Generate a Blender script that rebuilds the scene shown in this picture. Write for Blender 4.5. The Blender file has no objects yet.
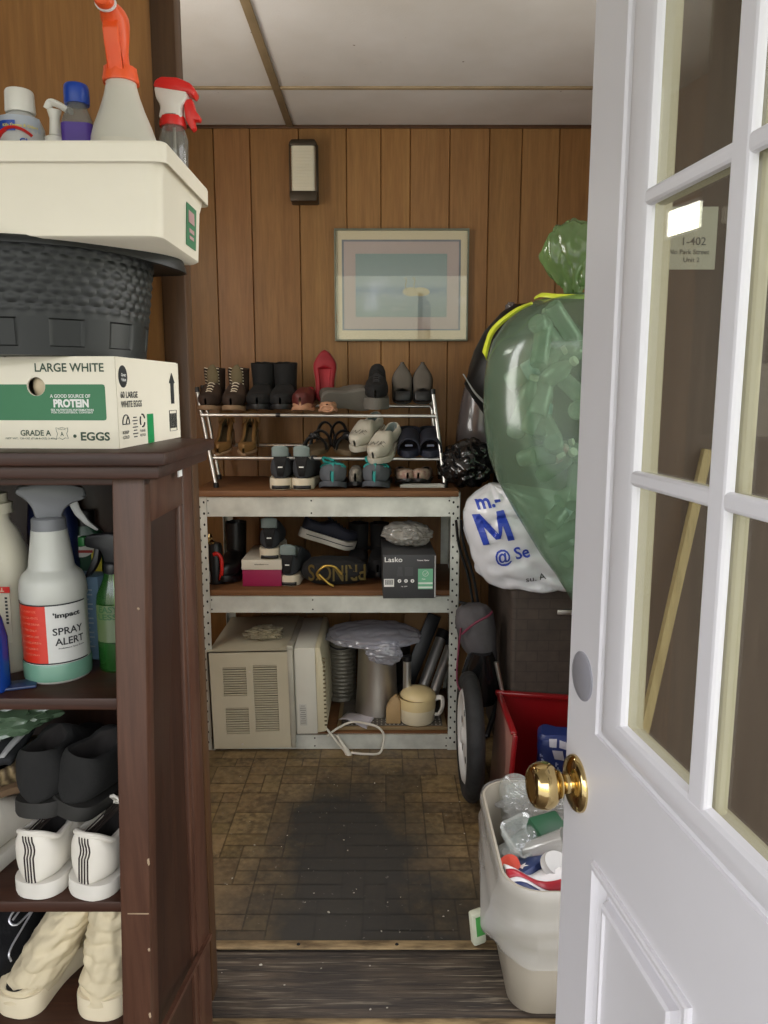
import bpy, bmesh, math, random
from mathutils import Vector, Matrix, noise, Euler
PI = math.pi; R = math.radians
rng = random.Random(7)
scn = bpy.context.scene
COL = scn.collection
# ---------------------------------------------------------------- camera numbers (768 x 1024 frame)
F = 765.0; EYE = 1.284; PITCH = R(9.06)
CP, SP = math.cos(PITCH), math.sin(PITCH)
def at(px, py, Y):                      # the point seen at a pixel, at real distance Y into the room
    a = (px-384)/F; b = (py-512)/F
    d = Vector((a, CP-b*SP, -SP-b*CP)); k = Y/d.y
    return Vector((0, 0, EYE)) + d*k
def atz(px, py, z):
    a = (px-384)/F; b = (py-512)/F
    d = Vector((a, CP-b*SP, -SP-b*CP)); k = (z-EYE)/d.z
    return Vector((0, 0, EYE)) + d*k
# ---------------------------------------------------------------- materials
def lin(h):
    h = h.lstrip('#'); o = []
    for i in (0, 2, 4):
        c = int(h[i:i+2], 16)/255
        o.append(c/12.92 if c <= .04045 else ((c+.055)/1.055)**2.4)
    return (o[0], o[1], o[2], 1)
MATS = {}
def nt_new(name):
    m = bpy.data.materials.new(name); m.use_nodes = True
    nt = m.node_tree; nt.nodes.clear()
    out = nt.nodes.new('ShaderNodeOutputMaterial')
    return m, nt, out
def N(nt, t, **kw):
    n = nt.nodes.new(t)
    for k, v in kw.items():
        if k in n.inputs.keys(): n.inputs[k].default_value = v
        else: setattr(n, k, v)
    return n
def L(nt, a, b): nt.links.new(a, b)
def mixc(nt, fac, c1, c2, mode='MIX'):
    n = nt.nodes.new('ShaderNodeMix'); n.data_type = 'RGBA'; n.blend_type = mode
    for s, v in ((0, fac), (6, c1), (7, c2)):
        if hasattr(v, 'is_output'): L(nt, v, n.inputs[s])
        else: n.inputs[s].default_value = v
    return n.outputs[2]
def ramp(nt, fac, stops):
    n = nt.nodes.new('ShaderNodeValToRGB'); L(nt, fac, n.inputs[0])
    cr = n.color_ramp
    while len(cr.elements) < len(stops): cr.elements.new(.5)
    for e, (p, c) in zip(cr.elements, stops):
        e.position = p; e.color = c if len(c) == 4 else (*c, 1)
    return n.outputs[0]
def coords(nt, scale=(1, 1, 1), which='Object'):
    tc = nt.nodes.new('ShaderNodeTexCoord'); mp = nt.nodes.new('ShaderNodeMapping')
    mp.inputs['Scale'].default_value = scale
    L(nt, tc.outputs[which], mp.inputs[0]); return mp.outputs[0]
def noise_t(nt, vec, scale, detail=4, rough=.55, dist=0):
    n = N(nt, 'ShaderNodeTexNoise', Scale=scale, Detail=detail, Roughness=rough, Distortion=dist)
    L(nt, vec, n.inputs['Vector']); return n.outputs[0]
def bump(nt, h, bsdf, strength=.3, dist=.01):
    b = N(nt, 'ShaderNodeBump', Strength=strength, Distance=dist)
    L(nt, h, b.inputs['Height']); L(nt, b.outputs[0], bsdf.inputs['Normal'])
def mk(name, col, rough=.6, metal=0, var=.12, vs=6, bmp=0, bs=60, spec=.5, coat=0, sub=0, col2=None, scale=(1,1,1), attr=None):
    if name in MATS: return MATS[name]
    m, nt, out = nt_new(name)
    b = N(nt, 'ShaderNodeBsdfPrincipled', Roughness=rough, Metallic=metal)
    b.inputs['Specular IOR Level'].default_value = spec
    b.inputs['Coat Weight'].default_value = coat
    if sub: b.inputs['Subsurface Weight'].default_value = sub; b.inputs['Subsurface Radius'].default_value = (.02, .02, .02)
    c = lin(col); v = coords(nt, scale)
    n = noise_t(nt, v, vs)
    c2 = lin(col2) if col2 else tuple(x*(1-var*2) for x in c[:3])+(1,)
    c1 = c if col2 else tuple(min(1, x*(1+var)) for x in c[:3])+(1,)
    fac = ramp(nt, n, [(.32, (0, 0, 0)), (.68, (1, 1, 1))])
    cc = mixc(nt, fac, c1, c2)
    if attr:
        a = N(nt, 'ShaderNodeAttribute', attribute_name=attr)
        cc = mixc(nt, 1.0, cc, a.outputs[0], 'MULTIPLY')
    L(nt, cc, b.inputs['Base Color'])
    if bmp: bump(nt, noise_t(nt, v, bs, 3), b, bmp, .004)
    L(nt, b.outputs[0], out.inputs[0]); MATS[name] = m; return m
def wood(name, c1, c2, axis='z', scale=1.0, rough=.5, bmp=.15, attr=None, stretch=14, contrast=(.3, .7), spec=.4):
    if name in MATS: return MATS[name]
    m, nt, out = nt_new(name)
    b = N(nt, 'ShaderNodeBsdfPrincipled', Roughness=rough); b.inputs['Specular IOR Level'].default_value = spec
    s = [stretch*scale]*3; s['xyz'.index(axis)] = scale*.9
    v = coords(nt, s)
    n1 = noise_t(nt, v, 1.6, 6, .62, 1.2); n2 = noise_t(nt, v, 9, 4, .6)
    c = mixc(nt, ramp(nt, n1, [(contrast[0], (0, 0, 0)), (contrast[1], (1, 1, 1))]), lin(c1), lin(c2))
    c = mixc(nt, .35, c, ramp(nt, n2, [(.3, (.35, .35, .35)), (.7, (1, 1, 1))]), 'MULTIPLY')
    if attr:
        a = N(nt, 'ShaderNodeAttribute', attribute_name=attr)
        c = mixc(nt, 1.0, c, a.outputs[0], 'MULTIPLY')
    L(nt, c, b.inputs['Base Color'])
    bump(nt, n2, b, bmp, .003)
    L(nt, b.outputs[0], out.inputs[0]); MATS[name] = m; return m
def schlick(nt, f0=.04, top=.9):
    lw = N(nt, 'ShaderNodeLayerWeight', Blend=.5)
    p = N(nt, 'ShaderNodeMath', operation='POWER'); L(nt, lw.outputs['Facing'], p.inputs[0]); p.inputs[1].default_value = 5
    m = N(nt, 'ShaderNodeMath', operation='MULTIPLY_ADD'); L(nt, p.outputs[0], m.inputs[0]); m.inputs[1].default_value = top-f0; m.inputs[2].default_value = f0
    return m.outputs[0]
def film(name, tint, body, fac=.4, rough=.25, spec=.6, trans=.5):
    """thin plastic: part see-through, part milky and shiny"""
    if name in MATS: return MATS[name]
    m, nt, out = nt_new(name)
    t = N(nt, 'ShaderNodeBsdfTransparent', Color=lin(tint))
    b = N(nt, 'ShaderNodeBsdfPrincipled', Roughness=rough); b.inputs['Base Color'].default_value = lin(body)
    b.inputs['Specular IOR Level'].default_value = spec
    tr = N(nt, 'ShaderNodeBsdfTranslucent', Color=lin(body))
    mx0 = N(nt, 'ShaderNodeMixShader', Fac=trans); L(nt, b.outputs[0], mx0.inputs[1]); L(nt, tr.outputs[0], mx0.inputs[2])
    g = N(nt, 'ShaderNodeBsdfGlossy', Roughness=rough*.5)
    mx = N(nt, 'ShaderNodeMixShader'); mx.inputs[0].default_value = fac
    L(nt, t.outputs[0], mx.inputs[1]); L(nt, mx0.outputs[0], mx.inputs[2])
    mg = N(nt, 'ShaderNodeMixShader')
    L(nt, schlick(nt, .05, .7), mg.inputs[0]); L(nt, mx.outputs[0], mg.inputs[1]); L(nt, g.outputs[0], mg.inputs[2])
    L(nt, mg.outputs[0], out.inputs[0]); MATS[name] = m; return m
# ---------------------------------------------------------------- mesh builder
class MB:
    def __init__(s): s.bm = bmesh.new(); s.mi = 0
    def _fin(s, geom_faces):
        for f in geom_faces: f.material_index = s.mi
    def add(s, verts, faces, M=None):
        vs = [s.bm.verts.new(M @ Vector(v) if M else Vector(v)) for v in verts]
        out = []
        for f in faces:
            try: out.append(s.bm.faces.new([vs[i] for i in f]))
            except ValueError: pass
        s._fin(out); return vs
    def box(s, c, d, bev=0, M=None, seg=2):
        t = bmesh.new(); bmesh.ops.create_cube(t, size=1)
        for v in t.verts: v.co = Vector((v.co.x*d[0]+c[0], v.co.y*d[1]+c[1], v.co.z*d[2]+c[2]))
        if bev: bmesh.ops.bevel(t, geom=t.edges[:], offset=bev, segments=seg, profile=.5, affect='EDGES')
        s.merge(t, M); return s
    def merge(s, t, M=None):
        t.verts.index_update()
        vs = [s.bm.verts.new(M @ v.co if M else v.co) for v in t.verts]
        out = []
        for f in t.faces:
            try: out.append(s.bm.faces.new([vs[v.index] for v in f.verts]))
            except ValueError: pass
        s._fin(out); t.free(); return s
    def hexa(s, p, bev=0, M=None):       # 8 corners: bottom ring 0-3, top ring 4-7
        t = bmesh.new(); vs = [t.verts.new(Vector(q)) for q in p]
        for f in ((0,3,2,1),(4,5,6,7),(0,1,5,4),(1,2,6,5),(2,3,7,6),(3,0,4,7)): t.faces.new([vs[i] for i in f])
        bmesh.ops.recalc_face_normals(t, faces=t.faces[:])
        if bev: bmesh.ops.bevel(t, geom=t.edges[:], offset=bev, segments=2, profile=.5, affect='EDGES')
        s.merge(t, M); return s
    def loft(s, rings, cap0=True, cap1=True, M=None, closed=True):
        n = len(rings[0]); verts = [v for r in rings for v in r]; faces = []
        for i in range(len(rings)-1):
            for j in range(n if closed else n-1):
                k = (j+1) % n
                faces.append((i*n+j, i*n+k, (i+1)*n+k, (i+1)*n+j))
        if closed and cap0: faces.append(tuple(range(n))[::-1])
        if closed and cap1: faces.append(tuple((len(rings)-1)*n+j for j in range(n)))
        s.add(verts, faces, M); return s
    def lathe(s, prof, n=24, M=None, cap0=True, cap1=True, sx=1, sy=1):
        rings = [[(r*math.cos(2*PI*j/n)*sx, r*math.sin(2*PI*j/n)*sy, z) for j in range(n)] for r, z in prof]
        return s.loft(rings, cap0, cap1, M)
    def tube(s, pts, r, n=10, M=None, closed=False, cap=True, flat=1):
        pts = [Vector(p) for p in pts]; m = len(pts); rings = []; prev = None
        for i, p in enumerate(pts):
            a = pts[(i-1) % m] if (closed or i > 0) else p
            b = pts[(i+1) % m] if (closed or i < m-1) else p
            t = (b-a).normalized()
            if prev is None: u = t.orthogonal().normalized()
            else:
                u = prev - t*prev.dot(t)
                u = u.normalized() if u.length > 1e-6 else t.orthogonal().normalized()
            prev = u; w = t.cross(u); rr = r[i] if isinstance(r, (list, tuple)) else r
            rings.append([p+(u*math.cos(2*PI*j/n)+w*math.sin(2*PI*j/n)*flat)*rr for j in range(n)])
        if closed: rings.append(rings[0]); cap = False
        return s.loft(rings, cap, cap, M)
    def prism(s, poly, y0, y1, M=None, bev=0):   # outline in x,z pushed along y
        t = bmesh.new(); n = len(poly)
        a = [t.verts.new((x, y0, z)) for x, z in poly]; b = [t.verts.new((x, y1, z)) for x, z in poly]
        t.faces.new(a); t.faces.new(b[::-1])
        for i in range(n): t.faces.new((a[i], b[i], b[(i+1) % n], a[(i+1) % n]))
        bmesh.ops.recalc_face_normals(t, faces=t.faces[:])
        if bev: bmesh.ops.bevel(t, geom=t.edges[:], offset=bev, segments=2, profile=.5, affect='EDGES')
        s.merge(t, M); return s
    def blob(s, rad, sub=4, amp=.05, freq=4, wr=.03, wf=6, seed=0, fn=None, M=None, aniso=(1,1,1)):
        t = bmesh.new(); bmesh.ops.create_icosphere(t, subdivisions=sub, radius=1)
        off = Vector((seed*3.7, seed*1.3, seed*2.1))
        for v in t.verts:
            nrm = v.co.copy(); q = Vector((nrm.x*aniso[0], nrm.y*aniso[1], nrm.z*aniso[2]))
            d = amp*noise.fractal(q*freq*.5+off, .8, 2, 3)
            w = (1-abs(noise.noise(q*wf+off*1.7)))**5 * wr + (1-abs(noise.noise(q*wf*2.1+off*.7)))**5 * wr*.5
            k = 1+d-w
            p = Vector((nrm.x*rad[0]*k, nrm.y*rad[1]*k, nrm.z*rad[2]*k))
            v.co = fn(p, nrm) if fn else p
        s.merge(t, M); return s
    def sheet(s, nu, nv, f, M=None, wrap=False):
        verts = [f(i/(nu-1), j/(nv-1)) for i in range(nu) for j in range(nv)]
        faces = [(i*nv+j, (i+1)*nv+j, (i+1)*nv+j+1, i*nv+j+1) for i in range(nu-1) for j in range(nv-1)]
        s.add(verts, faces, M); return s
    def text(s, body, size, M=None, align='LEFT', bold=0, fn=None, sx=1, ext=.0004):
        c = bpy.data.curves.new('t', 'FONT'); c.body = body; c.size = size; c.align_x = align; c.offset = bold; c.extrude = ext
        c.resolution_u = 3
        o = bpy.data.objects.new('t', c); COL.objects.link(o)
        dg = bpy.context.evaluated_depsgraph_get(); me = bpy.data.meshes.new_from_object(o.evaluated_get(dg))
        t = bmesh.new(); t.from_mesh(me)
        bpy.data.objects.remove(o); bpy.data.curves.remove(c); bpy.data.meshes.remove(me)
        # text lies in x,y with +z up; stand it up: x -> x, y -> z, z -> -y
        for v in t.verts:
            p = Vector((v.co.x*sx, -v.co.z, v.co.y)); v.co = fn(p) if fn else p
        s.merge(t, M); return s
    def build(s, name, mat, parent=None, smooth=True, world=False, angle=38, solid=0, weld=False, recalc=True):
        if weld: bmesh.ops.remove_doubles(s.bm, verts=s.bm.verts[:], dist=1e-5)
        if recalc: bmesh.ops.recalc_face_normals(s.bm, faces=s.bm.faces[:])
        me = bpy.data.meshes.new(name)
        if world and parent is not None: s.bm.transform(chain(parent).inverted())
        s.bm.to_mesh(me); s.bm.free()
        for m in (mat if isinstance(mat, (list, tuple)) else [mat]): me.materials.append(m)
        if smooth:
            me.polygons.foreach_set('use_smooth', [True]*len(me.polygons))
            me.set_sharp_from_angle(angle=R(angle))
        o = bpy.data.objects.new(name, me); COL.objects.link(o)
        if parent is not None: o.parent = parent
        if solid:
            md = o.modifiers.new('thickness', 'SOLIDIFY'); md.thickness = solid; md.offset = 0
        return o
def chain(o):
    M = o.matrix_basis.copy()
    while o.parent is not None: o = o.parent; M = o.matrix_basis @ M
    return M
def T(x=0, y=0, z=0): return Matrix.Translation((x, y, z))
def Rx(a): return Matrix.Rotation(R(a), 4, 'X')
def Ry(a): return Matrix.Rotation(R(a), 4, 'Y')
def Rz(a): return Matrix.Rotation(R(a), 4, 'Z')
def tag(o, label, cat, group=None, kind=None):
    o['label'] = label; o['category'] = cat
    if group: o['group'] = group
    if kind: o['kind'] = kind
    return o
def thing(name, label, cat, loc=(0, 0, 0), rot=(0, 0, 0), group=None, M=None):
    o = bpy.data.objects.new(name, None); COL.objects.link(o); o.empty_display_size = .05
    if M is not None: o.matrix_basis = M
    else: o.location = loc; o.rotation_euler = tuple(R(a) for a in rot)
    return tag(o, label, cat, group)
def struct(o, label=None, cat=None):
    o['kind'] = 'structure'
    if label: o['label'] = label
    if cat: o['category'] = cat
    return o
def copy_thing(o, M, label, group=None):
    def cp(a, parent):
        c = a.copy(); COL.objects.link(c); c.parent = parent
        for ch in list(a.children): cp(ch, c)
        return c
    r = cp(o, None); r.matrix_basis = M; r['label'] = label
    if group: r['group'] = group
    return r
def rrect(w, d, r, n=5, cx=0, cy=0):
    pts = []
    for sx, sy, a0 in ((1, 1, 0), (-1, 1, 90), (-1, -1, 180), (1, -1, 270)):
        for i in range(n):
            a = R(a0+90*i/(n-1)); pts.append((cx+sx*(w/2-r)+r*math.cos(a), cy+sy*(d/2-r)+r*math.sin(a)))
    return pts
def rbox_loft(mb, secs, M=None, cap0=True, cap1=True):  # secs: (z, w, d, r)
    mb.loft([[(x, y, z) for x, y in rrect(w, d, r)] for z, w, d, r in secs], cap0, cap1, M); return mb
def spline(pts, n=8):
    pts = [Vector(p) for p in pts]; out = []
    P = [pts[0]*2-pts[1]]+pts+[pts[-1]*2-pts[-2]]
    for i in range(1, len(P)-2):
        a, b, c, d = P[i-1:i+3]
        for k in range(n):
            t = k/n
            out.append(.5*((2*b)+(c-a)*t+(2*a-5*b+4*c-d)*t*t+(3*b-a-3*c+d)*t**3))
    out.append(pts[-1]); return out
def sm(a, b, x):
    t = max(0, min(1, (x-a)/(b-a))); return t*t*(3-2*t)
def lerp(a, b, t): return a+(b-a)*t
def interp(tab, t):
    for (a, va), (b, vb) in zip(tab, tab[1:]):
        if t <= b: return lerp(va, vb, sm(0, 1, (t-a)/(b-a)) if b > a else 0)
    return tab[-1][1]
# ================================================================ MATERIALS
M_PANEL = wood('wall_panelling', '#9a7245', '#876038', 'z', 1.0, .42, .06, attr='tone', spec=.35)
M_PLY = wood('plywood_sheet', '#b98d52', '#a57840', 'z', 1.1, .5, .06)
M_REDWOOD = wood('reddish_panel', '#a8753f', '#90602f', 'z', 1.1, .5, .06)
M_CASING = wood('brown_casing', '#55391f', '#452d19', 'z', 1.3, .5, .08)
M_GROOVE = mk('groove_dark_brown', '#21130a', .8)  # dark brown backing colour behind the open board grooves
M_CAB = wood('dark_stained_wood', '#5a3c2d', '#43291d', 'z', 1.4, .38, .12)
M_CABP = wood('dark_stained_panel', '#3a2418', '#2b1911', 'z', 1.2, .4, .1)
M_CABX = wood('dark_stained_shelf', '#46291c', '#2e1a12', 'x', 1.4, .45, .12)
M_CHIP = mk('scuffed_edge', '#a08a70', .8)
M_WHITE = mk('white_door_paint', '#e2e0e4', .38, var=.02, vs=3, bmp=.02, bs=40)
M_BRASS = mk('polished_brass', '#d6bd86', .10, 1, var=.03)
M_PLATE = mk('grey_cover_plate', '#a9a9b2', .4, .3, var=.05)
M_GALV = mk('galvanised_steel', '#cbcdc4', .45, .35, var=.14, vs=9, bmp=.05, bs=25)
M_HOLE = mk('hole_dark', '#0c0c0c', .9)
M_BOARD = wood('shelf_board', '#7b5433', '#664225', 'x', 1.4, .6, .08)
M_CHROME = mk('chrome', '#d2d2ce', .33, .92, var=.04)
M_BLACKP = mk('black_plastic', '#141416', .42, var=.1)
M_GREYP = mk('grey_plastic', '#6d7272', .45)
M_BLKFAB = mk('black_fabric', '#131314', .85, var=.2, vs=20, bmp=.3, bs=180)
M_BLKLEA = mk('black_leather', '#151517', .4, var=.15, bmp=.15, bs=90)
M_DKGREY = mk('charcoal_fabric', '#33363a', .8, var=.15, bmp=.3, bs=200)
M_CREAMS = mk('cream_rubber', '#cfc5ae', .7, var=.06)
M_WHT = mk('white_leather', '#ddd8cc', .5, var=.04, bmp=.05, bs=120)
M_WHTSOLE = mk('white_rubber', '#d8d4ca', .6, var=.05)
M_LINE = mk('shoe_lining', '#2a2725', .9)
M_LINEG = mk('pale_lining', '#7d8a88', .9)
M_BROWN = mk('brown_suede', '#3a2a20', .8, var=.2, vs=15, bmp=.2, bs=90)
M_TAN = mk('tan_leather', '#8d6a3e', .6, var=.15)
M_TANSOLE = mk('tan_sole', '#8f7458', .75, var=.12)
M_RED = mk('red_suede', '#8c1420', .65, var=.12)
M_REDLIN = mk('red_lining', '#a01525', .6, var=.1)
M_MAROON = mk('maroon_leather', '#5b2420', .5, var=.12)
M_PINKTAN = mk('pink_tan_leather', '#b08264', .6, var=.1)
M_GREYSUE = mk('grey_suede', '#5a544c', .8, var=.15, bmp=.2, bs=100)
M_GREYSOLE = mk('grey_sole', '#6a665f', .8, var=.1, bmp=.2, bs=60)
M_TEAL = mk('teal_webbing', '#1f8c87', .7, var=.1)
M_SLATE = mk('slate_mesh_fabric', '#5b6066', .8, var=.15, bmp=.3, bs=150)
M_NAVY = mk('navy_fabric', '#171b2a', .75, var=.15)
M_TEXTW = mk('white_print', '#e4e4e0', .6, var=.01)
M_TEXTK = mk('black_print', '#26282a', .6, var=.01)
M_GREENPR = mk('green_print', '#3f7a55', .6, var=.02)
M_CARDW = mk('white_cardboard', '#e9e2cf', .7, var=.03, vs=3)
M_GREENTAPE = mk('green_tape', '#1f9a58', .4, var=.05)
M_TUB = mk('charcoal_plastic', '#1f2120', .45, var=.08)
M_BIN = mk('cream_plastic', '#ede5d2', .42, var=.02, sub=.15)
M_WPL = mk('white_plastic', '#dedad0', .35, var=.02, sub=.1)
M_ORANGE = mk('orange_plastic', '#ee5a24', .38, var=.04, sub=.1)
M_REDP = mk('red_plastic', '#d8261f', .35, var=.04)
M_BLUEP = mk('blue_plastic', '#173f9c', .35, var=.06)
M_PURPLE = mk('purple_label', '#4a2b8a', .45, var=.1)
M_MILKY = film('milky_plastic', '#f2f2ea', '#dcdcd2', .78, .35, .4, .35)
M_CLEAR = film('clear_plastic', '#f0f2f0', '#d0d8d4', .14, .1, .8, .3)
M_CLEARGREY = film('clear_grey_plastic', '#d8d8d4', '#b8b8b0', .35, .2, .7, .4)
M_GREENBAG = film('green_bag_film', '#c6d9c8', '#97ad98', .33, .3, .5, .5)
M_GREENKNOT = film('green_bag_gather', '#bcd3a4', '#93b07c', .5, .18, .8, .5)
M_YELLOW = mk('yellow_green_band', '#c6d038', .45, var=.06, sub=.1)
M_BLACKBAG = mk('black_bag_film', '#101012', .18, var=.1, spec=.7)
M_GREYBAG = film('smoky_bag_film', '#c8c4c4', '#8d888a', .55, .25, .6, .4)
M_WHITEBAG = film('white_bag_film', '#f8f8fa', '#ebecf0', .92, .38, .4, .25)
M_LINER = film('white_liner_film', '#fafaf8', '#ebeae6', .40, .22, .7, .35)
M_BAGBLUE = mk('bag_blue_print', '#233fa6', .5, var=.05)
M_STEEL = mk('brushed_steel', '#c4beb6', .42, 1, var=.05, bmp=.05, bs=200)
M_ACB = mk('beige_casing', '#b9b199', .55, var=.06, vs=3)
M_ACF = mk('pale_bezel', '#c9c7ba', .5, var=.05, vs=3)
M_ACY = mk('yellowed_bezel', '#c6bea0', .5, var=.06, vs=3)
M_CREAM = mk('cream_enamel', '#d6c290', .35, var=.06)
M_CREAM2 = mk('cream_enamel_pale', '#ddd2b4', .35, var=.05)
M_CORD = mk('white_cord', '#cdc9bb', .5, var=.04)
M_REDMET = mk('red_paint', '#861015', .3, var=.12, vs=3, coat=.3)
M_REDREFL = mk('red_paint_reflection_tint', '#a5776a', .35, var=.2, vs=5, coat=.2)  # pinkish colour paints a window reflection onto the glossy red side
M_RUBBER = mk('black_rubber', '#191919', .75, var=.25, vs=30, bmp=.4, bs=80)
M_RIM = mk('wheel_rim_white', '#c9c9c6', .35, .2, var=.06)
M_PIPING = mk('pink_piping', '#6a2138', .6)
M_GOLD = mk('gold_print', '#c7a550', .3, .8)
M_WASTE = mk('greige_plastic', '#a39b8c', .42, var=.03, vs=3)
M_PAPER = mk('paper', '#a3a292', .8, var=.04)
M_STICK = wood('yellow_stick_wood', '#a8976a', '#948256', 'z', 2, .6, .05)
# ================================================================ SETTING
def face_tone(o, tones):
    me = o.data; a = me.color_attributes.new('tone', 'FLOAT_COLOR', 'CORNER')
    for p in me.polygons:
        c = tones[p.index]
        for li in p.loop_indices: a.data[li].color = c
def tone_mesh(name, quads_tones, mat, parent=None):
    """mesh of boxes/quads, each with a tone; items: (verts, faces, tone)"""
    V, Fc, Tn = [], [], []
    for vs, fs, t in quads_tones:
        b = len(V); V += vs
        for f in fs: Fc.append([b+i for i in f]); Tn.append(t)
    me = bpy.data.meshes.new(name); me.from_pydata(V, [], Fc); me.update()
    o = bpy.data.objects.new(name, me); COL.objects.link(o)
    if parent is not None: o.parent = parent
    for m in (mat if isinstance(mat, list) else [mat]): me.materials.append(m)
    face_tone(o, Tn); return o
BOXF = [(0,3,2,1),(4,5,6,7),(0,1,5,4),(1,2,6,5),(2,3,7,6),(3,0,4,7)]
def boxv(x0, x1, y0, y1, z0, z1):
    return [(x0,y0,z0),(x1,y0,z0),(x1,y1,z0),(x0,y1,z0),(x0,y0,z1),(x1,y0,z1),(x1,y1,z1),(x0,y1,z1)]
WIN_E = (11.5, 6.5); BACK = 3.08; CEIL = 2.27; XL, XR = -.98, 1.02
# back wall: vertical boards of uneven width with open V grooves
gx = [at(x, 230, BACK).x for x in (138, 176, 216, 252, 300, 347, 381, 410, 449, 488, 520, 557, 590, 627, 660)]
gx = [XL] + gx + [XR]
tr = random.Random(3); items = []
warm = [.92, .98, .86, 1.0, .9, .96, 1.06, 1.08, 1.04, 1.0, .93, .97, .9, .95, .9, .95]  # board tones; the paler middle boards carry reflected light in their colour
for i in range(len(gx)-1):
    a, b = gx[i]+.0028, gx[i+1]-.0028; k = warm[i % len(warm)]
    vs = [(a,BACK,0),(b,BACK,0),(b,BACK,CEIL),(a,BACK,CEIL)]
    g = .0025
    bk = BACK+.006
    vs += [(a-g,bk,0),(b+g,bk,0),(b+g,bk,CEIL),(a-g,bk,CEIL)]
    t = (k, k*tr.uniform(.96, 1.03), k*tr.uniform(.92, 1.02), 1)
    items.append((vs, [(0,1,2,3),(0,3,7,4),(1,5,6,2)], t))
wb = tone_mesh('wall_back', items, M_PANEL)
m = MB(); m.box((0, BACK+.03, CEIL/2), (2.3, .044, CEIL+.02)); struct(m.build('wall_back_groove', M_GROOVE, wb, smooth=False))
struct(wb)
WY0, WY1, WZ0, WZ1 = 1.54, 2.03, .95, 2.05  # unseen side windows, added with area lights to brighten the far room
for name, x, s_ in (('wall_left', XL-.03, 1), ('wall_right', XR+.03, -1)):
    m = MB(); y0, y1 = 1.46, BACK
    if s_ > 0: pieces = [(y0, WY0, 0, CEIL), (WY0, WY1, 0, WZ0), (WY0, WY1, WZ1, CEIL), (WY1, y1, 0, 1.795), (WY1, y1, 1.90, CEIL), (WY1, 2.095, 1.795, 1.90), (2.515, y1, 1.795, 1.90)]
    else: pieces = [(y0, WY0, 0, CEIL), (WY1, y1, 0, CEIL), (WY0, WY1, 0, WZ0), (WY0, WY1, WZ1, CEIL)]
    for (ya, yb, za, zb) in pieces:
        m.box((x, (ya+yb)/2, (za+zb)/2), (.06, yb-ya, zb-za))
    struct(m.build(name, M_REDWOOD, smooth=False))
    wn = bpy.data.objects.new('added_window_1' if s_ > 0 else 'added_window_2', None); COL.objects.link(wn); wn.location = (x, (WY0+WY1)/2, WZ0); struct(wn)
    m = MB(); t_ = .04
    for (ya, yb, za, zb) in ((WY0, WY0+t_, WZ0, WZ1), (WY1-t_, WY1, WZ0, WZ1), (WY0, WY1, WZ0, WZ0+t_), (WY0, WY1, WZ1-t_, WZ1), (WY0, WY1, 1.48, 1.52)):
        m.box((x, (ya+yb)/2, (za+zb)/2), (.05, yb-ya, zb-za))
    m.build('window_frame', M_WHITE, wn, smooth=False, world=True)
    ld = bpy.data.lights.new('added_window_light', 'AREA'); ld.shape = 'RECTANGLE'; ld.size = WY1-WY0-.1; ld.size_y = WZ1-WZ0-.1; ld.energy = WIN_E[s_ < 0]; ld.color = (1, .97, .92)
    lo_ = bpy.data.objects.new('added_window_light', ld); COL.objects.link(lo_); lo_.location = (x+s_*.035, (WY0+WY1)/2, (WZ0+WZ1)/2)
    lo_.rotation_euler = (0, R(-90*s_), 0); lo_.rotation_euler = Vector((s_, 0, 0)).to_track_quat('-Z', 'Y').to_euler()
# slim high window further along the left wall
wn = bpy.data.objects.new('window_3', None); COL.objects.link(wn); wn.location = (XL-.03, 2.305, 1.795); struct(wn)
m = MB()
for (ya, yb, za, zb) in ((2.095, 2.105, 1.795, 1.90), (2.505, 2.515, 1.795, 1.90), (2.095, 2.515, 1.795, 1.805), (2.095, 2.515, 1.89, 1.90)): m.box((XL-.03, (ya+yb)/2, (za+zb)/2), (.05, yb-ya, zb-za))
m.build('window_frame', M_WHITE, wn, smooth=False, world=True)
ld = bpy.data.lights.new('high_window_daylight', 'AREA'); ld.shape = 'RECTANGLE'; ld.size = .40; ld.size_y = .085; ld.energy = 1.6; ld.color = (1, .98, .85)
lo_ = bpy.data.objects.new('high_window_daylight', ld); COL.objects.link(lo_); lo_.location = (XL-.01, 2.305, 1.8475); lo_.rotation_euler = Vector((1, 0, 0)).to_track_quat('-Z', 'Y').to_euler()
# ceiling boards with seams
def ceiling_mat():
    m, nt, out = nt_new('ceiling_board')
    b = N(nt, 'ShaderNodeBsdfPrincipled', Roughness=.85)
    v = coords(nt); n1 = noise_t(nt, v, 2.2, 4); n2 = noise_t(nt, v, 26, 2, .5); n3 = noise_t(nt, v, 160, 2)
    c = mixc(nt, ramp(nt, n1, [(.35, (0,0,0)), (.7, (1,1,1))]), lin('#ccc8c2'), lin('#bcb6ad'))
    c = mixc(nt, ramp(nt, n2, [(.235, (1,1,1)), (.26, (0,0,0))]), c, lin('#6a5d4c'))
    L(nt, c, b.inputs['Base Color']); bump(nt, n3, b, .15, .003); L(nt, b.outputs[0], out.inputs[0]); return m
M_CEIL = ceiling_mat(); M_STRIP = mk('ceiling_strip_tan', '#9c8a6b', .7); M_STRIPD = mk('ceiling_strip_brown', '#7d6a4c', .7)
m = MB(); m.box((0, 2.27, CEIL+.03), (2.1, 1.74, .06)); struct(m.build('ceiling', M_CEIL, smooth=False))
ys = 2.71; xs = -.355
m = MB(); m.box((0, ys, CEIL-.003), (2.0, .02, .006), .002); struct(m.build('trim_1', M_STRIP))
m = MB(); m.box((xs, 2.33, CEIL-.004), (.026, 1.5, .008), .002); struct(m.build('trim_2', M_STRIPD))
m = MB(); m.box((0, BACK-.004, CEIL-.006), (2.0, .008, .012), .002); struct(m.build('trim_3', M_CASING))
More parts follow.
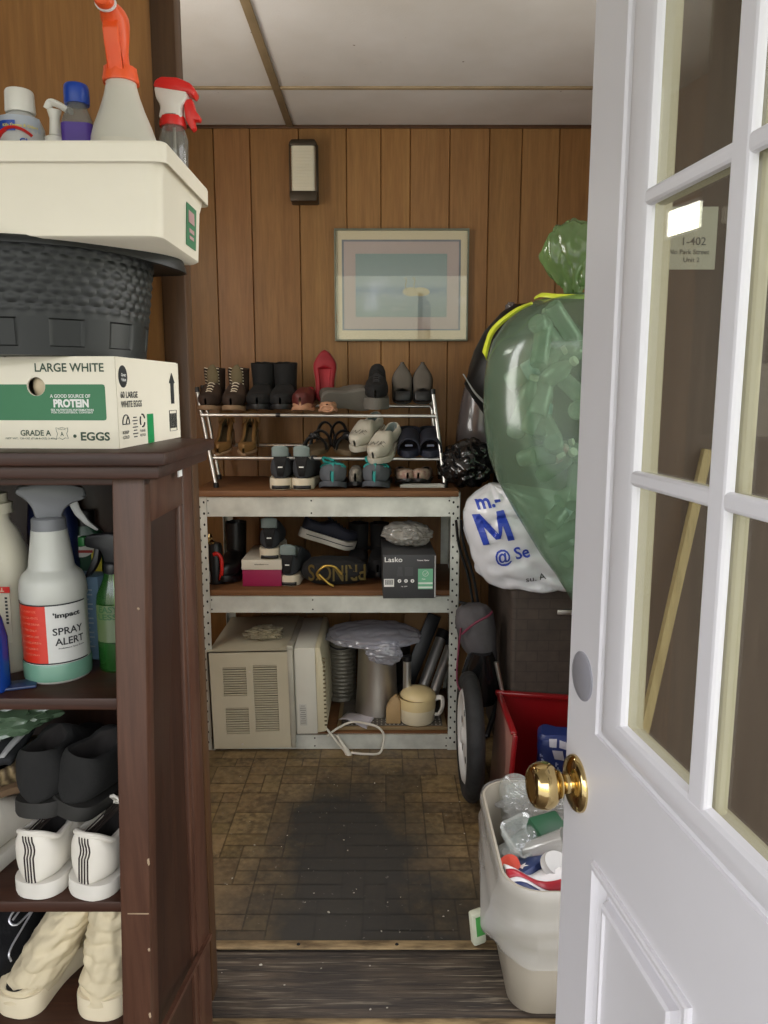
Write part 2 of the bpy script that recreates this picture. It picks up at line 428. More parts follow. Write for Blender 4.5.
# far floor: random ashlar sheet vinyl
def floor_mat():
    m, nt, out = nt_new('stone_look_vinyl')
    b = N(nt, 'ShaderNodeBsdfPrincipled', Roughness=.55)
    v = coords(nt)
    a = N(nt, 'ShaderNodeAttribute', attribute_name='tone')
    n1 = noise_t(nt, v, 9, 5, .6); n2 = noise_t(nt, v, 45, 4, .6)
    c = mixc(nt, ramp(nt, n1, [(.3, (0,0,0)), (.7, (1,1,1))]), lin('#806b48'), lin('#54442e'))
    c = mixc(nt, ramp(nt, n2, [(.4, (0,0,0)), (.75, (1,1,1))]), c, lin('#8b7753'))
    c = mixc(nt, 1.0, c, a.outputs[0], 'MULTIPLY')
    # the worn, blackened walking track (its own shape)
    sp = nt.nodes.new('ShaderNodeSeparateXYZ'); L(nt, v, sp.inputs[0])
    nd = noise_t(nt, v, 3.2, 5, .6)
    def mth(op, a_, b_=None, c_=None):
        n = N(nt, 'ShaderNodeMath', operation=op)
        for i, q in enumerate((a_, b_, c_)):
            if q is None: continue
            if hasattr(q, 'is_output'): L(nt, q, n.inputs[i])
            else: n.inputs[i].default_value = q
        return n.outputs[0]
    wob = mth('MULTIPLY', mth('SUBTRACT', nd, .5), .55)
    # centre line of the track drifts with y
    cx = mth('ADD', mth('MULTIPLY', mth('SUBTRACT', sp.outputs[1], 1.6), -.17), -.035)
    hw = mth('ADD', mth('MULTIPLY', mth('SUBTRACT', sp.outputs[1], 1.6), -.16), .31)
    dx = mth('SUBTRACT', hw, mth('ABSOLUTE', mth('SUBTRACT', sp.outputs[0], cx)))
    mx = N(nt, 'ShaderNodeMapRange'); L(nt, mth('ADD', dx, wob), mx.inputs[0]); mx.inputs[1].default_value = -.16; mx.inputs[2].default_value = .13
    dy = mth('SUBTRACT', 2.42, mth('ADD', sp.outputs[1], mth('MULTIPLY', sp.outputs[0], -.25)))
    my = N(nt, 'ShaderNodeMapRange'); L(nt, mth('ADD', dy, wob), my.inputs[0]); my.inputs[1].default_value = -.25; my.inputs[2].default_value = .18
    fac = mth('MULTIPLY', mth('MULTIPLY', mx.outputs[0], my.outputs[0]), .96)
    # grime towards the sill
    mz = N(nt, 'ShaderNodeMapRange'); L(nt, mth('ADD', sp.outputs[1], wob), mz.inputs[0]); mz.inputs[1].default_value = 1.82; mz.inputs[2].default_value = 1.6; mz.inputs[3].default_value = 0; mz.inputs[4].default_value = .8
    mz.clamp = True
    fac = mth('MAXIMUM', fac, mz.outputs[0])
    c = mixc(nt, fac, c, lin('#2a2926'))
    ns = noise_t(nt, v, 70, 2); c = mixc(nt, ramp(nt, ns, [(.70, (0,0,0)), (.73, (.5,.5,.5))]), c, lin('#77736a'))
    L(nt, c, b.inputs['Base Color']); bump(nt, n2, b, .12, .002)
    rr = N(nt, 'ShaderNodeMapRange'); L(nt, fac, rr.inputs[0]); rr.inputs[3].default_value = .5; rr.inputs[4].default_value = .62; L(nt, rr.outputs[0], b.inputs['Roughness'])
    L(nt, b.outputs[0], out.inputs[0]); return m
M_FLOOR = floor_mat()
U = .058; nx = int((XR-XL)/U)+1; ny = int((BACK-1.6)/U)+1; used = set(); items = []; fr = random.Random(11)
for j in range(ny):
    for i in range(nx):
        if (i, j) in used: continue
        opts = [(1,1),(2,1),(1,2),(2,2),(2,1),(2,2),(2,1),(1,1)]; fr.shuffle(opts)
        for w, h in opts:
            cells = [(i+a, j+b) for a in range(w) for b in range(h)]
            if all(c not in used for c in cells): break
        used.update(cells)
        g = .0022
        x0, x1, y0, y1 = XL+i*U+g, min(XR, XL+(i+w)*U-g), 1.6+j*U+g, min(BACK, 1.6+(j+h)*U-g)
        if x1 <= x0 or y1 <= y0: continue
        k = fr.uniform(.72, 1.12)
        items.append(([(x0,y0,0),(x1,y0,0),(x1,y1,0),(x0,y1,0)], [(0,1,2,3)], (k, k*fr.uniform(.96,1.02), k*fr.uniform(.88,1.04), 1)))
items.append(([(XL,1.6,-.0012),(XR,1.6,-.0012),(XR,BACK,-.0012),(XL,BACK,-.0012)], [(0,1,2,3)], (.5,.47,.42,1)))
items.append((boxv(XL, XR, 1.6, BACK, -.2, -.003), BOXF, (.4,.4,.4,1)))
struct(tone_mesh('floor', items, M_FLOOR))
# weathered sill board, its worn metal edge strip, lower floor outside
def sill_mat():
    m, nt, out = nt_new('weathered_sill_wood')
    b = N(nt, 'ShaderNodeBsdfPrincipled', Roughness=.75)
    v = coords(nt, (1.6, 26, 8)); n = noise_t(nt, v, 2.4, 7, .65, .8); v2 = coords(nt, (3, 90, 20)); n2 = noise_t(nt, v2, 2, 4, .6, .5)
    v3 = coords(nt, (3, 3, 3)); n3 = noise_t(nt, v3, 1.5, 3)
    c = mixc(nt, ramp(nt, n, [(.32, (0,0,0)), (.7, (1,1,1))]), lin('#1f1a16'), lin('#5e5142'))
    c = mixc(nt, ramp(nt, n2, [(.56, (0,0,0)), (.66, (1,1,1))]), c, lin('#857a68'))
    c = mixc(nt, ramp(nt, n3, [(.4, (0,0,0)), (.65, (.6,.6,.6))]), c, lin('#201d1b'))
    L(nt, c, b.inputs['Base Color']); bump(nt, n, b, .6, .006); L(nt, b.outputs[0], out.inputs[0]); return m
M_SILL = sill_mat()
m = MB(); m.box((.1, 1.5, -.02), (1.1, .197, .032), .004); m.box((.1, 1.5, -.1), (1.1, .19, .12)); struct(m.build('trim_4', M_SILL))
M_EDGE = mk('worn_metal_strip', '#a8916a', .55, .35, col2='#5d4c35', vs=14, scale=(1, 4, 4))
st = MB(); st.box((.1, 1.607, .0022), (1.08, .028, .0044), .0015); e = struct(st.build('trim_5', M_EDGE))
m = MB()
for x in (-.2, .03, .27): m.lathe([(.0045, .0044), (.003, .0062), (.0001, .0066)], 10, T(x, 1.607, 0))
struct(m.build('nail_head', M_HOLE, e))
m = MB(); m.box((.1, 1.388, -.008), (1.08, .022, .018), .003); struct(m.build('trim_6', M_EDGE))
M_PORCH = wood('lower_floor_boards', '#5d5040', '#463b2f', 'y', 1, .7, .1)
m = MB(); m.box((-.2, .1, -.19), (3.2, 2.54, .06)); struct(m.build('floor_front', M_PORCH, smooth=False))
# partition with the doorway: plywood face left, jamb casing, header above, right return
m = MB(); m.box((-.985, 1.475, 1.03), (.33, .03, 2.42)); struct(m.build('wall_front_left', M_PLY, smooth=False))
m = MB(); m.box((-.597, 1.477, 1.03), (.444, .034, 2.42)); M_PANELD = wood('dim_brown_boards', '#4d3f33', '#3d3026', 'z', 1.2, .6, .08)
struct(m.build('wall_front_left_board', M_REDWOOD, smooth=False))
m = MB(); m.box((-.386, 1.472, 1.03), (.044, .048, 2.42), .004); struct(m.build('trim_7', M_CASING))
m = MB(); m.box((.96, 1.475, 1.03), (.88, .03, 2.42)); struct(m.build('wall_front_right', M_PANELD, smooth=False))
m = MB(); m.box((-1.40, .85, 1.05), (.06, 1.3, 2.5)); struct(m.build('added_light_block_wall', M_PANELD, smooth=False))  # unseen wall added to block light coming from the left
# roof over the entrance
m = MB(); m.box((-.2, .1, 2.36), (3.4, 2.7, .06)); struct(m.build('ceiling_front', M_CEIL, smooth=False))

# ---------------------------------------------------------------- the white nine-light door, standing open
DP = at(565, 785, .885); DP.z = 0
DANG = math.degrees(math.atan2(-.99140022, .13086483))
# local frame: x = along the door from latch to hinge, y = through the door, away from the viewer's side, z up
DM = T(DP.x, DP.y, -.06) @ Rz(DANG)
door = thing('door_1', 'white nine-pane door standing open on the right with brass knob', 'door', M=DM)
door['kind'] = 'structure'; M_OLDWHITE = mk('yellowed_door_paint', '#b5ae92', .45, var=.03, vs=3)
# viewer's side normal is (-.991,-.131); local +y after rotation = (.991,.131) -> away.  face at y=0, back at y=.044
DW, DH, TH = .758, 1.98, .032
zo = .06
xs_ = [.159, .289, .314, .444, .469, .599]
zs_ = [.950+zo, 1.1925+zo, 1.208+zo, 1.449+zo, 1.4645+zo, 1.706+zo]
m = MB()
def dbox(mb, x0, x1, z0, z1, y0=0, y1=TH, bev=0): mb.box(((x0+x1)/2, (y0+y1)/2, (z0+z1)/2), (x1-x0, y1-y0, z1-z0), bev)
zp0, zp1, zr = .16, .76+zo, zs_[0]-.030
dbox(m, 0, DW, .004, zp0); dbox(m, 0, DW, zp1, zr); dbox(m, 0, DW, zs_[5]+.030, DH)
PAN = ((.095, .306), (.452, .663))
for a, b in ((0, .095), (.306, .452), (.663, DW)): dbox(m, a, b, zp0, zp1)
for a, b in PAN: dbox(m, a, b, zp0, zp1, .012, TH-.006)
for a, b in ((0, .116), (.642, DW)): dbox(m, a, b, zr, zs_[5]+.030)
m.build('door_slab', M_WHITE, door, angle=30)
for a, b in PAN:
    z0, z1 = .16, .76+zo
    m = MB()
    def ring(prof):
        rings = []
        for off, y in prof:
            rings.append([(a+off, y, z0+off), (b-off, y, z0+off), (b-off, y, z1-off), (a+off, y, z1-off)])
        m.loft(rings, False, True)
    ring([(0, .0005), (.0005, -.004), (.003, -.0055), (.007, -.0055), (.008, -.0025), (.010, .002), (.020, .0075), (.027, .0075), (.029, .006), (.031, -.002), (.034, -.0045), (.037, -.0045), (.0385, -.0015), (.041, -.001)])
    m.build('raised_panel', M_WHITE, door, angle=20)
# glazing frame: moulding ring on both faces + muntins
X0, X1, Z0, Z1 = .085, .673, .905+zo, 1.751+zo
DX = xs_[0]-X0; kz = (zs_[0]-Z0)/DX
for sgn in (1, -1):
    m = MB()
    if sgn > 0: prof = [(0, 0), (.0005, -.0035), (.004, -.0055), (.009, -.0055), (.0105, -.0025), (.016, -.0015), (.022, -.003), (.028, -.0070), (.036, -.0090), (.050, -.0095), (DX-.008, -.0090), (DX-.002, -.0070), (DX, -.003), (DX, .0)]
    else: prof = [(0, 0), (.001, -.003), (.008, -.005), (.020, -.005), (.036, -.004), (.0365, .03)]
    yb = 0 if sgn > 0 else TH
    rings = [[(X0+o, yb+y*sgn, Z0+o*kz), (X1-o, yb+y*sgn, Z0+o*kz), (X1-o, yb+y*sgn, Z1-o*kz), (X0+o, yb+y*sgn, Z1-o*kz)] for o, y in prof]
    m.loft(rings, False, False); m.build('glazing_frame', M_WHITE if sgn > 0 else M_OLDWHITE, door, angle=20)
for k in (0, 1):
    xa, xb = xs_[1+2*k], xs_[2+2*k]; za, zb = zs_[1+2*k], zs_[2+2*k]
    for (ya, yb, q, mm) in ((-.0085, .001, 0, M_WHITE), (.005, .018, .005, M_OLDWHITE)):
        m = MB(); m.prism([(xa+q, zs_[0]-.012), (xb-q, zs_[0]-.012), (xb-q, zs_[5]+.012), (xa+q, zs_[5]+.012)], ya, yb, bev=.0035); m.build('muntin', mm, door, angle=20)
        m = MB(); m.prism([(xs_[0]-.012, za+q*.5), (xs_[5]+.012, za+q*.5), (xs_[5]+.012, zb-q*.5), (xs_[0]-.012, zb-q*.5)], ya+.0006, yb-.0006, bev=.0035); m.build('muntin', mm, door, angle=20)
def glass_mat(name, tint, haze):
    m, nt, out = nt_new(name)
    t = N(nt, 'ShaderNodeBsdfTransparent', Color=lin(tint)); g = N(nt, 'ShaderNodeBsdfGlossy', Roughness=.015)
    d = N(nt, 'ShaderNodeBsdfDiffuse', Color=lin('#98897a'))
    hz = N(nt, 'ShaderNodeMixShader', Fac=haze); L(nt, t.outputs[0], hz.inputs[1]); L(nt, d.outputs[0], hz.inputs[2])
    mx = N(nt, 'ShaderNodeMixShader'); L(nt, schlick(nt, .045, .95), mx.inputs[0]); L(nt, hz.outputs[0], mx.inputs[1]); L(nt, g.outputs[0], mx.inputs[2])
    L(nt, mx.outputs[0], out.inputs[0]); return m
M_GLASS = glass_mat('window_glass', '#f4f5f0', .075); M_PICGLASS = glass_mat('picture_glass', '#fcfcfc', .01)
for i in range(3):
    for j in range(3):
        m = MB(); dbox(m, xs_[2*i]-.004, xs_[2*i+1]+.004, zs_[2*j]-.004, zs_[2*j+1]+.004, .0015, .0045); m.build('glass_pane', M_GLASS, door, smooth=False)
# knob: rosette, neck, ball with flat front; axis along -y (towards the viewer's side)
KM = T(.037, 0, .822+zo) @ Rx(90)
m = MB(); m.lathe([(.0001, 0), (.0335, 0), (.0335, .003), (.031, .0065), (.024, .009), (.017, .011), (.0001, .011)], 40, KM); ro = m.build('rosette', M_BRASS, door)
m = MB(); m.lathe([(.0001, .008), (.0135, .008), (.012, .011), (.0115, .017), (.0125, .019), (.0165, .0215), (.0165, .023), (.0145, .0242), (.0175, .026), (.0230, .029), (.0268, .034), (.0280, .040), (.0270, .0475), (.0240, .054), (.0195, .0575), (.018, .0575), (.017, .0566), (.008, .0564), (.0001, .0564)], 44, KM); m.build('door_knob', M_BRASS, door)
m = MB(); m.lathe([(.0001, 0), (.0285, 0), (.0285, .0015), (.026, .003), (.0001, .0032)], 40, T(.041, 0, .957+zo) @ Rx(90) @ Matrix.Diagonal((1, 1, 1, 1))); m.build('deadbolt_cover', M_PLATE, door)
m = MB(); dbox(m, -.0035, .002, .985+zo, 1.005+zo, .012, .034, .001); m.build('latch_strip', M_PLATE, door)
# ================================================================ SHOE BUILDER
def w_of(t, heel, waist, ball, toe, point):
    base = interp([(0, heel), (.38, waist), (.70, ball), (1, toe)], t)
    if t < .15: base *= math.sqrt(max(0, 1-((.15-t)/.15)**2.2))*.90+.10
    tl = .24 if not point else .50
    if t > 1-tl:
        q = (t-(1-tl))/tl
        base *= (math.sqrt(max(0, 1-q*q)) if not point else max(0, 1-q**2.1))*.9+.1*(1-q)
    return base
def shoe(parent, Ln, W, sole=.022, heel=.06, side=.05, tongue=.075, toe=.04, opn=.45, mats=None, heel_sole=None, lace=None, shaft=0,
         shaft_mat=None, point=False, widths=(.72, .68, 1.0, .86), sole_over=.003, nseg=22, taper_toe=.02, stripe=None, cover=True, pull=None, shaft_lean=(0, 0)):
    """low upper + sole (+ shaft, laces). local: heel at -y, toe at +y, ground z=0"""
    mu, ms, ml = mats[:3]; hs = heel_sole if heel_sole is not None else sole
    def zs(t): return lerp(hs, sole, sm(.15, .6, t)) + taper_toe*sm(.78, 1, t)*.6
    def H(t): return interp([(0, heel), (.14, side), (.30, side), (opn, tongue), (.78, lerp(tongue, toe, .75)), (.93, toe), (1, toe*.62)], t)
    m = MB(); rings = []; inner = []
    for i in range(nseg+1):
        t = .5-.5*math.cos(PI*i/nseg); y = -Ln/2+Ln*t; hw = max(.004, W/2*w_of(t, *widths, point)); z0 = zs(t); h = H(t); r = []
        openness = 1 if t < opn else 0
        for j in range(10):                     # right side going up
            a = -PI/2+PI*j/9*(.80 if openness else 1.0) if True else 0
            r.append((hw*math.cos(a)**.62 if math.cos(a) > 0 else 0, z0+h*(.5+.5*(abs(math.sin(a))**.75)*(1 if a > 0 else -1))))
        if openness:
            xe, ze = r[-1]; inn = [(max(0, xe-.006), ze-.001), (max(0, xe-.009), ze-.010), (xe*.75, z0+.012), (0, z0+.008)]
        else:
            xe, ze = r[-1]; inn = [(0, ze)]*4
        half = r+inn
        ring = [(x, y, z) for x, z in half] + [(-x, y, z) for x, z in half[::-1][1:]]
        rings.append(ring)
    n = len(rings[0]); verts = [v for r in rings for v in r]; f_out, f_in = [], []
    for i in range(nseg):
        for j in range(n-1):
            q = (i*n+j, i*n+j+1, (i+1)*n+j+1, (i+1)*n+j)
            (f_in if 9 < j < n-11 and (.5-.5*math.cos(PI*(i+1)/nseg)) < opn+.06 else f_out).append(q)
    f_out.append(tuple(range(10))+tuple(range(n-10, n)))
    m.add(verts, f_out); m.mi = 1; m.add(verts, f_in)
    bmesh.ops.remove_doubles(m.bm, verts=m.bm.verts[:], dist=.0002)
    up = m.build('upper', [mu, ml], parent, angle=62)
    m = MB(); rings = []
    nn = 30; outl = []
    for i in range(nn+1):
        t = .5-.5*math.cos(PI*i/nn); outl.append((max(.004, W/2*w_of(t, *widths, point))+sole_over, -Ln/2-sole_over+(Ln+2*sole_over)*t, t))
    pts = [(x, y, t) for x, y, t in outl]+[(-x, y, t) for x, y, t in outl[::-1]]
    for k, (zf, off) in enumerate(((0, -.002), (.15, 0), (.85, 0), (1, -.0015))):
        rings.append([((abs(x)+off)*(1 if x > 0 else -1), y, taper_toe*sm(.78, 1, t)*.6+(zs(t)-taper_toe*sm(.78, 1, t)*.6+.002)*zf) for x, y, t in pts])
    if hs > sole+.015:                         # a raised heel block: lift the sole under the arch
        for k in (0, 1):
            rings[k] = [(x, y, max(z, (zs(t)-.006)*sm(.24, .30, t)*(1-sm(.62, .72, t)))) for (x, y, z), (_, _, t) in zip(rings[k], pts)]
    m.loft(rings, True, True); m.build('sole', ms, parent, angle=50)
    if shaft:
        m = MB(); rings = []
        cy = -Ln/2+Ln*.23
        zb = zs(.1)+side*.55
        for k in range(7):
            q = k/6; z = lerp(zb, shaft, q); rx = W*lerp(.40, .47, q); ry = Ln*lerp(.21, .20, q)
            rings.append([(rx*math.cos(2*PI*j/20)+shaft_lean[0]*q, cy+ry*math.sin(2*PI*j/20)+shaft_lean[1]*q, z+.004*noise.noise(Vector((j*.9, k*1.7, Ln*50)))) for j in range(20)])
        for k, (sc, dz) in enumerate(((.9, .0), (.82, -.03), (.7, -.09))):
            rings.append([((x-shaft_lean[0])*sc+shaft_lean[0], cy+shaft_lean[1]+(y-cy-shaft_lean[1])*sc, z+dz) for x, y, z in rings[6]])
        m.loft(rings, True, True); m.build('shaft', shaft_mat or mu, parent, angle=50)
    if lace:
        m = MB()
        for k in range(5):
            t = lerp(opn+.02, .74, k/4); y = -Ln/2+Ln*t; z = zs(t)+H(t)+.001; w = W*.18
            m.tube([(-w, y, z-.006), (-w*.4, y+.002, z+.002), (w*.4, y-.002, z+.002), (w, y, z-.006)], .0022, 6)
        m.build('laces', lace, parent)
        m = MB(); m.sheet(7, 6, lambda u, v: ((u-.5)*W*.42, -Ln/2+Ln*(opn+.06)-v*.030, zs(opn)+H(opn)-.012+v*.03-.02*abs(u-.5)))
        m.build('tongue', mu, parent, solid=.004)
    return up
def place(px, py, Y, rz=0, rx=0, ry=0, dz=0):
    p = at(px, py, Y); return T(p.x, p.y, p.z+dz) @ Rz(rz) @ Rx(rx) @ Ry(ry)

def surf(body):
    from mathutils.bvhtree import BVHTree
    bm = bmesh.new(); bm.from_mesh(body.data); t = BVHTree.FromBMesh(bm); bm.free(); return t
def lay(mbt, body, start, axis, off=.0008):
    """drop a print onto a surface: rays from v+start along axis"""
    t = surf(body); bmesh.ops.triangulate(mbt.bm, faces=mbt.bm.faces[:]); kill = []
    for v in mbt.bm.verts:
        h = t.ray_cast(v.co+Vector(start), Vector(axis))
        if h[0] is None: kill.append(v)
        else: v.co = h[0]-Vector(axis).normalized()*off
    bmesh.ops.delete(mbt.bm, geom=kill, context='VERTS'); return mbt
def top_path(body, xy, lift=.001):
    t = surf(body); out = []
    for x, y in xy:
        h = t.ray_cast(Vector((x, y, .5)), Vector((0, 0, -1)))
        if h[0] is not None: out.append(h[0]+Vector((0, 0, lift)))
    return out
# ================================================================ THE BOOKCASE ON THE LEFT
bk = thing('bookcase', 'dark-stained open wooden bookcase holding bottles and shoes', 'bookcase', (-.62, 1.26, -.16))
CF, CB = 1.11, 1.392
def XF(z): return -.351-.036*(1.15-z)
def slab(mb, x0, x1, y0, y1, z0, z1, bev=.002): mb.box(((x0+x1)/2, (y0+y1)/2, (z0+z1)/2), (x1-x0, y1-y0, z1-z0), bev)
m = MB(); slab(m, -1.0, -.306, 1.068, 1.385, 1.178, 1.198, .005); m.build('top', M_CABX, bk, world=True)
m = MB(); slab(m, -1.0, -.320, 1.084, 1.385, 1.158, 1.178, .004); m.build('top_moulding', M_CABX, bk, world=True)
m = MB(); slab(m, -.97, -.35, 1.112, 1.135, 1.146, 1.158, .002); m.build('front_rail', M_CABX, bk, world=True)
def side_piece(mb, ya, yb, xo_a, xo_b, z0, z1, thick, bev=.003):
    def X(y, z, o): return lerp(XF(z), -.352, (y-CF)/(CB-CF))+o
    mb.hexa([(X(ya, z0, xo_a)-thick, ya, z0), (X(ya, z0, xo_a), ya, z0), (X(yb, z0, xo_b), yb, z0), (X(yb, z0, xo_b)-thick, yb, z0),
             (X(ya, z1, xo_a)-thick, ya, z1), (X(ya, z1, xo_a), ya, z1), (X(yb, z1, xo_b), yb, z1), (X(yb, z1, xo_b)-thick, yb, z1)], bev)
m = MB(); side_piece(m, CF, CF+.034, 0, 0, -.16, 1.158, .047); m.build('front_post', M_CAB, bk, world=True)
m = MB(); side_piece(m, CB-.062, CB, 0, 0, -.16, 1.158, .030); m.build('back_post', M_CAB, bk, world=True)
m = MB(); side_piece(m, CF+.03, CB-.058, -.010, -.010, -.13, 1.15, .012, 0); m.build('side_panel', M_CABP, bk, world=True)
m = MB(); side_piece(m, CF+.034, CB-.062, -.001, -.001, 1.085, 1.157, .022); side_piece(m, CF+.034, CB-.062, -.001, -.001, -.14, -.06, .022)
side_piece(m, CB-.074, CB-.062, -.005, -.003, -.1, 1.1, .012, .002); m.build('side_rail', M_CAB, bk, world=True)
m = MB(); slab(m, -.985, -.365, CB-.008, CB, -.14, 1.158, 0); m.build('back_panel', M_CABP, bk, world=True)
m = MB(); slab(m, -1.0, -.965, CF, CB, -.16, 1.158); m.build('far_side', M_CAB, bk, world=True)
Z1, Z2, Z3 = .815, .47, .233
for z in (Z1, Z2, Z3):
    m = MB(); xr = XF(z)-.0475
    slab(m, -.965, xr, 1.118, CB-.009, z-.019, z, .002); m.build('shelf', M_CABX, bk, world=True)
m = MB(); m.box((XF(.455)-.018, CF-.0004, .455), (.034, .0012, .0016), 0); m.build('joint_line', M_CHIP, bk, world=True)
for z, dx, h_ in ((.545, 0, .012), (.96, -.010, .004), (.39, -.001, .006), (.27, -.001, .010), (.235, -.002, .005)):
    m = MB(); m.blob((.0022, .0012, h_*.5), 2, .4, 3, 0, z*9, M=T(XF(z)+dx-.0005, CF+.0004, z)); m.build('paint_chip', M_CHIP, bk, world=True)
m = MB(); p = at(171, 475, 1.2); m.box((-.3418, 1.275, 1.150), (.002, .022, .018), 0, T(0, 0, 0)); m.build('tape_scrap', M_TEXTW, bk, world=True)
# thin dark stick leaning by the foot of the bookcase
st = MB(); a = at(207, 935, 1.39); b = at(160, 1030, 1.13)
st.tube([a+Vector((.006, 0, 0)), b+Vector((.004, 0, 0))], .006, 4); o = st.build('stick', M_CAB, smooth=False)
tag(o, 'thin dark stick leaning against the foot of the dark bookcase side', 'stick')

# ---------------------------------------------------------------- egg carton box
EC = Vector((-.3925, 1.135, 1.198)); EW, ED, EH = .33, .285, .1335
eb = thing('egg_box', 'white cardboard egg box with green panel lying on the bookcase top', 'box', M=T(*EC) @ Rz(-3.2))
k = .00150
def ex(px): return -(117-px)*k
def ez(py): return (447.8-py)*k
m = MB()
hx, hz, hr = ex(37), ez(387), .0135
n = 28                                             # front with a round hand hole: ring of quads between hole and rectangle
def rectpt(a):
    c, s = math.cos(a), math.sin(a); x0, x1, z0, z1 = -EW-hx, -hx, -hz, EH-hz
    t = min((x1 if c > 0 else x0)/c if abs(c) > 1e-6 else 9, (z1 if s > 0 else z0)/s if abs(s) > 1e-6 else 9); return (hx+c*t, 0, hz+s*t)
angs = sorted([2*PI*i/n for i in range(n)]+[math.atan2(z-hz, x-hx) % (2*PI) for x in (-EW, 0) for z in (0, EH)])
V = [rectpt(a) for a in angs]+[(hx+hr*math.cos(a), 0, hz+hr*math.sin(a)) for a in angs]+[(hx+hr*math.cos(a), .004, hz+hr*math.sin(a)) for a in angs]
q = len(angs); Fs = []
for i in range(q):
    j = (i+1) % q; Fs.append((i, j, q+j, q+i)); Fs.append((q+i, q+j, 2*q+j, 2*q+i))
m.add(V, Fs)
m.box((-EW/2, ED/2+.002, .001), (EW, ED, .002)); m.box((-EW/2, ED/2+.002, EH-.001), (EW, ED, .002)); m.box((-.001, ED/2+.002, EH/2), (.002, ED, EH-.004)); m.box((-EW+.001, ED/2, EH/2), (.002, ED, EH-.004)); m.box((-EW/2, ED, EH/2), (EW, .002, EH))
m.build('carton', M_CARDW, eb, smooth=False, recalc=False)
m = MB()                                            # top flap line, slightly raised
m.box((-EW*.75, ED/2, EH+.0006), (EW*.49, ED-.004, .0012)); m.box((-EW*.25, ED/2, EH+.0006), (EW*.49, ED-.004, .0012)); m.build('top_flap', M_CARDW, eb, smooth=False)
m = MB(); gp = []
x0, x1, z0, z1 = -EW+.004, ex(106), ez(420), ez(385)
pts = [(x0, z0), (x1-.004, z0), (x1-.001, z0+.001), (x1, z0+.004), (x1, z1-.004), (x1-.001, z1-.001), (x1-.004, z1), (x0, z1)]
# leave the hand hole open: two halves
for lo, hi in ((x0, hx-hr-.0005), (hx+hr+.0005, x1)):
    m.prism([(max(lo, min(hi, x)), z) for x, z in pts] if hi == x1 else [(lo, z0), (hi, z0), (hi, z1), (lo, z1)], -.0006, 0)
up_ = [(hx+(hr+.0005)*math.cos(R(180-180*i/12)), hz+(hr+.0005)*math.sin(R(180-180*i/12))) for i in range(13)]
m.prism(up_+[(hx+hr+.0005, z1+0), (hx-hr-.0005, z1)], -.0006, 0) if z1 > hz+hr else None
dn_ = [(hx+(hr+.0005)*math.cos(R(180+180*i/12)), hz+(hr+.0005)*math.sin(R(180+180*i/12))) for i in range(13)]
m.prism(dn_+[(hx+hr+.0005, z0), (hx-hr-.0005, z0)], -.0006, 0)
m.build('green_panel', M_GREENPR, eb, smooth=False)
def etxt(mb, s, pxl, pxr, pyb, pyt, y=-.0008, bold=.0):
    """printed line filling a pixel span of the box front"""
    t = MB(); t.text(s, 1.0, bold=bold, ext=.0)
    xs = [v.co.x for v in t.bm.verts]; zs = [v.co.z for v in t.bm.verts]
    sx = (ex(pxr)-ex(pxl))/(max(xs)-min(xs)); sz = (ez(pyt)-ez(pyb))/(max(zs)-min(zs))
    for v in t.bm.verts: v.co = Vector(((v.co.x-min(xs))*sx+ex(pxl), y, (v.co.z-min(zs))*sz+ez(pyb)))
    mb.merge(t.bm)
m = MB(); etxt(m, 'A GOOD SOURCE OF', 50.5, 91, 398, 394.6, bold=.02); etxt(m, 'PROTEIN', 53.5, 89, 407.5, 399.2, bold=.05)
etxt(m, 'SEE NUTRITION INFORMATION', 50.5, 93.5, 410.9, 408.8, bold=.02); etxt(m, 'FOR CHOLESTEROL CONTENT', 51, 93, 413.2, 411.3, bold=.02); m.build('panel_print', M_TEXTW, eb, smooth=False)
m = MB(); etxt(m, 'LARGE WHITE', 37, 106, 373, 364.5, bold=.018); etxt(m, 'GRADE A', 18, 49, 435.3, 429.6, bold=.018); etxt(m, 'EGGS', 79, 108.5, 440, 431.4, bold=.03)
etxt(m, 'NET WT. 120 OZ (7 LB 8 OZ) 3.40kg', 2.5, 54.5, 439.2, 437, bold=.01); etxt(m, 'A', 58.5, 61.8, 435.5, 431.2, bold=.02); etxt(m, 'USDA', 56.5, 64, 429.5, 428.2)
m.lathe([(.0001, 0), (.0026, 0), (.0026, .0003), (.0001, .0003)], 16, T(ex(73), -.0004, ez(435.5)) @ Rx(90))
sh = [(54.2, 427.2), (56.5, 428), (60.2, 426.9), (64, 428), (66.2, 427.2), (66, 430.5), (64.8, 433), (66.3, 438), (63, 437.2), (60.2, 439), (57.4, 437.2), (54.1, 438), (55.6, 433), (54.4, 430.5)]
m.tube([(ex(x), -.0004, ez(y)) for x, y in sh], .00035, 4, closed=True); m.build('front_print', M_GREENPR if False else mk('dark_green_print', '#3c4f3e', .6), eb, smooth=False)
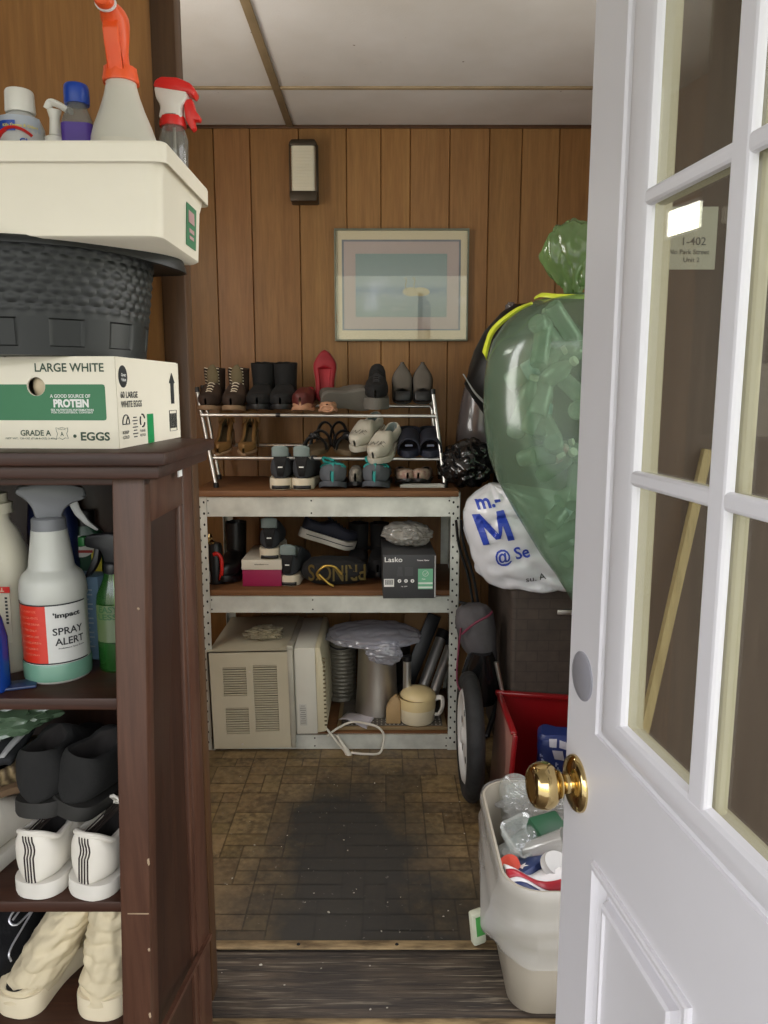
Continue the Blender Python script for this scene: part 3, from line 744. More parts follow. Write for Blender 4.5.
# right end printing: local y runs away from the viewer
SM = T(.0006, 0, 0) @ Rz(90)
def sy(px): return (px-117)/61*ED                  # along the end
def stx(mb, s, ya, yb, za, zb, bold=.02):
    t = MB(); t.text(s, 1.0, bold=bold, ext=0)
    xs = [v.co.x for v in t.bm.verts]; zs = [v.co.z for v in t.bm.verts]
    for v in t.bm.verts: v.co = Vector(((v.co.x-min(xs))*(yb-ya)/(max(xs)-min(xs))+ya, 0, (v.co.z-min(zs))*(zb-za)/(max(zs)-min(zs))+za))
    mb.merge(t.bm, SM)
m = MB()
m.lathe([(.0001, 0), (.0165, 0), (.0165, .0006), (.0001, .0006)], 28, T(0, .027, .106) @ Ry(90))
stx(m, '60 LARGE', .014, .082, .074, .084); stx(m, 'WHITE EGGS', .014, .098, .060, .070)
stx(m, 'KEEP', .016, .040, .020, .025); stx(m, 'COLD', .016, .040, .013, .018); stx(m, 'PLEASE', .085, .108, .020, .024); stx(m, 'RECYCLE', .085, .108, .013, .017)
m.prism([(.232, .128-.03), (.262, .128-.03), (.247, .128-.012)], -.0006, 0, SM); m.prism([(.240, .062), (.256, .062), (.256, .098), (.240, .098)], -.0006, 0, SM)
m.tube([SM @ Vector((x, 0, z)) for x, z in ((.228, .014), (.266, .014), (.266, .050), (.228, .050))], .0006, 4, closed=True)
for i in range(11): m.prism([(.231+i*.003, .019), (.231+i*.003+(.0012 if i % 3 else .002), .019), (.231+i*.003+(.0012 if i % 3 else .002), .045), (.231+i*.003, .045)], -.0004, 0, SM)
m.tube([SM @ Vector((.030+.013*math.cos(R(a)), 0, .036+.013*math.sin(R(a)))) for a in range(0, 181, 20)], .001, 4); m.tube([SM @ Vector(p) for p in ((.017, 0, .035), (.043, 0, .035))], .001, 4); m.tube([SM @ Vector(p) for p in ((.030, 0, .036), (.036, 0, .045))], .001, 4)
for i in range(7): m.box((.0006, .066, .014+i*.005), (.0006, .02 if i % 2 else .013, .0016))
for a0 in (0, 120, 240): m.tube([SM @ Vector((.097+.010*math.cos(R(a0+a)), 0, .038+.010*math.sin(R(a0+a)))) for a in (20, 50, 80, 100)], .0014, 4)
m.build('end_print', M_TEXTK, eb, smooth=False)
m = MB(); stx(m, 'Great', .018, .036, .106, .111); stx(m, 'Value', .018, .036, .099, .104)
for v in m.bm.verts: v.co.x += .0008
m.build('badge_print', M_TEXTW, eb, smooth=False)
m = MB(); m.box((.0008, .132, .024), (.0012, .026, .047)); m.box((-.006, .132, -.0002+.0008), (.012, .026, .0008)); m.build('tape', M_GREENTAPE, eb, smooth=False)
# an egg glimpsed through the hole
eg = MB(); eg.lathe([(.0001, -.02), (.010, -.0185), (.0175, -.010), (.0205, 0), (.0195, .010), (.014, .0205), (.007, .0265), (.0001, .028)], 20)
eo = eg.build('egg', mk('egg_shell', '#d8c6a6', .5)); P = T(*EC) @ Rz(-3.2) @ T(hx+.003, .028, hz-.002)
eo.matrix_basis = P; tag(eo, 'pale egg showing through the round hole of the egg box', 'egg')

# ---------------------------------------------------------------- charcoal tub
TX, TY, TZ = -.565, 1.270, 1.3335
tb = thing('plastic_tub', 'round charcoal plastic tub with woven pattern on the egg box', 'tub', (TX, TY, TZ))
m = MB(); rings = []; n = 288
zz = [0, .006, .012, .014, .03, .050, .052, .056]+[.058+.0022*i for i in range(1, 42)]+[.152, .156]
for z in zz:
    ring = []
    for j in range(n):
        a = 2*PI*j/n; r = lerp(.170, .189, z/.156)
        if .012 < z < .052:
            q = (j % 24)/24; r -= .0034*(1-sm(.50, .56, q)) if q > .06 else .0034*sm(0, .06, q)
        elif .056 < z < .150:
            row = (z-.058)/.0135; i_ = math.floor(row); fz_ = row-i_; col = j/288*48+(.5 if i_ % 2 else 0); fc = col-math.floor(col)
            r += (.0034*(1-abs(2*fz_-1))**.6*(1-abs(2*fc-1))**.6*2-.0035)*.45
        ring.append((r*math.cos(a), r*math.sin(a), z))
    rings.append(ring)
for z, r in ((.15, .180), (.012, .16)): rings.append([(r*math.cos(2*PI*j/n), r*math.sin(2*PI*j/n), z) for j in range(n)])
m.loft(rings, True, True); m.build('tub_wall', M_TUB, tb, angle=30)
n = 96
m = MB(); rings = []
for dr, z in ((0, .150), (.012, .1515), (.016, .148), (.019, .1485), (.018, .155), (.010, .160), (-.004, .158), (-.004, .152)):
    ring = []
    for j in range(n):
        a = 2*PI*j/n; ear = .044*max(0, math.cos(a))**10 if dr > 0 else 0
        r = .189+dr*.7+ear; ring.append((r*math.cos(a), r*math.sin(a), z-(.012*max(0, math.cos(a))**10 if dr > .011 else 0)))
    rings.append(ring)
rings.append(rings[0]); m.loft(rings, False, False); m.build('rim', M_TUB, tb, angle=50)

# ---------------------------------------------------------------- cream storage bin on the tub
BX0, BX1, BY0, BY1, BZ0, BZ1 = -.72, -.290, 1.076, 1.340, 1.489, 1.610
sb = thing('storage_bin', 'cream plastic storage bin of bottles standing on the charcoal tub', 'bin', ((BX0+BX1)/2, (BY0+BY1)/2, BZ0))
m = MB(); w, d, h = BX1-BX0, BY1-BY0, BZ1-BZ0
rbox_loft(m, [(0, w-.040, d-.036, .02), (.003, w-.030, d-.028, .022), (.080, w-.023, d-.020, .02), (.088, w-.019, d-.016, .02), (.1, w-.015, d-.012, .018), (h-.004, w-.013, d-.010, .018), (h-.004, w, d, .014), (h, w-.002, d-.002, .014), (h, w-.022, d-.020, .016), (.006, w-.036, d-.036, .018)], cap0=True, cap1=True)
m.build('bin_body', M_BIN, sb, angle=45)
m = MB(); rings = []
for z, o in ((h-.024, 0), (h-.002, 0)): pass
rbox_loft(m, [(h-.026, w-.001, d-.001, .014), (h-.003, w, d, .014), (h-.003, w-.004, d-.004, .013), (h-.026, w-.005, d-.005, .013)], cap0=False, cap1=False)
m.build('bin_lip', M_BIN, sb, angle=45)
m = MB(); m.sheet(2, 2, lambda u, v: (w/2-.0105-.0030*(1-v), -.012+u*.06+.028, .016+v*.062)); m.build('green_label', M_GREENPR, sb, solid=.0008, smooth=False)
m = MB()
for y_, z_, dy_, dz_ in ((.044, .060, .034, .018), (.046, .040, .030, .006), (.046, .030, .026, .005)):
    m.box((w/2-.0105-.0030*(1-(z_-.016)/.062)+.0008, y_, z_), (.0008, dy_, dz_), 0)
m.build('label_print', mk('pink_label_print', '#c9a0a0', .5), sb, smooth=False)

# ---------------------------------------------------------------- bottles standing in the bin (their bases on its floor)
BZ = BZ0+.0065
def sprayer(parent, z, s, c_body, c_trig, c_noz, c_collar=None, ang=-90, rib=True):
    """trigger head: collar, shroud, trigger, nozzle. ang: where the nozzle points (deg about z)"""
    M = T(0, 0, z) @ Rz(ang) @ Matrix.Scale(s, 4)
    m = MB(); m.lathe([(.0001, 0), (.0155, 0), (.0165, .003), (.0165, .016), (.0145, .020), (.0105, .022), (.0001, .022)], 24, M); m.build('collar', c_collar or c_body, parent)
    m = MB(); m.prism([(-.012, .020), (.012, .020), (.014, .034), (.020, .044), (.046, .048), (.050, .052), (.050, .064), (.044, .070), (.000, .076), (-.022, .074), (-.030, .064), (-.026, .050), (-.016, .040)], -.011, .011, M, bev=.004); m.build('spray_head', c_body, parent)
    m = MB(); m.prism([(.022, .046), (.032, .047), (.036, .030), (.044, .012), (.056, -.010), (.052, -.012), (.036, .004), (.026, .022)], -.007, .007, M, bev=.002); m.build('trigger', c_trig, parent)
    m = MB(); m.box((.056, 0, .058), (.013, .020, .018), .003, M); m.build('nozzle', c_noz, parent)
def bottle(parent, prof, mat, n=28, sx=1, sy=1, name='bottle_body'):
    m = MB(); m.lathe(prof, n, sx=sx, sy=sy); return m.build(name, mat, parent, angle=60)
def wrap_sheet(r, a0, a1, z0, z1, nu=18, dr=.0008, r1=None):
    r1 = r if r1 is None else r1
    m = MB(); m.sheet(nu, 4, lambda u, v: ((lerp(r, r1, v)+dr)*math.sin(R(lerp(a0, a1, u))), -(lerp(r, r1, v)+dr)*math.cos(R(lerp(a0, a1, u))), lerp(z0, z1, v))); return m
def wrap_text(mb, s, r, a0, a1, z0, z1, dr=.0016, bold=.02):
    t = MB(); t.text(s, 1.0, bold=bold, ext=0)
    bmesh.ops.subdivide_edges(t.bm, edges=[e for e in t.bm.edges if e.calc_length() > .25], cuts=2)
    xs = [v.co.x for v in t.bm.verts]; zs = [v.co.z for v in t.bm.verts]
    for v in t.bm.verts:
        a = R(lerp(a0, a1, (v.co.x-min(xs))/(max(xs)-min(xs)))); z = lerp(z0, z1, (v.co.z-min(zs))/(max(zs)-min(zs)))
        v.co = Vector(((r+dr)*math.sin(a), -(r+dr)*math.cos(a), z))
    mb.merge(t.bm)
# 1 white-capped cleaner
p = at(21, 120, 1.17); b = thing('cleaner_bottle', 'white-capped cleaner bottle with blue and red label in the cream bin', 'bottle', (p.x, p.y, BZ))
bottle(b, [(.0001, 0), (.030, 0), (.032, .004), (.032, .142), (.031, .158), (.026, .170), (.016, .177), (.014, .180), (.0001, .180)], mk('pale_grey_plastic', '#b9b9b6', .4))
m = MB(); m.lathe([(.0001, .178), (.0195, .178), (.0205, .181), (.0195, .206), (.018, .2085), (.0001, .2085)], 30); m.build('cap', M_WPL, b)
wrap_sheet(.032, -75, 75, .03, .168, 20, r1=.0305).build('label', mk('label_pale', '#a9afb8', .4), b)
m = wrap_sheet(.032, -75, 10, .146, .160, 16, .0014, r1=.0318); m.build('label_band', M_BLUEP, b)
m = MB(); m.tube([((.0340)*math.sin(R(a)), -.0340*math.cos(R(a)), .134+.016*math.sin(R((a+50)*1.6))) for a in range(-50, 50, 8)], .004, 8, flat=.35); m.build('label_swoosh', M_REDP, b)
m = MB(); wrap_text(m, 'Kills Germs & Odors', .0325, -20, 62, .1515, .1555); m.build('label_print', mk('yellow_print', '#d9c95a', .5), b)
m = MB(); wrap_text(m, 'Clean', .0325, 18, 62, .128, .137); m.build('label_name', M_BLUEP, b)
# 2 clear pump
p = at(52, 120, 1.17); b = thing('pump_bottle', 'small clear bottle with pale angled pump between two bottles in the cream bin', 'bottle', (p.x, p.y+.01, BZ))
bottle(b, [(.0001, 0), (.019, 0), (.020, .004), (.020, .135), (.0195, .137), (.018, .137), (.018, .006), (.0001, .006)], M_MILKY)
m = MB(); m.lathe([(.0001, .135), (.017, .135), (.016, .148), (.009, .152), (.007, .175), (.010, .186), (.0001, .188)], 20); m.tube(spline([(-.010, 0, .188), (-.004, 0, .197), (.008, -.002, .193), (.020, -.004, .186), (.028, -.006, .183)], 5), [.006]*6+[.006]*10+[.0055]*4+[.005], 10, flat=.6); m.build('pump', M_WPL, b)
# 3 purple
p = at(78, 120, 1.17); b = thing('purple_bottle', 'square purple-labelled bottle with blue cap in the cream bin', 'bottle', (p.x, p.y, BZ), (0, 0, 8))
m = MB(); rbox_loft(m, [(0, .040, .034, .008), (.004, .043, .037, .009), (.166, .041, .035, .009), (.178, .033, .029, .010), (.184, .027, .025, .011), (.202, .027, .025, .011)]); m.build('bottle_body', M_CLEARGREY, b)
m = MB(); rbox_loft(m, [(.05, .0445, .0385, .009), (.162, .0430, .0370, .009)]); m.build('label', M_PURPLE, b)
m = MB(); m.lathe([(.0001, .190), (.0166, .190), (.0174, .192), (.0174, .209), (.0165, .215), (.015, .2165), (.0001, .2165)], 26); m.build('cap', M_BLUEP, b)
# 4 orange sprayer
p = at(123, 120, 1.18); b = thing('spray_bottle', 'tall milky spray bottle with orange trigger head in the cream bin', 'spray bottle', (p.x, p.y, BZ))
bottle(b, [(.0001, 0), (.046, 0), (.048, .004), (.048, .128), (.046, .146), (.040, .164), (.031, .186), (.025, .204), (.0215, .218), (.0215, .224), (.0001, .224)], mk('milky_solid', '#cfcabd', .35, var=.02, sub=.3))
OM = T(0, 0, .222) @ Matrix.Diagonal((1, 1, .75, 1))
m = MB(); m.lathe([(.0001, 0), (.0255, 0), (.026, .004), (.0235, .022), (.0235, .026), (.014, .030), (.0001, .030)], 12, OM); m.build('collar', M_ORANGE, b)
m = MB()
secs = [(.022, .016, .014, 0), (.035, .013, .014, 0), (.055, .012, .016, 0), (.075, .0145, .020, -.003), (.100, .018, .030, -.012), (.112, .017, .036, -.014), (.120, .014, .034, -.012)]
m.loft([[(w_*math.cos(2*PI*j/20), cy+d_*math.sin(2*PI*j/20), z) for j in range(20)] for z, w_, d_, cy in secs], True, True, OM); m.build('spray_head', M_ORANGE, b)
m = MB(); m.prism([(-.022, .100), (-.030, .102), (-.038, .080), (-.034, .055), (-.026, .030), (-.022, .012), (-.018, .013), (-.023, .035), (-.028, .06), (-.028, .080)], -.011, .011, OM @ Rz(90), bev=.003); m.build('trigger', M_ORANGE, b)
m = MB(); m.lathe([(.0001, 0), (.011, 0), (.0125, .004), (.0125, .014), (.010, .018), (.0001, .018)], 20, OM @ T(0, -.045, .112) @ Rx(90)); m.build('nozzle', M_ORANGE, b)
m = MB(); m.lathe([(.0125, .002), (.0145, .002), (.0145, .006), (.0125, .006)], 20, OM @ T(0, -.045, .112) @ Rx(90), False, False); m.build('nozzle_ring', M_TEXTW, b)
m = MB(); m.box((-.012, .006, .062), (.012, .012, .03), .002, OM); m.build('pump_tube', M_TEXTW, b)
wrap_sheet(.048, -22, 60, .06, .137, 16, r1=.0475).build('label', mk('faded_label', '#d6cfc0', .6), b)
m = MB(); wrap_text(m, 'READ ENTIRE LABEL CAREFULLY', .0485, -18, 55, .127, .130); wrap_text(m, 'AND USE AS DIRECTED BEFORE', .0485, -18, 48, .121, .124); m.build('label_print', mk('grey_print', '#8a8272', .6), b)
# 5 clear sprayer, red and white head
p = at(174, 150, 1.262); b = thing('spray_bottle', 'clear spray bottle with red and white trigger at the bin corner', 'spray bottle', (p.x, p.y, BZ-.0))
bottle(b, [(.0001, 0), (.019, 0), (.0205, .004), (.0215, .150), (.0225, .170), (.018, .185), (.0165, .191), (.0165, .205), (.0001, .205)], M_CLEARGREY)
m = MB(); m.tube([(0, 0, .01), (.002, 0, .195)], .0025, 8); m.build('dip_tube', M_WPL, b)
RM = T(0, 0, .193)
m = MB(); m.prism([(-.019, .006), (.017, .006), (.016, .022), (.026, .036), (.026, .045), (-.024, .052), (-.022, .036), (-.015, .024)], -.014, .014, RM, bev=.004); m.build('spray_head', M_WPL, b)
m = MB(); m.prism([(-.025, .050), (.030, .042), (.036, .036), (.040, .046), (.032, .056), (.012, .064), (-.012, .065), (-.022, .060)], -.0155, .0155, RM, bev=.004); m.build('head_cap', M_REDP, b)
m = MB(); m.prism([(.020, .034), (.032, .036), (.036, .020), (.044, .010), (.042, .004), (.034, .006), (.036, -.006), (.030, -.010), (.022, .004), (.020, .020)], -.008, .008, RM, bev=.002); m.build('trigger', M_REDP, b)
m = MB(); m.lathe([(.0001, -.004), (.020, -.004), (.0205, 0), (.019, .010), (.0001, .010)], 20, RM); m.build('collar', M_REDP, b)
# ================================================================ INSIDE THE BOOKCASE
# upper shelf: bottles
p = at(54, 600, 1.222)
b = thing('spray_bottle', 'milky spray bottle with red and white label and grey trigger on bookcase shelf', 'spray bottle', (p.x, p.y, Z1))
bottle(b, [(.0001, 0), (.049, 0), (.0525, .004), (.053, .030), (.051, .034), (.051, .133), (.0525, .137), (.0525, .150), (.0505, .164), (.046, .174), (.038, .181), (.0355, .186), (.0325, .210), (.0285, .238), (.0275, .246), (.0001, .246)], mk('milky_bottle', '#bfc0b8', .35, var=.02, sub=.3), 36)
m = MB(); m.lathe([(.0001, .0015), (.0497, .0015), (.0532, .0055), (.0537, .030), (.0522, .033), (.0001, .033)], 36, cap0=True, cap1=True); m.build('liquid', mk('pale_green_liquid', '#6f9a86', .25, var=.04, sub=.2), b)
wrap_sheet(.0512, -82, 8, .036, .131, 20).build('label', mk('label_red', '#c8321f', .3, var=.03), b)
wrap_sheet(.0512, 8, 84, .036, .131, 20).build('label', mk('label_silver', '#c9c9c4', .35, var=.03), b)
for za in (.0345, .1305):
    wrap_sheet(.0513, -84, 84, za, za+.0022, 24, .0011).build('label_border', M_TEXTK, b)
m = MB()
wrap_text(m, "'impact", .0512, 20, 68, .108, .119, bold=.04); wrap_text(m, 'SPRAY', .0512, 18, 72, .082, .094); wrap_text(m, 'ALERT', .0512, 21, 73, .065, .077)
wrap_text(m, 'Professional Spray Bottle', .0512, 26, 74, .058, .061); m.build('label_print', M_TEXTK, b)
m = MB()
for i, s in enumerate(('PRECAUTION: DO NOT USE', 'WITH STRONG SOLVENTS', 'NOT FOR FOOD OR DRINK', 'MIX AS DIRECTED ONLY', 'RINSE AFTER EACH USE', 'KEEP FROM CHILDREN', 'STORE UPRIGHT ALWAYS', 'ADJUST NOZZLE TO SPRAY')):
    wrap_text(m, s, .0512, -70, lerp(-8, -2, i % 3/2), .120-i*.0102, .1235-i*.0102, bold=.01)
m.build('label_lines', mk('label_red_print', '#e2775f', .5), b)
m = MB(); m.lathe([(.0001, .240), (.0265, .240), (.0272, .243), (.0262, .264), (.023, .267), (.0001, .267)], 28); m.build('collar', mk('grey_trigger', '#75777a', .4, var=.04), b)
G = MATS['grey_trigger']; SM_ = T(0, 0, .263) @ Rz(25)
m = MB(); m.prism([(-.018, 0), (.020, 0), (.022, .012), (.034, .024), (.056, .030), (.060, .036), (.056, .050), (.030, .058), (-.008, .060), (-.040, .056), (-.048, .046), (-.036, .038), (-.024, .024)], -.015, .015, SM_, bev=.006); m.build('spray_head', G, b)
m = MB(); m.prism([(.030, .030), (.044, .032), (.050, .012), (.062, -.008), (.076, -.022), (.072, -.025), (.054, -.012), (.040, .004), (.033, .020)], -.008, .008, SM_, bev=.0025); m.build('trigger', mk('light_grey_plastic', '#9a9b98', .4), b)
# jug at the left edge
p = at(1, 600, 1.262)
b = thing('jug', 'cream plastic refill jug with red and green label beside the milky spray bottle', 'jug', (p.x, p.y, Z1), (0, 0, 0))
m = MB(); rbox_loft(m, [(0, .090, .080, .03), (.006, .100, .090, .034), (.150, .100, .090, .034), (.172, .104, .092, .036), (.205, .094, .084, .036), (.238, .070, .062, .029), (.254, .048, .046, .022), (.266, .046, .044, .0215), (.267, .060, .058, .0285), (.284, .060, .058, .0285), (.285, .046, .046, .0225), (.300, .046, .046, .0225)]); m.build('jug_body', mk('jug_plastic', '#cbc6b2', .45, var=.03, sub=.2), b, angle=45)
m = MB(); m.tube(spline([(.010, -.040, .158), (.008, -.058, .180), (.005, -.060, .215), (.002, -.044, .243), (.001, -.024, .256)], 6), .0110, 12); m.build('handle', MATS['jug_plastic'], b)
m = MB(); m.box((0, -.0456, .146), (.078, .0012, .010)); m.build('label_band', M_REDP, b)
m = MB(); etx = MB(); etx.text('REFILL', .0085, T(.006, -.0464, .1435), bold=.0003); etx.build('label_print', mk('cream_print', '#e8dcb8', .5), b, smooth=False); m.bm.free()
m = MB(); m.box((-.012, -.0456, .098), (.046, .0012, .084)); m.build('label', mk('green_label', '#1f6b3a', .45), b)
m = MB(); m.box((.025, -.0455, .098), (.026, .001, .084)); 
m.build('label_side', mk('cream_label', '#d8d2bd', .5), b)
m = MB()
for i in range(8): m.box((.032, -.0462, .132-i*.006), (.004, .0006, .0035))
m.build('label_marks', M_TEXTK, b)
# blue bottle at far left front
p = at(-11, 690, 1.152)
b = thing('bottle', 'blue bottle with white and red label at the left end of the bookcase shelf', 'bottle', (p.x, p.y, Z1))
m = MB(); rbox_loft(m, [(0, .058, .040, .015), (.005, .064, .044, .017), (.085, .064, .044, .017), (.115, .052, .040, .016), (.140, .036, .032, .0145), (.162, .028, .026, .0125)]); m.build('bottle_body', mk('blue_bottle', '#143c8c', .2, var=.06), b, angle=45)
m = MB(); m.box((.002, -.0226, .062), (.054, .0012, .080), .0004); m.build('label', mk('white_label', '#cfd4dc', .4), b)
m = MB(); m.box((.008, -.0236, .078), (.042, .0008, .022), .0003); m.build('label_patch', M_REDP, b)
m = MB(); m.lathe([(.0001, .160), (.017, .160), (.018, .163), (.017, .190), (.0001, .192)], 22); m.build('cap', M_WPL, b)
# blue flat packet under it
p = at(17, 683, 1.17); a = MB(); a.box((0, 0, .003), (.05, .035, .005), .002, Rz(20)); o = a.build('foil_packet', mk('blue_foil', '#22345c', .3)); o.location = (at(20, 685, 1.165).x, 1.165, Z1+.0005); tag(o, 'small flat blue packet lying before the milky spray bottle', 'packet')
# light blue carton behind
p = at(88, 600, 1.312)
b = thing('carton', 'pale blue carton with fine print behind the milky spray bottle', 'carton', (p.x, p.y, Z1), (0, 0, -8))
m = MB(); m.box((0, 0, .075), (.062, .04, .150), .001); m.build('box_body', mk('pale_blue_card', '#6f8ca6', .6, var=.05), b)
m = MB()
for i in range(14): m.box((-.002, -.0206, .135-i*.0085), (.044 if i % 3 else .03, .0006, .0026))
m.build('fine_print', mk('pale_print', '#a9b6bf', .6), b)
# wax bottle
p = at(88, 560, 1.375)
b = thing('polish_bottle', 'dark green bottle with white round emblem behind the pale blue carton', 'bottle', (p.x, p.y, Z1))
m = MB(); rbox_loft(m, [(0, .070, .04, .018), (.19, .070, .04, .018), (.212, .06, .036, .017), (.228, .03, .028, .013), (.25, .028, .026, .0125)]); m.build('bottle_body', mk('dark_green_plastic', '#18402a', .35), b, angle=45)
m = MB(); m.lathe([(.0001, .226), (.0165, .226), (.0165, .25), (.015, .254), (.0001, .254)], 20); m.build('cap', M_BLACKP, b)
m = MB(); m.lathe([(.0001, 0), (.020, 0), (.020, .001), (.0001, .001)], 26, T(-.004, -.0205, .190) @ Rx(90) @ Matrix.Diagonal((1.25, 1, 1, 1))); m.build('emblem', mk('emblem_white', '#c4c4ba', .5), b)
m = MB(); m.blob((.009, .0008, .0055), 3, .0, 1, 0, M=T(-.003, -.022, .195)); m.blob((.004, .0008, .003), 2, 0, 1, 0, M=T(.008, -.022, .199)); m.build('emblem_mark', mk('dark_print', '#1f2a20', .5), b)
m = MB(); m.box((.0, -.022, .181), (.036, .0008, .005)); m.build('emblem_band', mk('red_print', '#9a2a20', .5), b)
m = MB(); m.box((.024, -.0208, .165), (.018, .001, .05)); m.build('label_strip', mk('yellow_label', '#c2b431', .5), b)
# green spray bottle
p = at(117, 640, 1.250)
b = thing('spray_bottle', 'clear green spray bottle with black trigger against the bookcase post', 'spray bottle', (p.x, p.y, Z1))
bottle(b, [(.0001, 0), (.029, 0), (.031, .004), (.031, .112), (.029, .130), (.020, .150), (.0155, .162), (.0155, .170), (.0001, .170)], film('green_clear', '#a6cf86', '#4f9a4a', .25, .12, .9, .4), sx=1, sy=.8)
m = MB(); m.lathe([(.0001, .003), (.0285, .003), (.0300, .006), (.0300, .050), (.0001, .050)], 28, sx=.98, sy=.78); m.build('liquid', film('green_liquid', '#3fae4a', '#1f8a3a', .5, .1, .5, .5), b)
wrap_sheet(.0312, -48, 20, .055, .118, 12).build('label', film('green_label_film', '#c8d89a', '#9ab07a', .5, .3), b)
m = MB(); wrap_text(m, 'EASY', .0315, -30, 28, .106, .117); wrap_text(m, 'LESS', .0315, -34, 24, .094, .104); m.build('label_print', mk('deep_green_print', '#2c5a2c', .5), b)
m = MB(); m.tube([(0, 0, .01), (.003, -.002, .165)], .003, 8); m.build('dip_tube', mk('tube_pale', '#cfdca0', .3), b)
sprayer(b, .167, .9, M_BLACKP, M_BLACKP, mk('green_nozzle', '#1f5a2a', .4), ang=170)
# dark blue jug behind
p = at(82, 520, 1.352)
b = thing('jug', 'dark blue jug in the back of the upper bookcase shelf', 'jug', (p.x-.0, 1.345, Z1)); b.location.y = 1.36
m = MB(); rbox_loft(m, [(.0, .11, .05, .022), (.20, .11, .05, .022)][:0] or [(0, .09, .05, .02), (.22, .09, .05, .02), (.27, .080, .048, .02), (.30, .05, .04, .018), (.318, .036, .036, .0175)]); m.build('jug_body', mk('dark_blue_plastic', '#12204a', .4), b, angle=45)
b.location.x -= .055
m = MB(); m.lathe([(.0001, .312), (.021, .312), (.021, .334), (.0001, .336)], 22); m.build('cap', M_BLACKP, b)

# middle shelf: white sneakers, black boots, odds and ends
def white_sneaker(M, label):
    t = thing('sneaker', label, 'shoe', M=M, group='white sneakers in the bookcase')
    Ln, W = .256, .090
    up = shoe(t, Ln, W, sole=.025, heel=.092, side=.072, tongue=.096, toe=.045, opn=.37, mats=(M_WHT, M_WHTSOLE, M_LINE), lace=M_WHTSOLE, widths=(.92, .80, 1, .86), sole_over=.003, nseg=34)
    sf = surf(up)
    for i in range(4):                              # four dark stripes down the heel
        m = MB(); x = (i-1.5)*.0052; pts = []
        for k in range(13):
            z = .027+.087*k/12; xx_ = x+(.0035*math.sin((k-6)*.75) if 6 < k < 11 else 0)
            h = sf.ray_cast(Vector((xx_, -.4, z)), Vector((0, 1, 0)))
            if h[0] is not None: pts.append(h[0]+Vector((0, -.0004, 0)))
        m.tube(pts, .00135, 6); m.build('heel_stripe', mk('stripe_brown', '#2e2420', .6), t)
    m = MB(); ring = []                             # padded collar along the edge of the opening
    for k in range(40):
        a = 2*PI*k/40; y = -.078+.048*math.sin(a); x = .030*math.cos(a)
        hx = W/2*w_of((y+Ln/2)/Ln, .92, .80, 1, .86, False)-.007
        x = math.copysign(min(abs(x)*1.2, hx), x); tt = (y+Ln/2)/Ln
        ring.append((x, y, .025+interp([(0, .092), (.14, .072), (.30, .072), (.37, .096), (.6, .085)], tt)-.004))
    m.tube(ring, .0048, 8, closed=True); m.build('collar', M_WHT, t)
    return t
S = 0.10
p = at(45, 893, 1.150); white_sneaker(T(p.x+.012, 1.252, Z2+.001) @ Rz(-10), 'white sneaker with striped heel, middle one of three on the bookcase shelf')
p = at(93, 898, 1.135); white_sneaker(T(p.x+.022, 1.248, Z2+.001) @ Rz(-15) @ Ry(4), 'white sneaker with striped heel next to the bookcase post')
p = at(-5, 880, 1.15); white_sneaker(T(p.x-.040, 1.252, Z2+.001) @ Rz(-12), 'white sneaker cut off by the left edge of the picture')
for i, (px, py, Y, rz, ry, lab) in enumerate(((52, 790, 1.205, -4, 0, 'black suede boot lying on the white sneakers, the left one of the pair'), (92, 792, 1.185, -22, 14, 'black suede boot tilted on the white sneakers beside the bookcase post'))):
    p = at(px, py, Y)
    t = thing('boot', lab, 'shoe', M=T(p.x, 1.264, Z2+.118) @ Rz(rz) @ Ry(ry) @ Rx(-4), group='black suede boots in the bookcase')
    shoe(t, .23, .088, sole=.024, heel=.095, side=.090, tongue=.10, toe=.05, opn=.40, mats=(mk('black_suede', '#1c1c1b', .9, var=.2, vs=20, bmp=.3, bs=120), mk('dark_sole', '#2a2926', .7, var=.1), M_LINE), widths=(.95, .85, 1, .9), sole_over=.002)
m = MB(); m.blob((.010, .004, .005), 3, .1, 2, .1); o = m.build('cloth_tag', M_TEXTW); q = at(82, 739, 1.30); o.location = q; bpy.data.objects.remove(o)
# woven beige slip-on at the left
p = at(0, 830, 1.22); t = thing('woven_shoe', 'beige woven shoe lying on the leftmost white sneaker', 'shoe', M=T(p.x+.016, 1.235, Z2+.146) @ Rz(-30) @ Ry(24) @ Rx(-10))
def weave_mat(name, c1, c2, sc=60):
    m, nt, out = nt_new(name); b = N(nt, 'ShaderNodeBsdfPrincipled', Roughness=.75)
    v = coords(nt, (sc, sc, sc)); w = N(nt, 'ShaderNodeTexWave', Scale=.6, Distortion=2.5); w.bands_direction = 'DIAGONAL'; L(nt, v, w.inputs['Vector'])
    ck = N(nt, 'ShaderNodeTexChecker', Scale=1.0); L(nt, v, ck.inputs['Vector'])
    c = mixc(nt, w.outputs['Fac'], lin(c1), lin(c2)); c = mixc(nt, .35, c, ck.outputs[0], 'MULTIPLY'); L(nt, c, b.inputs['Base Color']); bump(nt, w.outputs['Fac'], b, .5, .004)
    L(nt, b.outputs[0], out.inputs[0]); return m
M_WEAVEB = weave_mat('woven_beige', '#a48f68', '#62513a', 55)
shoe(t, .25, .085, sole=.014, heel=.05, side=.04, tongue=.06, toe=.04, opn=.5, mats=(M_WEAVEB, M_TANSOLE, M_LINE))
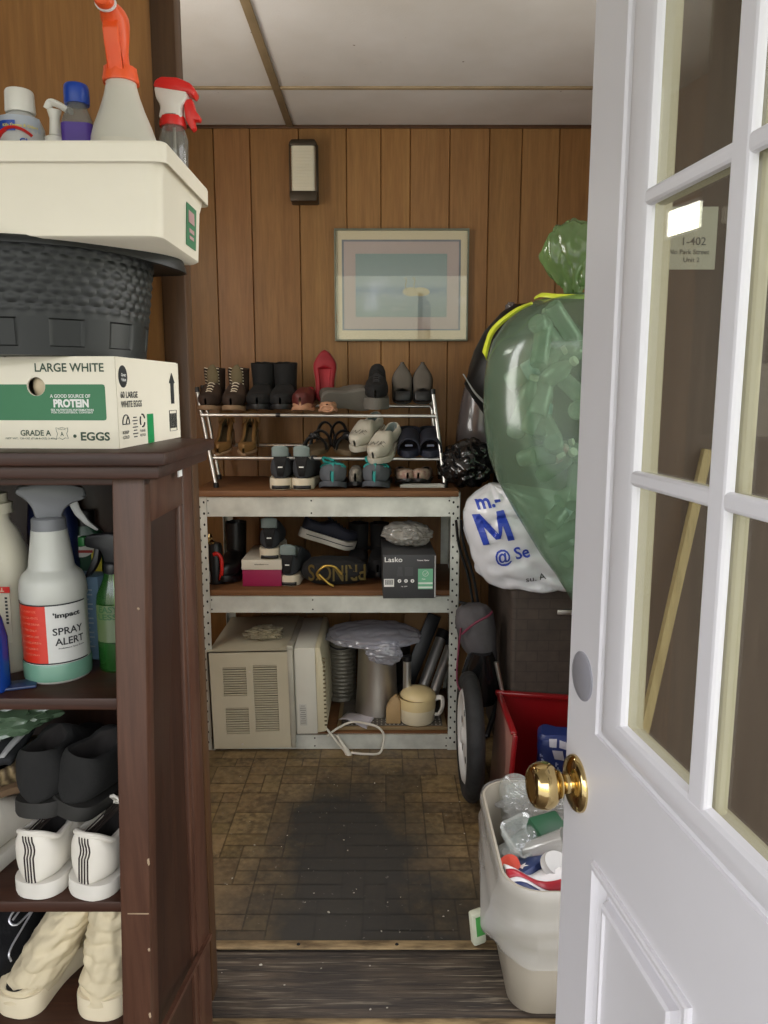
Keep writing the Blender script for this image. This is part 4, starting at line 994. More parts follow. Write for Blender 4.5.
# black and white striped cloth, and a green plastic bag above it
a = MB(); p = at(8, 757, 1.22)
a.sheet(14, 10, lambda u, v: (p.x-.09+.12*u, 1.17+.12*v, p.z-.018+.030*u+.045*v+.008*math.sin(u*9+v*4)))
t = thing('striped_cloth', 'black cloth with white stripes bunched under the green plastic bag', 'cloth', (0, 0, 0)); a.build('cloth', mk('black_cloth', '#1a1c1f', .85), t, solid=.012)
for i in range(3):
    a = MB(); x0 = p.x-.055+i*.032
    a.sheet(3, 8, lambda u, v: (x0+.011*u+.01*v, 1.17+.08*v, p.z-.018+.030*((x0+.011*u+.01*v-p.x+.09)/.12)+.045*(.08/.12)*v+.008*math.sin((x0+.011*u-p.x+.09)/.12*9+v*2.6)+.0075)); a.build('stripe', mk('stripe_white', '#a9a9a9', .8), t, solid=.001)
p = at(5, 720, 1.24); a = MB(); a.blob((.085, .075, .03), 4, .25, 3, .12, 4, 3); o = a.build('plastic_bag', film('green_white_film', '#b0c4ac', '#8fae8c', .6, .25)); o.location = (p.x, 1.26, p.z+.004); tag(o, 'crumpled pale green plastic bag tucked under the bookcase shelf, left end', 'plastic bag')

# lower shelf: cream slouch boots and black slipper
M_SLOUCH = mk('cream_quilted_cloth', '#cdc0a0', .7, var=.08, vs=10, bmp=.25, bs=35); M_BSOLE = mk('boot_sole_cream', '#d9cdb0', .6, var=.04)
def slouch_boot(M, label, lean):
    t = thing('slouch_boot', label, 'boot', M=M, group='cream slouch boots in the bookcase')
    shoe(t, .235, .092, sole=.036, heel=.012, side=.020, tongue=.050, toe=.05, opn=.36, mats=(M_SLOUCH, M_BSOLE, M_LINE), widths=(.92, .78, 1, .9), sole_over=.004, nseg=30)
    m = MB(); rings = []; K = 64
    for k in range(K+1):
        q = k/K; z = .026+.194*q; ring = []
        for j in range(72):
            a = 2*PI*j/72; ca, sa = math.cos(a), math.sin(a)
            # quilted, slumped folds: slanting ridges broken up by noise
            ph = q*21+1.6*math.sin(a+lean[0]*30)+2.2*noise.noise(Vector((ca*1.3, sa*1.3, q*3+lean[0]*40)))
            fold = .0052*(abs(math.sin(ph))**.7-.5)*sm(0, .12, q)+.0055*noise.noise(Vector((ca*2.6, sa*2.6, q*9+lean[1]*50)))+.0022*noise.noise(Vector((ca*7, sa*7, q*22)))
            rx = lerp(.0465, .037, q)+fold*sm(-.1, .15, q); ry = lerp(.066, .050, q)+fold*sm(-.1, .15, q)
            ring.append((rx*ca+lean[0]*q**1.2, -.058+ry*sa+lean[1]*q, z+.004*noise.noise(Vector((ca*2, sa*2, q*6+3)))))
        rings.append(ring)
    for sc, dz in ((.88, .0), (.8, -.05)):
        cx, cy = lean[0], -.055+lean[1]; rings.append([(cx+(x-cx)*sc, cy+(y-cy)*sc, z+dz) for x, y, z in rings[K]])
    m.loft(rings, True, True); m.build('shaft', M_SLOUCH, t, angle=75); return t
p = at(24, 1018, 1.16); slouch_boot(T(p.x+.016, 1.262, Z3+.001) @ Rz(-14), 'cream quilted slouch boot leaning right, next to the black slipper', (.105, .085))
p = at(98, 1015, 1.15); slouch_boot(T(p.x+.014, 1.258, Z3+.001) @ Rz(-6), 'upright cream quilted slouch boot next to the bookcase post', (.016, .02))
p = at(22, 955, 1.235); t = thing('slipper', 'plump black slipper with silver ribbon emblem left of the cream boots', 'shoe', M=T(p.x-.030, 1.275, Z3+.001))
m = MB(); rings = []
for z, o in ((0, -.003), (.004, 0), (.016, 0), (.019, -.002)): rings.append([((.062+o)*math.cos(2*PI*j/40), (.105+o)*math.sin(2*PI*j/40), z) for j in range(40)])
m.loft(rings); m.build('sole', M_BLACKP, t)
m = MB(); m.blob((.068, .108, .098), 5, .10, 2.2, .03, 3, 3, fn=lambda q, n: Vector((q.x*(1-.25*sm(0, .09, q.z)), q.y*(1-.2*sm(0, .09, q.z))+.015*sm(0, .09, q.z), max(q.z, -.055)))); ub = m.build('upper', mk('black_velvet', '#0f0f11', .75, bmp=.3, bs=160, spec=.2), t); ub.data.transform(T(0, 0, .072))
em = MB(); q0 = [(-.006, .026), (.002, .034), (.010, .030), (.008, .022), (-.002, .020), (-.010, .027), (-.004, .037), (.010, .038), (.012, .028), (.006, .014), (.0, .0), (.002, -.014)]
pts = []
sfb = surf(ub)
for v in spline([(x*1.3+.034, 0, z*1.3+.092) for x, z in q0], 6):
    h = sfb.ray_cast(Vector((v.x, -.5, v.z)), Vector((0, 1, 0)))
    if h[0] is not None: pts.append(h[0]+Vector((0, -.001, 0)))
em.tube(pts, .0019, 6); em.build('emblem', mk('silver_thread', '#c8c8cc', .3, .6), t)

# ================================================================ METAL SHELVING UNIT
SF = 2.594; SX0, SX1 = at(200.5, 600, SF).x, at(459, 600, SF).x; SBK = 3.035
un = thing('shelving_unit', 'low galvanised metal shelving unit with three wooden shelves', 'shelving', ((SX0+SX1)/2, (SF+SBK)/2, 0))
ZT, ZM, ZB = .945, .590, .062
def post(x, y, sx, syy):
    m = MB(); Tt = .0022; w = .033; h = .938
    m.box((x+sx*w/2, y+syy*Tt/2, h/2), (w, Tt, h)); m.box((x+sx*Tt/2, y+syy*w/2, h/2), (Tt, w, h)); o = m.build('post', M_GALV, un, smooth=False, world=True)
    m = MB()
    for k in range(23):
        z = .03+k*.039
        if any(a < z < b for a, b in ((.0, .06), (.85, .92), (.5, .575))) and False: continue
        for dx in (.009, .024):
            m.lathe([(.0001, 0), (.0036, 0)], 8, T(x+sx*dx, y-syy*.0006, z+(.014 if dx > .016 else 0)) @ Rx(90)) if False else m.add([(x+sx*dx+.0036*math.cos(a*PI/4), y-syy*.0007, z+(.016 if dx > .016 else 0)+.0048*math.sin(a*PI/4)) for a in range(8)], [tuple(range(8))])
    m.build('bolt_hole', M_HOLE, o, smooth=False, world=True)
for x, sx in ((SX0, 1), (SX1, -1)):
    post(x, SF, sx, 1); post(x, SBK, sx, -1)
for zt, hgt in ((.921, .067), (.570, .058), (.056, .054)):
    for y, s in ((SF, 1), (SBK, -1)):
        m = MB(); yc = y+s*.0045
        m.box(((SX0+SX1)/2, yc, zt-hgt/2), (SX1-SX0-.066 if s > 0 else SX1-SX0-.006, .0024, hgt)); m.box(((SX0+SX1)/2, yc+s*.010, zt-.001), (SX1-SX0-.066, .022, .0022)); m.box(((SX0+SX1)/2, yc+s*.006, zt-hgt+.001), (SX1-SX0-.066, .014, .0022))
        # end tabs that overlap the posts
        bm_ = m.build('beam', M_GALV, un, smooth=False, world=True)
        if s > 0:
            for xx in (SX0+.038, (SX0+SX1)/2-.06, SX1-.038):
                for zz_ in (zt-.012, zt-hgt+.012):
                    m = MB(); m.add([(xx+.003*math.cos(a*PI/4), yc-.0015, zz_+.003*math.sin(a*PI/4)) for a in range(8)], [tuple(range(8))]); m.build('rivet', M_HOLE, bm_, smooth=False, world=True)
    for x, s in ((SX0, 1), (SX1, -1)):
        m = MB(); m.box((x+s*.0035, (SF+SBK)/2, zt-hgt/2), (.0024, SBK-SF-.09, hgt)); m.build('end_beam', M_GALV, un, smooth=False, world=True)
m = MB(); m.box(((SX0+SX1)/2-.010, (SF+SBK)/2-.004, .9345), (SX1-SX0+.006, SBK-SF+.012, .0205), .002); m.build('shelf_board', M_BOARD, un, world=True)
for z in (ZM, ZB):
    m = MB(); m.box(((SX0+SX1)/2, (SF+SBK)/2, z-.0098 if z > .1 else z-.003), (SX1-SX0-.012, SBK-SF-.024, .0190 if z > .1 else .0060), .001)
    m.build('shelf_board', M_BOARD, un, world=True)
# ================================================================ SHOE RACK ON THE UNIT
rk = thing('shoe_rack', 'two-tier chrome shoe rack leaning left on the shelving unit', 'shoe rack', (-.18, 2.84, ZT))
RF, RB = 2.735, 2.955
def leg(px0, py0, px1, py1, y0, y1):
    a = at(px0, py0, y0); b = at(px1, py1, y1); b.z = ZT+.006
    m = MB(); m.tube([a, b], .0075, 10); o = m.build('side_leg', M_CHROME, rk, world=True)
    m = MB(); m.tube([b+Vector((0, 0, .012)), b+Vector((0, 0, -.006))], .0095, 10); m.tube([a+Vector((0, 0, -.004)), a+Vector((-.001, 0, .014))], .0095, 10); m.build('foot_cap', M_BLACKP, o, world=True)
    return a, b
la, lb = leg(197, 391, 216, 484, RF+.04, RF-.06); ra, rb = leg(433, 393, 445, 488, RF+.04, RF-.06)
la2, lb2 = leg(203, 389, 219, 475, RB, RB-.02); ra2, rb2 = leg(430, 393, 440, 478, RB, RB-.02)
def railz(z, y, pa, pb, qa, qb, name='rail'):
    def on(a, b): t = (z-a.z)/(b.z-a.z); return a.lerp(b, t)
    l = on(pa, pb); r = on(qa, qb); m = MB(); m.tube([Vector((l.x, y if y else l.y, z)), Vector((r.x, y if y else r.y, z-.004))], .0062, 10); return m.build(name, M_CHROME, rk, world=True)
Z_T = at(300, 415, RF).z; Z_L = at(300, 458, RF-.02).z
railz(Z_T, RF, la, lb, ra, rb); railz(Z_T+.03, RB, la2, lb2, ra2, rb2); railz(Z_L, RF-.02, la, lb, ra, rb); railz(Z_L+.03, RB-.01, la2, lb2, ra2, rb2)
for z in (Z_T, Z_L):
    for (a, b), (c, d) in (((la, lb), (la2, lb2)), ((ra, rb), (ra2, rb2))):
        t = (z-a.z)/(b.z-a.z); t2 = (z+.03-c.z)/(d.z-c.z); m = MB(); m.tube([a.lerp(b, t), c.lerp(d, t2)], .005, 8); m.build('side_bar', M_CHROME, rk, world=True)
m = MB(); q = at(278, 415, RF); m.tube([q+Vector((-.008, 0, 0)), q+Vector((.008, 0, 0))], .0078, 10); m.build('rail_joint', M_BLACKP, rk, world=True)

TS = math.degrees(math.atan2(.03, RB-RF))        # tier slope, rear higher
def put(px, Y, z, rz=0, rx=0, ry=0, py=430): q = at(px, py, Y); return T(q.x, Y, z) @ Rz(rz) @ Rx(rx) @ Ry(ry)
def topz(Y): return Z_T+.0075+(Y-RF)/(RB-RF)*.03
def lowz(Y): return Z_L+.0075+(Y-RF+.02)/(RB-RF+.01)*.03
G1 = 'shoes on the shoe rack'
# --- top tier.  toe towards the viewer = rz 180
for px, lab in ((214, 'brown lace-up ankle boot, first on the top tier of the rack'), (238, 'brown lace-up ankle boot, second on the top tier of the rack')):
    t = thing('ankle_boot', lab, 'shoe', M=put(px, 2.85, topz(2.85), 180, -TS))
    shoe(t, .235, .084, sole=.014, heel=.06, side=.055, tongue=.08, toe=.042, opn=.44, mats=(M_BROWN, M_TANSOLE, M_LINE), lace=M_CREAMS, shaft=.135, widths=(.8, .7, 1, .9))
    m = MB(); m.blob((.022, .012, .045), 3, .1, 2, .05, M=T(-.002, -.012, .112)); m.build('tongue_lining', mk('beige_lining', '#6d6249', .9), t)
    m = MB()
    for k in range(6): z = .085+k*.011; m.tube([(-.026, -.014+.003*k*0, z), (-.008, -.004-.002*k, z+.004), (.010, -.004-.002*k, z), (.026, -.014, z+.004)], .0016, 6)
    m.build('lace', M_CREAMS, t)
for px, lab in ((263, 'black ankle boot standing left in the black pair on the top tier'), (285, 'black ankle boot standing right in the black pair on the top tier')):
    t = thing('ankle_boot', lab, 'shoe', M=put(px, 2.86, topz(2.86), 180, -TS))
    shoe(t, .235, .098, sole=.016, heel=.06, side=.055, tongue=.07, toe=.042, opn=.42, mats=(M_BLKFAB, M_BLACKP, M_LINE), shaft=.155, widths=(.85, .75, 1, .95))
t = thing('loafer', 'pinkish tan loafer with maroon upper next to the red flat', 'shoe', M=put(306, 2.84, topz(2.84), 176, -TS))
shoe(t, .225, .078, sole=.010, heel=.058, side=.052, tongue=.068, toe=.055, opn=.46, mats=(M_MAROON, M_PINKTAN, M_REDLIN), widths=(.8, .72, 1, .95))
m = MB(); m.blob((.035, .05, .030), 4, .02, 2, 0, fn=lambda p, n: Vector((p.x, p.y, max(p.z, -.012)))); o = m.build('toe_cap', M_PINKTAN, t); 
o.data.transform(T(0, .063, .023))
t = thing('ballet_flat', 'red pointed flat standing on its heel against the wall', 'shoe', M=put(326, 2.90, topz(2.90)+.122, 180, 0) @ Rx(-88) @ Rz(180) @ T(0, 0, -.02))
t.matrix_basis = put(326, 2.93, topz(2.93)+.100, 0, 0) @ Rx(84)
shoe(t, .195, .086, sole=.006, heel=.048, side=.034, tongue=.036, toe=.034, opn=.66, mats=(M_RED, M_TANSOLE, M_REDLIN), widths=(.80, .82, 1, .66), nseg=30)
t = thing('peep_toe_flat', 'tan open-toed flat lying at the foot of the upright red flat', 'shoe', M=put(329, 2.80, topz(2.80), 180, -TS))
shoe(t, .16, .062, sole=.008, heel=.03, side=.022, tongue=.026, toe=.024, opn=.66, mats=(M_PINKTAN, M_PINKTAN, M_MAROON), widths=(.8, .75, 1, .95))
m = MB(); m.tube([(.022*math.cos(a*PI/8), .080, .017+.010*math.sin(a*PI/8)) for a in range(16)], .0035, 8, closed=True); m.add([(.021*math.cos(a*PI/8), .0805, .017+.009*math.sin(a*PI/8)) for a in range(16)], [tuple(range(16))]); m.build('toe_opening', M_PINKTAN, t)
t = thing('walking_shoe', 'grey shoe tipped on its side showing its sole on the top tier', 'shoe', M=put(350, 2.83, topz(2.83)+.042, 0, 0) @ Rz(-74) @ Ry(-62) @ T(0, 0, -.03))
shoe(t, .215, .082, sole=.018, heel=.05, side=.04, tongue=.06, toe=.04, opn=.46, mats=(M_GREYSUE, M_GREYSOLE, M_LINE), widths=(.8, .72, 1, .9))
t = thing('sneaker', 'black sneaker with grey sole standing upright on its heel on the rack', 'shoe', M=put(378, 2.90, topz(2.90)+.105, 0, 0) @ Rx(82) @ Rz(180) @ T(0, 0, -.035))
t.matrix_basis = put(377, 2.885, topz(2.885), 178, -TS) 
shoe(t, .235, .088, sole=.040, heel=.06, side=.055, tongue=.075, toe=.050, opn=.46, mats=(M_BLKFAB, M_GREYSOLE, M_LINE), lace=M_BLACKP, widths=(.85, .75, 1, .92), taper_toe=.01)
m = MB(); m.loft([[(.034*k*math.cos(2*PI*j/18), -.03+cy+.016*math.sin(2*PI*j/18), z) for j in range(18)] for z, k, cy in ((.07, 1, .02), (.095, 1.0, .0), (.125, .88, -.012), (.142, .66, -.018), (.150, .3, -.02))], True, True); m.build('tongue_flap', M_BLKFAB, t)
for px, lab in ((402, 'grey pointed flat standing upright on the top tier, left of its mate'), (422, 'grey pointed flat standing upright at the right end of the top tier')):
    t = thing('pointed_flat', lab, 'shoe', M=put(px, 2.92, topz(2.92)+.090, 0, 0) @ Rx(80) @ Rz(180) @ T(0, 0, 0))
    t.matrix_basis = put(px, 2.93, topz(2.93)+.093, 180, 0) @ Rx(-86+180) @ Rz(180) @ T(0, 0, -.02)
    t.matrix_basis = put(px, 2.92, topz(2.92)+.078, 0, 0) @ Rx(82)
    shoe(t, .150, .078, sole=.006, heel=.045, side=.032, tongue=.046, toe=.030, opn=.34, mats=(M_GREYSUE, M_BLACKP, M_LINE), widths=(.9, .9, 1, .80), point=True, nseg=30)
    m = MB(); m.box((0, -.052, .030), (.064, .040, .05), .010); m.box((-.010, -.040, .057), (.01, .004, .003), .001); m.build('heel_counter', M_BLKLEA, t)
# --- lower tier
for px, lab in ((223, 'tan high-heeled shoe on the lower tier, left of its mate'), (248, 'tan high-heeled shoe on the lower tier, right of its mate')):
    t = thing('heeled_shoe', lab, 'shoe', M=put(px, 2.84, lowz(2.80)+.0, 180, -TS))
    shoe(t, .21, .074, sole=.006, heel=.045, side=.032, tongue=.034, toe=.034, opn=.66, mats=(M_TAN, M_TANSOLE, mk('dark_tan_lining', '#4d4028', .8)), heel_sole=.062, widths=(.7, .66, 1, .85), point=True, taper_toe=.004)
    m = MB(); m.sheet(9, 5, lambda u, v: (.034*math.sin((u-.5)*2.4), -.102+.028*(1-math.cos((u-.5)*2.4))-.004*v, .085+.05*v*(1-1.2*(u-.5)**2))); m.build('heel_back', M_TAN, t, solid=.003)
for px, rz, lab in ((320, 168, 'black strappy sandal on the lower tier beside its mate, further left'), (343, 196, 'black strappy sandal on the lower tier beside the white slip-on')):
    t = thing('sandal', lab, 'shoe', M=put(px, 2.83, lowz(2.83), rz, -TS))
    m = MB(); rings = []
    for z, o in ((0, -.001), (.004, 0), (.016, 0), (.018, -.001)):
        pts = [(max(.004, .042*w_of(i/20, .8, .75, 1, .9, False))+o, -.115+.23*i/20) for i in range(21)]; pts += [(-x, y) for x, y in pts[::-1]]; rings.append([(x, y, z) for x, y in pts])
    m.loft(rings); m.build('sole', mk('olive_footbed', '#5a4a33', .7, var=.15), t)
    for y0, y1, h in ((.07, .05, .045), (.045, .065, .048), (.0, -.02, .055), (-.075, -.085, .075)):
        m = MB(); pts = []
        for k in range(13):
            a = PI*k/12; w = .042*w_of((y0+.115)/.23, .8, .75, 1, .9, False); pts.append((w*math.cos(a), lerp(y0, y1, k/12), .012+h*math.sin(a)**.8))
        m.tube(pts, .0075, 8, flat=.45); m.build('strap', M_BLKLEA, t)
    m = MB(); m.blob((.022, .018, .013), 3, .3, 4, .2, seed=px, M=T(0, .06, .062)); m.build('bow', M_BLKLEA, t)
M_SLIP = mk('slip_on_white', '#b7b2a4', .55, var=.05)
for px, Y, rz, ry, dz, lab in ((368, 2.80, 158, -14, .030, 'white slip-on with dark emblem propped behind its mate on the lower tier'), (386, 2.745, 158, -8, .0, 'white slip-on with dark emblem in front on the lower tier')):
    t = thing('slip_on', lab, 'shoe', M=put(px, Y, lowz(Y)+dz+.004, rz, -TS-14, 0))
    shoe(t, .225, .084, sole=.020, heel=.055, side=.045, tongue=.068, toe=.042, opn=.46, mats=(M_SLIP, M_SLIP, M_LINEG), widths=(.85, .74, 1, .9))
    ub = [c for c in t.children if c.name.startswith('upper')][0]; pr = MB()
    for a_, b_ in (((-.026, .0), (-.022, .018)), ((-.018, .0), (-.014, .016)), ((-.014, .016), (-.004, .002)), ((-.004, .002), (.002, .019)), ((.008, -.002), (.012, .018)), ((.022, .016), (.011, .008)), ((.011, .008), (.026, -.001)), ((.016, .019), (.026, .013))):
        n_ = 8; pr.add([(-lerp(a_[0], b_[0], k/n_)*1.15+dx_, .078-lerp(a_[1], b_[1], k/n_)*1.5, 0) for k in range(n_+1) for dx_ in (-.0012, .0012)], [(2*k, 2*k+1, 2*k+3, 2*k+2) for k in range(n_)])
    lay(pr, ub, (0, 0, .4), (0, 0, -1), .001); pr.build('emblem_print', mk('scrawl_print', '#2a2a2e', .6), t, smooth=False)
for px, lab in ((409, 'navy slide sandal on the lower tier beside the white slip-on'), (430, 'navy slide sandal at the right end of the lower tier')):
    t = thing('slide_sandal', lab, 'shoe', M=put(px, 2.80, lowz(2.80), 178, -TS))
    m = MB(); rings = []
    for z, o in ((0, -.001), (.004, 0), (.020, 0), (.022, -.001)):
        pts = [(max(.004, .040*w_of(i/20, .85, .8, 1, .95, False))+o, -.115+.23*i/20) for i in range(21)]; pts += [(-x, y) for x, y in pts[::-1]]; rings.append([(x, y, z) for x, y in pts])
    m.loft(rings); m.build('sole', mk('navy_rubber', '#171c2e', .7), t)
    m = MB(); m.sheet(17, 10, lambda u, v: (.041*math.cos(PI*u)*(1-.08*v), -.02+.115*v, .010+(.070-.018*v)*max(0, math.sin(PI*u))**.6)); m.build('strap', M_NAVY, t, solid=.006)
    m = MB(); m.box((.0, .094, .040), (.026, .002, .007)); m.build('strap_label', mk('slide_label', '#5f6678', .6), t)
    m = MB(); m.sheet(13, 5, lambda u, v: (.037*math.cos(PI*u), -.108+.05*(1-math.sin(PI*u))*.8, .018+.055*v)); m.build('heel_strap', M_NAVY, t, solid=.005)
# --- on the board in front
def heel_sneaker(M, lab):
    t = thing('sneaker', lab, 'shoe', M=M)
    shoe(t, .27, .088, sole=.026, heel=.086, side=.068, tongue=.096, toe=.05, opn=.46, mats=(M_DKGREY, M_CREAMS, M_LINEG), widths=(.86, .76, 1, .9), heel_sole=.036)
    m = MB(); m.sheet(11, 6, lambda u, v: (.030*math.sin((u-.5)*2.2), -.128-.009+.018*(1-math.cos((u-.5)*2.2)), .112+.040*v*(1-.8*(u-.5)**2))); m.build('heel_collar', M_LINEG, t, solid=.006)
    m = MB(); m.box((0, -.1395, .044), (.066, .004, .016), .002) if False else m.sheet(9, 3, lambda u, v: (.036*math.sin((u-.5)*2), -.1395+.022*(1-math.cos((u-.5)*2)), .002+.012*v)); m.build('outsole', M_BLACKP, t, solid=.003)
    m = MB(); m.sheet(9, 4, lambda u, v: (.010*(1+v*1.3)*(u-.5)*2, -.1375-.001*v, .046+.068*v)); m.build('heel_strip', M_BLKFAB, t, solid=.003)
    m = MB(); m.box((0, -.1415, .078), (.016, .0015, .004)); m.build('heel_tab', M_TEXTW, t)
    return t
heel_sneaker(put(282, 2.748, ZT+.0005, 4), 'black sneaker with pale sole, heel forward on the unit top, left of its twin')
heel_sneaker(put(307, 2.748, ZT+.0005, -3), 'black sneaker with pale sole, heel forward on the unit top beside the teal-strapped shoe')
for px, rz, lab in ((334, 178, 'grey shoe with teal straps beside the black sneaker on the unit top'), (378, 172, 'grey shoe with teal straps under the white slip-on')):
    t = thing('sport_sandal', lab, 'shoe', M=put(px, 2.728, ZT+.0005, rz))
    shoe(t, .235, .094, sole=.016, heel=.06, side=.05, tongue=.072, toe=.062, opn=.42, mats=(M_SLATE, mk('slate_rubber', '#4b5057', .7), M_LINE), widths=(.82, .75, 1, .98))
    ub = [c for c in t.children if c.name.startswith('upper')][0]; sf = surf(ub)
    for x in (-.004,):
        pts = [h[0]+Vector((0, .0015, 0)) for h in (sf.ray_cast(Vector((x, .5, z)), Vector((0, -1, 0))) for z in (.020, .030, .040, .050)) if h[0] is not None]
        pts += top_path(ub, [(x, y) for y in (.100, .090, .075, .060, .045, .030, .018)], .0015)
        m = MB(); m.tube(pts, .0062, 8, flat=.5); m.build('strap', M_TEAL, t)
    pts = top_path(ub, [(lerp(-.043, .043, k/12), .045+.012*math.sin(PI*k/12)) for k in range(13)], .0015)
    m = MB(); m.tube(pts, .006, 8, flat=.6); m.tube(spline([(.012, .052, .088), (.028, .066, .092), (.034, .054, .104), (.016, .044, .100), (-.004, .050, .094)], 5), .0048, 8); m.build('cross_strap', M_TEAL, t)
    pts = top_path(ub, [(-.034, y) for y in (.075, .06, .04, .02)], .001)
    m = MB(); m.tube(pts, .004, 8, flat=.6); m.build('side_strap', M_TEAL, t)
t = thing('slipper', 'grey speckled slipper squeezed between the two teal-strapped shoes', 'shoe', M=put(356, 2.74, ZT+.0005, 180))
shoe(t, .225, .052, sole=.012, heel=.05, side=.045, tongue=.06, toe=.05, opn=.42, mats=(mk('speckled_knit', '#4a4640', .9, vs=60, col2='#8d867a'), M_BLACKP, M_LINE), widths=(.85, .8, 1, .95))
for px, rz, lab in ((404, 186, 'pink floral flat on the unit top beside the grey shoe'), (423, 168, 'pink floral flat nearest the shoe rack corner')):
    t = thing('floral_flat', lab, 'shoe', M=put(px, 2.755, ZT+.012, rz))
    shoe(t, .20, .068, sole=.008, heel=.04, side=.034, tongue=.044, toe=.036, opn=.6, mats=(mk('floral_cloth', '#7c5550', .8, vs=55, col2='#a79a86'), M_BLKLEA, M_LINE), widths=(.8, .75, 1, .95))
m = MB()
for za in (0, .006): 
    a = at(400, 487, 2.66); m.tube([(a.x-.0, 2.655, ZT+.004+za), (a.x+.155, 2.655, ZT+.004+za), (a.x+.145, 2.69, ZT+.004+za), (a.x+.01, 2.69, ZT+.004+za)], .0022, 6, closed=True)
o = m.build('wire_frame', mk('white_wire', '#b9b9b2', .4)); tag(o, 'white wire frame lying under the pink floral flats on the unit top', 'wire frame')

# ================================================================ MIDDLE SHELF
p = at(213, 590, 2.68); t = thing('hand_pump', 'black and red pump with a chrome rod beside the left post', 'pump', (p.x-.006, 2.70, ZM))
m = MB(); m.lathe([(.0001, 0), (.026, 0), (.027, .004), (.027, .135), (.020, .150), (.0001, .150)], 24, T(.012, .01, 0)); m.build('pump_body', M_BLACKP, t)
m = MB(); m.lathe([(.0001, .012), (.006, .012), (.0065, .03), (.0055, .05), (.003, .055), (.003, .165), (.0001, .165)], 14, T(-.006, -.026, 0)); m.build('rod', M_CHROME, t)
m = MB(); m.lathe([(.0001, .152), (.018, .152), (.020, .158), (.010, .166), (.010, .172), (.012, .176), (.006, .186), (.0001, .186)], 20, T(-.001, -.012, 0)); m.build('knob', M_BRASS, t)
m = MB(); m.tube(spline([(.034, -.014, .02), (.040, -.018, .06), (.038, -.018, .10), (.024, -.02, .116), (.012, -.02, .112)], 6), .007, 10); m.build('handle', M_REDP, t)
p = at(232, 590, 2.72); t = thing('boot', 'plain black boot between the pump and the pink shoe box', 'boot', M=put(233, 2.80, ZM+.0005, 175, py=590))
shoe(t, .24, .085, sole=.02, heel=.06, side=.055, tongue=.08, toe=.05, opn=.42, mats=(M_BLKLEA, M_BLACKP, M_LINE), shaft=.20, widths=(.85, .75, 1, .95))
p = at(262, 586, 2.66); pl = at(242, 580, 2.66).x; pr_ = at(282, 580, 2.66).x; bw = pr_-pl
t = thing('shoe_box', 'crimson shoe box with white lid under a black sneaker', 'box', ((pl+pr_)/2, 2.66, ZM))
m = MB(); m.box((0, .13, .038), (bw-.004, .258, .075), .001); m.build('box_base', mk('crimson_card', '#8e1445', .55, var=.04), t)
m = MB(); m.box((0, .13, .0795), (bw, .264, .036), .0015); m.build('lid', mk('lid_white', '#c9c2b2', .6, var=.04), t)
m = MB(); m.text('naturalizer', .008, T(-.026, -.0025, .079), bold=.0002); m.build('lid_print', mk('soft_grey_print', '#8a8578', .6), t, smooth=False) if False else m.box((0, -.0022, .081), (.05, .0006, .002)).build('lid_print', mk('soft_grey_print', '#8a8578', .6), t, smooth=False)
heel_sneaker(put(273, 2.800, ZM+.0985, 3, py=545), 'black sneaker with pale sole sitting on the crimson shoe box')
heel_sneaker(put(296, 2.80, ZM+.0005, -6, py=570), 'black sneaker with pale sole on the shelf just right of the crimson shoe box')
t = thing('platform_sneaker', 'black sneaker with striped white sole tilted above the black gold-lettered bag', 'shoe', M=put(326, 2.80, ZM+.128, 0, py=545) @ Rz(-72) @ Rx(-20) @ Ry(0))
shoe(t, .215, .085, sole=.030, heel=.05, side=.042, tongue=.062, toe=.04, opn=.46, mats=(M_NAVY, mk('striped_white_rubber', '#b5b0a5', .6), M_LINE), widths=(.85, .75, 1, .9), lace=M_BLACKP)
m = MB()
for s in (1, -1): m.tube([(s*(.0425*w_of(i/16, .85, .75, 1, .9, False)+.0045), -.1075+.215*i/16, .017+.008*sm(.78, 1, i/16)) for i in range(1, 16)], .0016, 6)
m.build('sole_stripe', M_DKGREY, t)
# black duffel with gold letters
p = at(334, 577, 2.66); t = thing('black_bag', 'black bag with upside-down gold letters and gold loop handle', 'bag', (p.x, 2.70, ZM))
m = MB(); m.blob((.126, .052, .052), 4, .08, 3, .04, 4, 9, fn=lambda q, n: Vector((math.copysign(abs(q.x/.126)**.7*.126, q.x), math.copysign(abs(q.y/.052)**.8*.052, q.y), max(q.z, -.05)))); o = m.build('bag_body', M_BLKFAB, t); o.data.transform(T(0, 0, .0505))
m = MB()
xx = .113
tb_ = MB(); tb_.text('PRINC´S', .082, bold=.0010, ext=.0006)
for v in tb_.bm.verts: v.co = Vector((.116-v.co.x*.70, -.0545+.020*((.116-v.co.x*.70)/.12)**2, .080-v.co.z))
m.merge(tb_.bm); m.build('gold_letters', mk('dull_gold', '#8d7a45', .4, .5), t, smooth=False)
m = MB(); m.tube(spline([(-.048, -.060, .030), (-.058, -.063, .054), (-.030, -.066, .080), (.004, -.066, .078), (.030, -.063, .050)], 8), .0042, 10); m.tube(spline([(-.052, -.062, .050), (-.020, -.066, .020), (.0, -.064, .008)], 8), .0042, 10); m.build('loop_handle', M_GOLD, t)
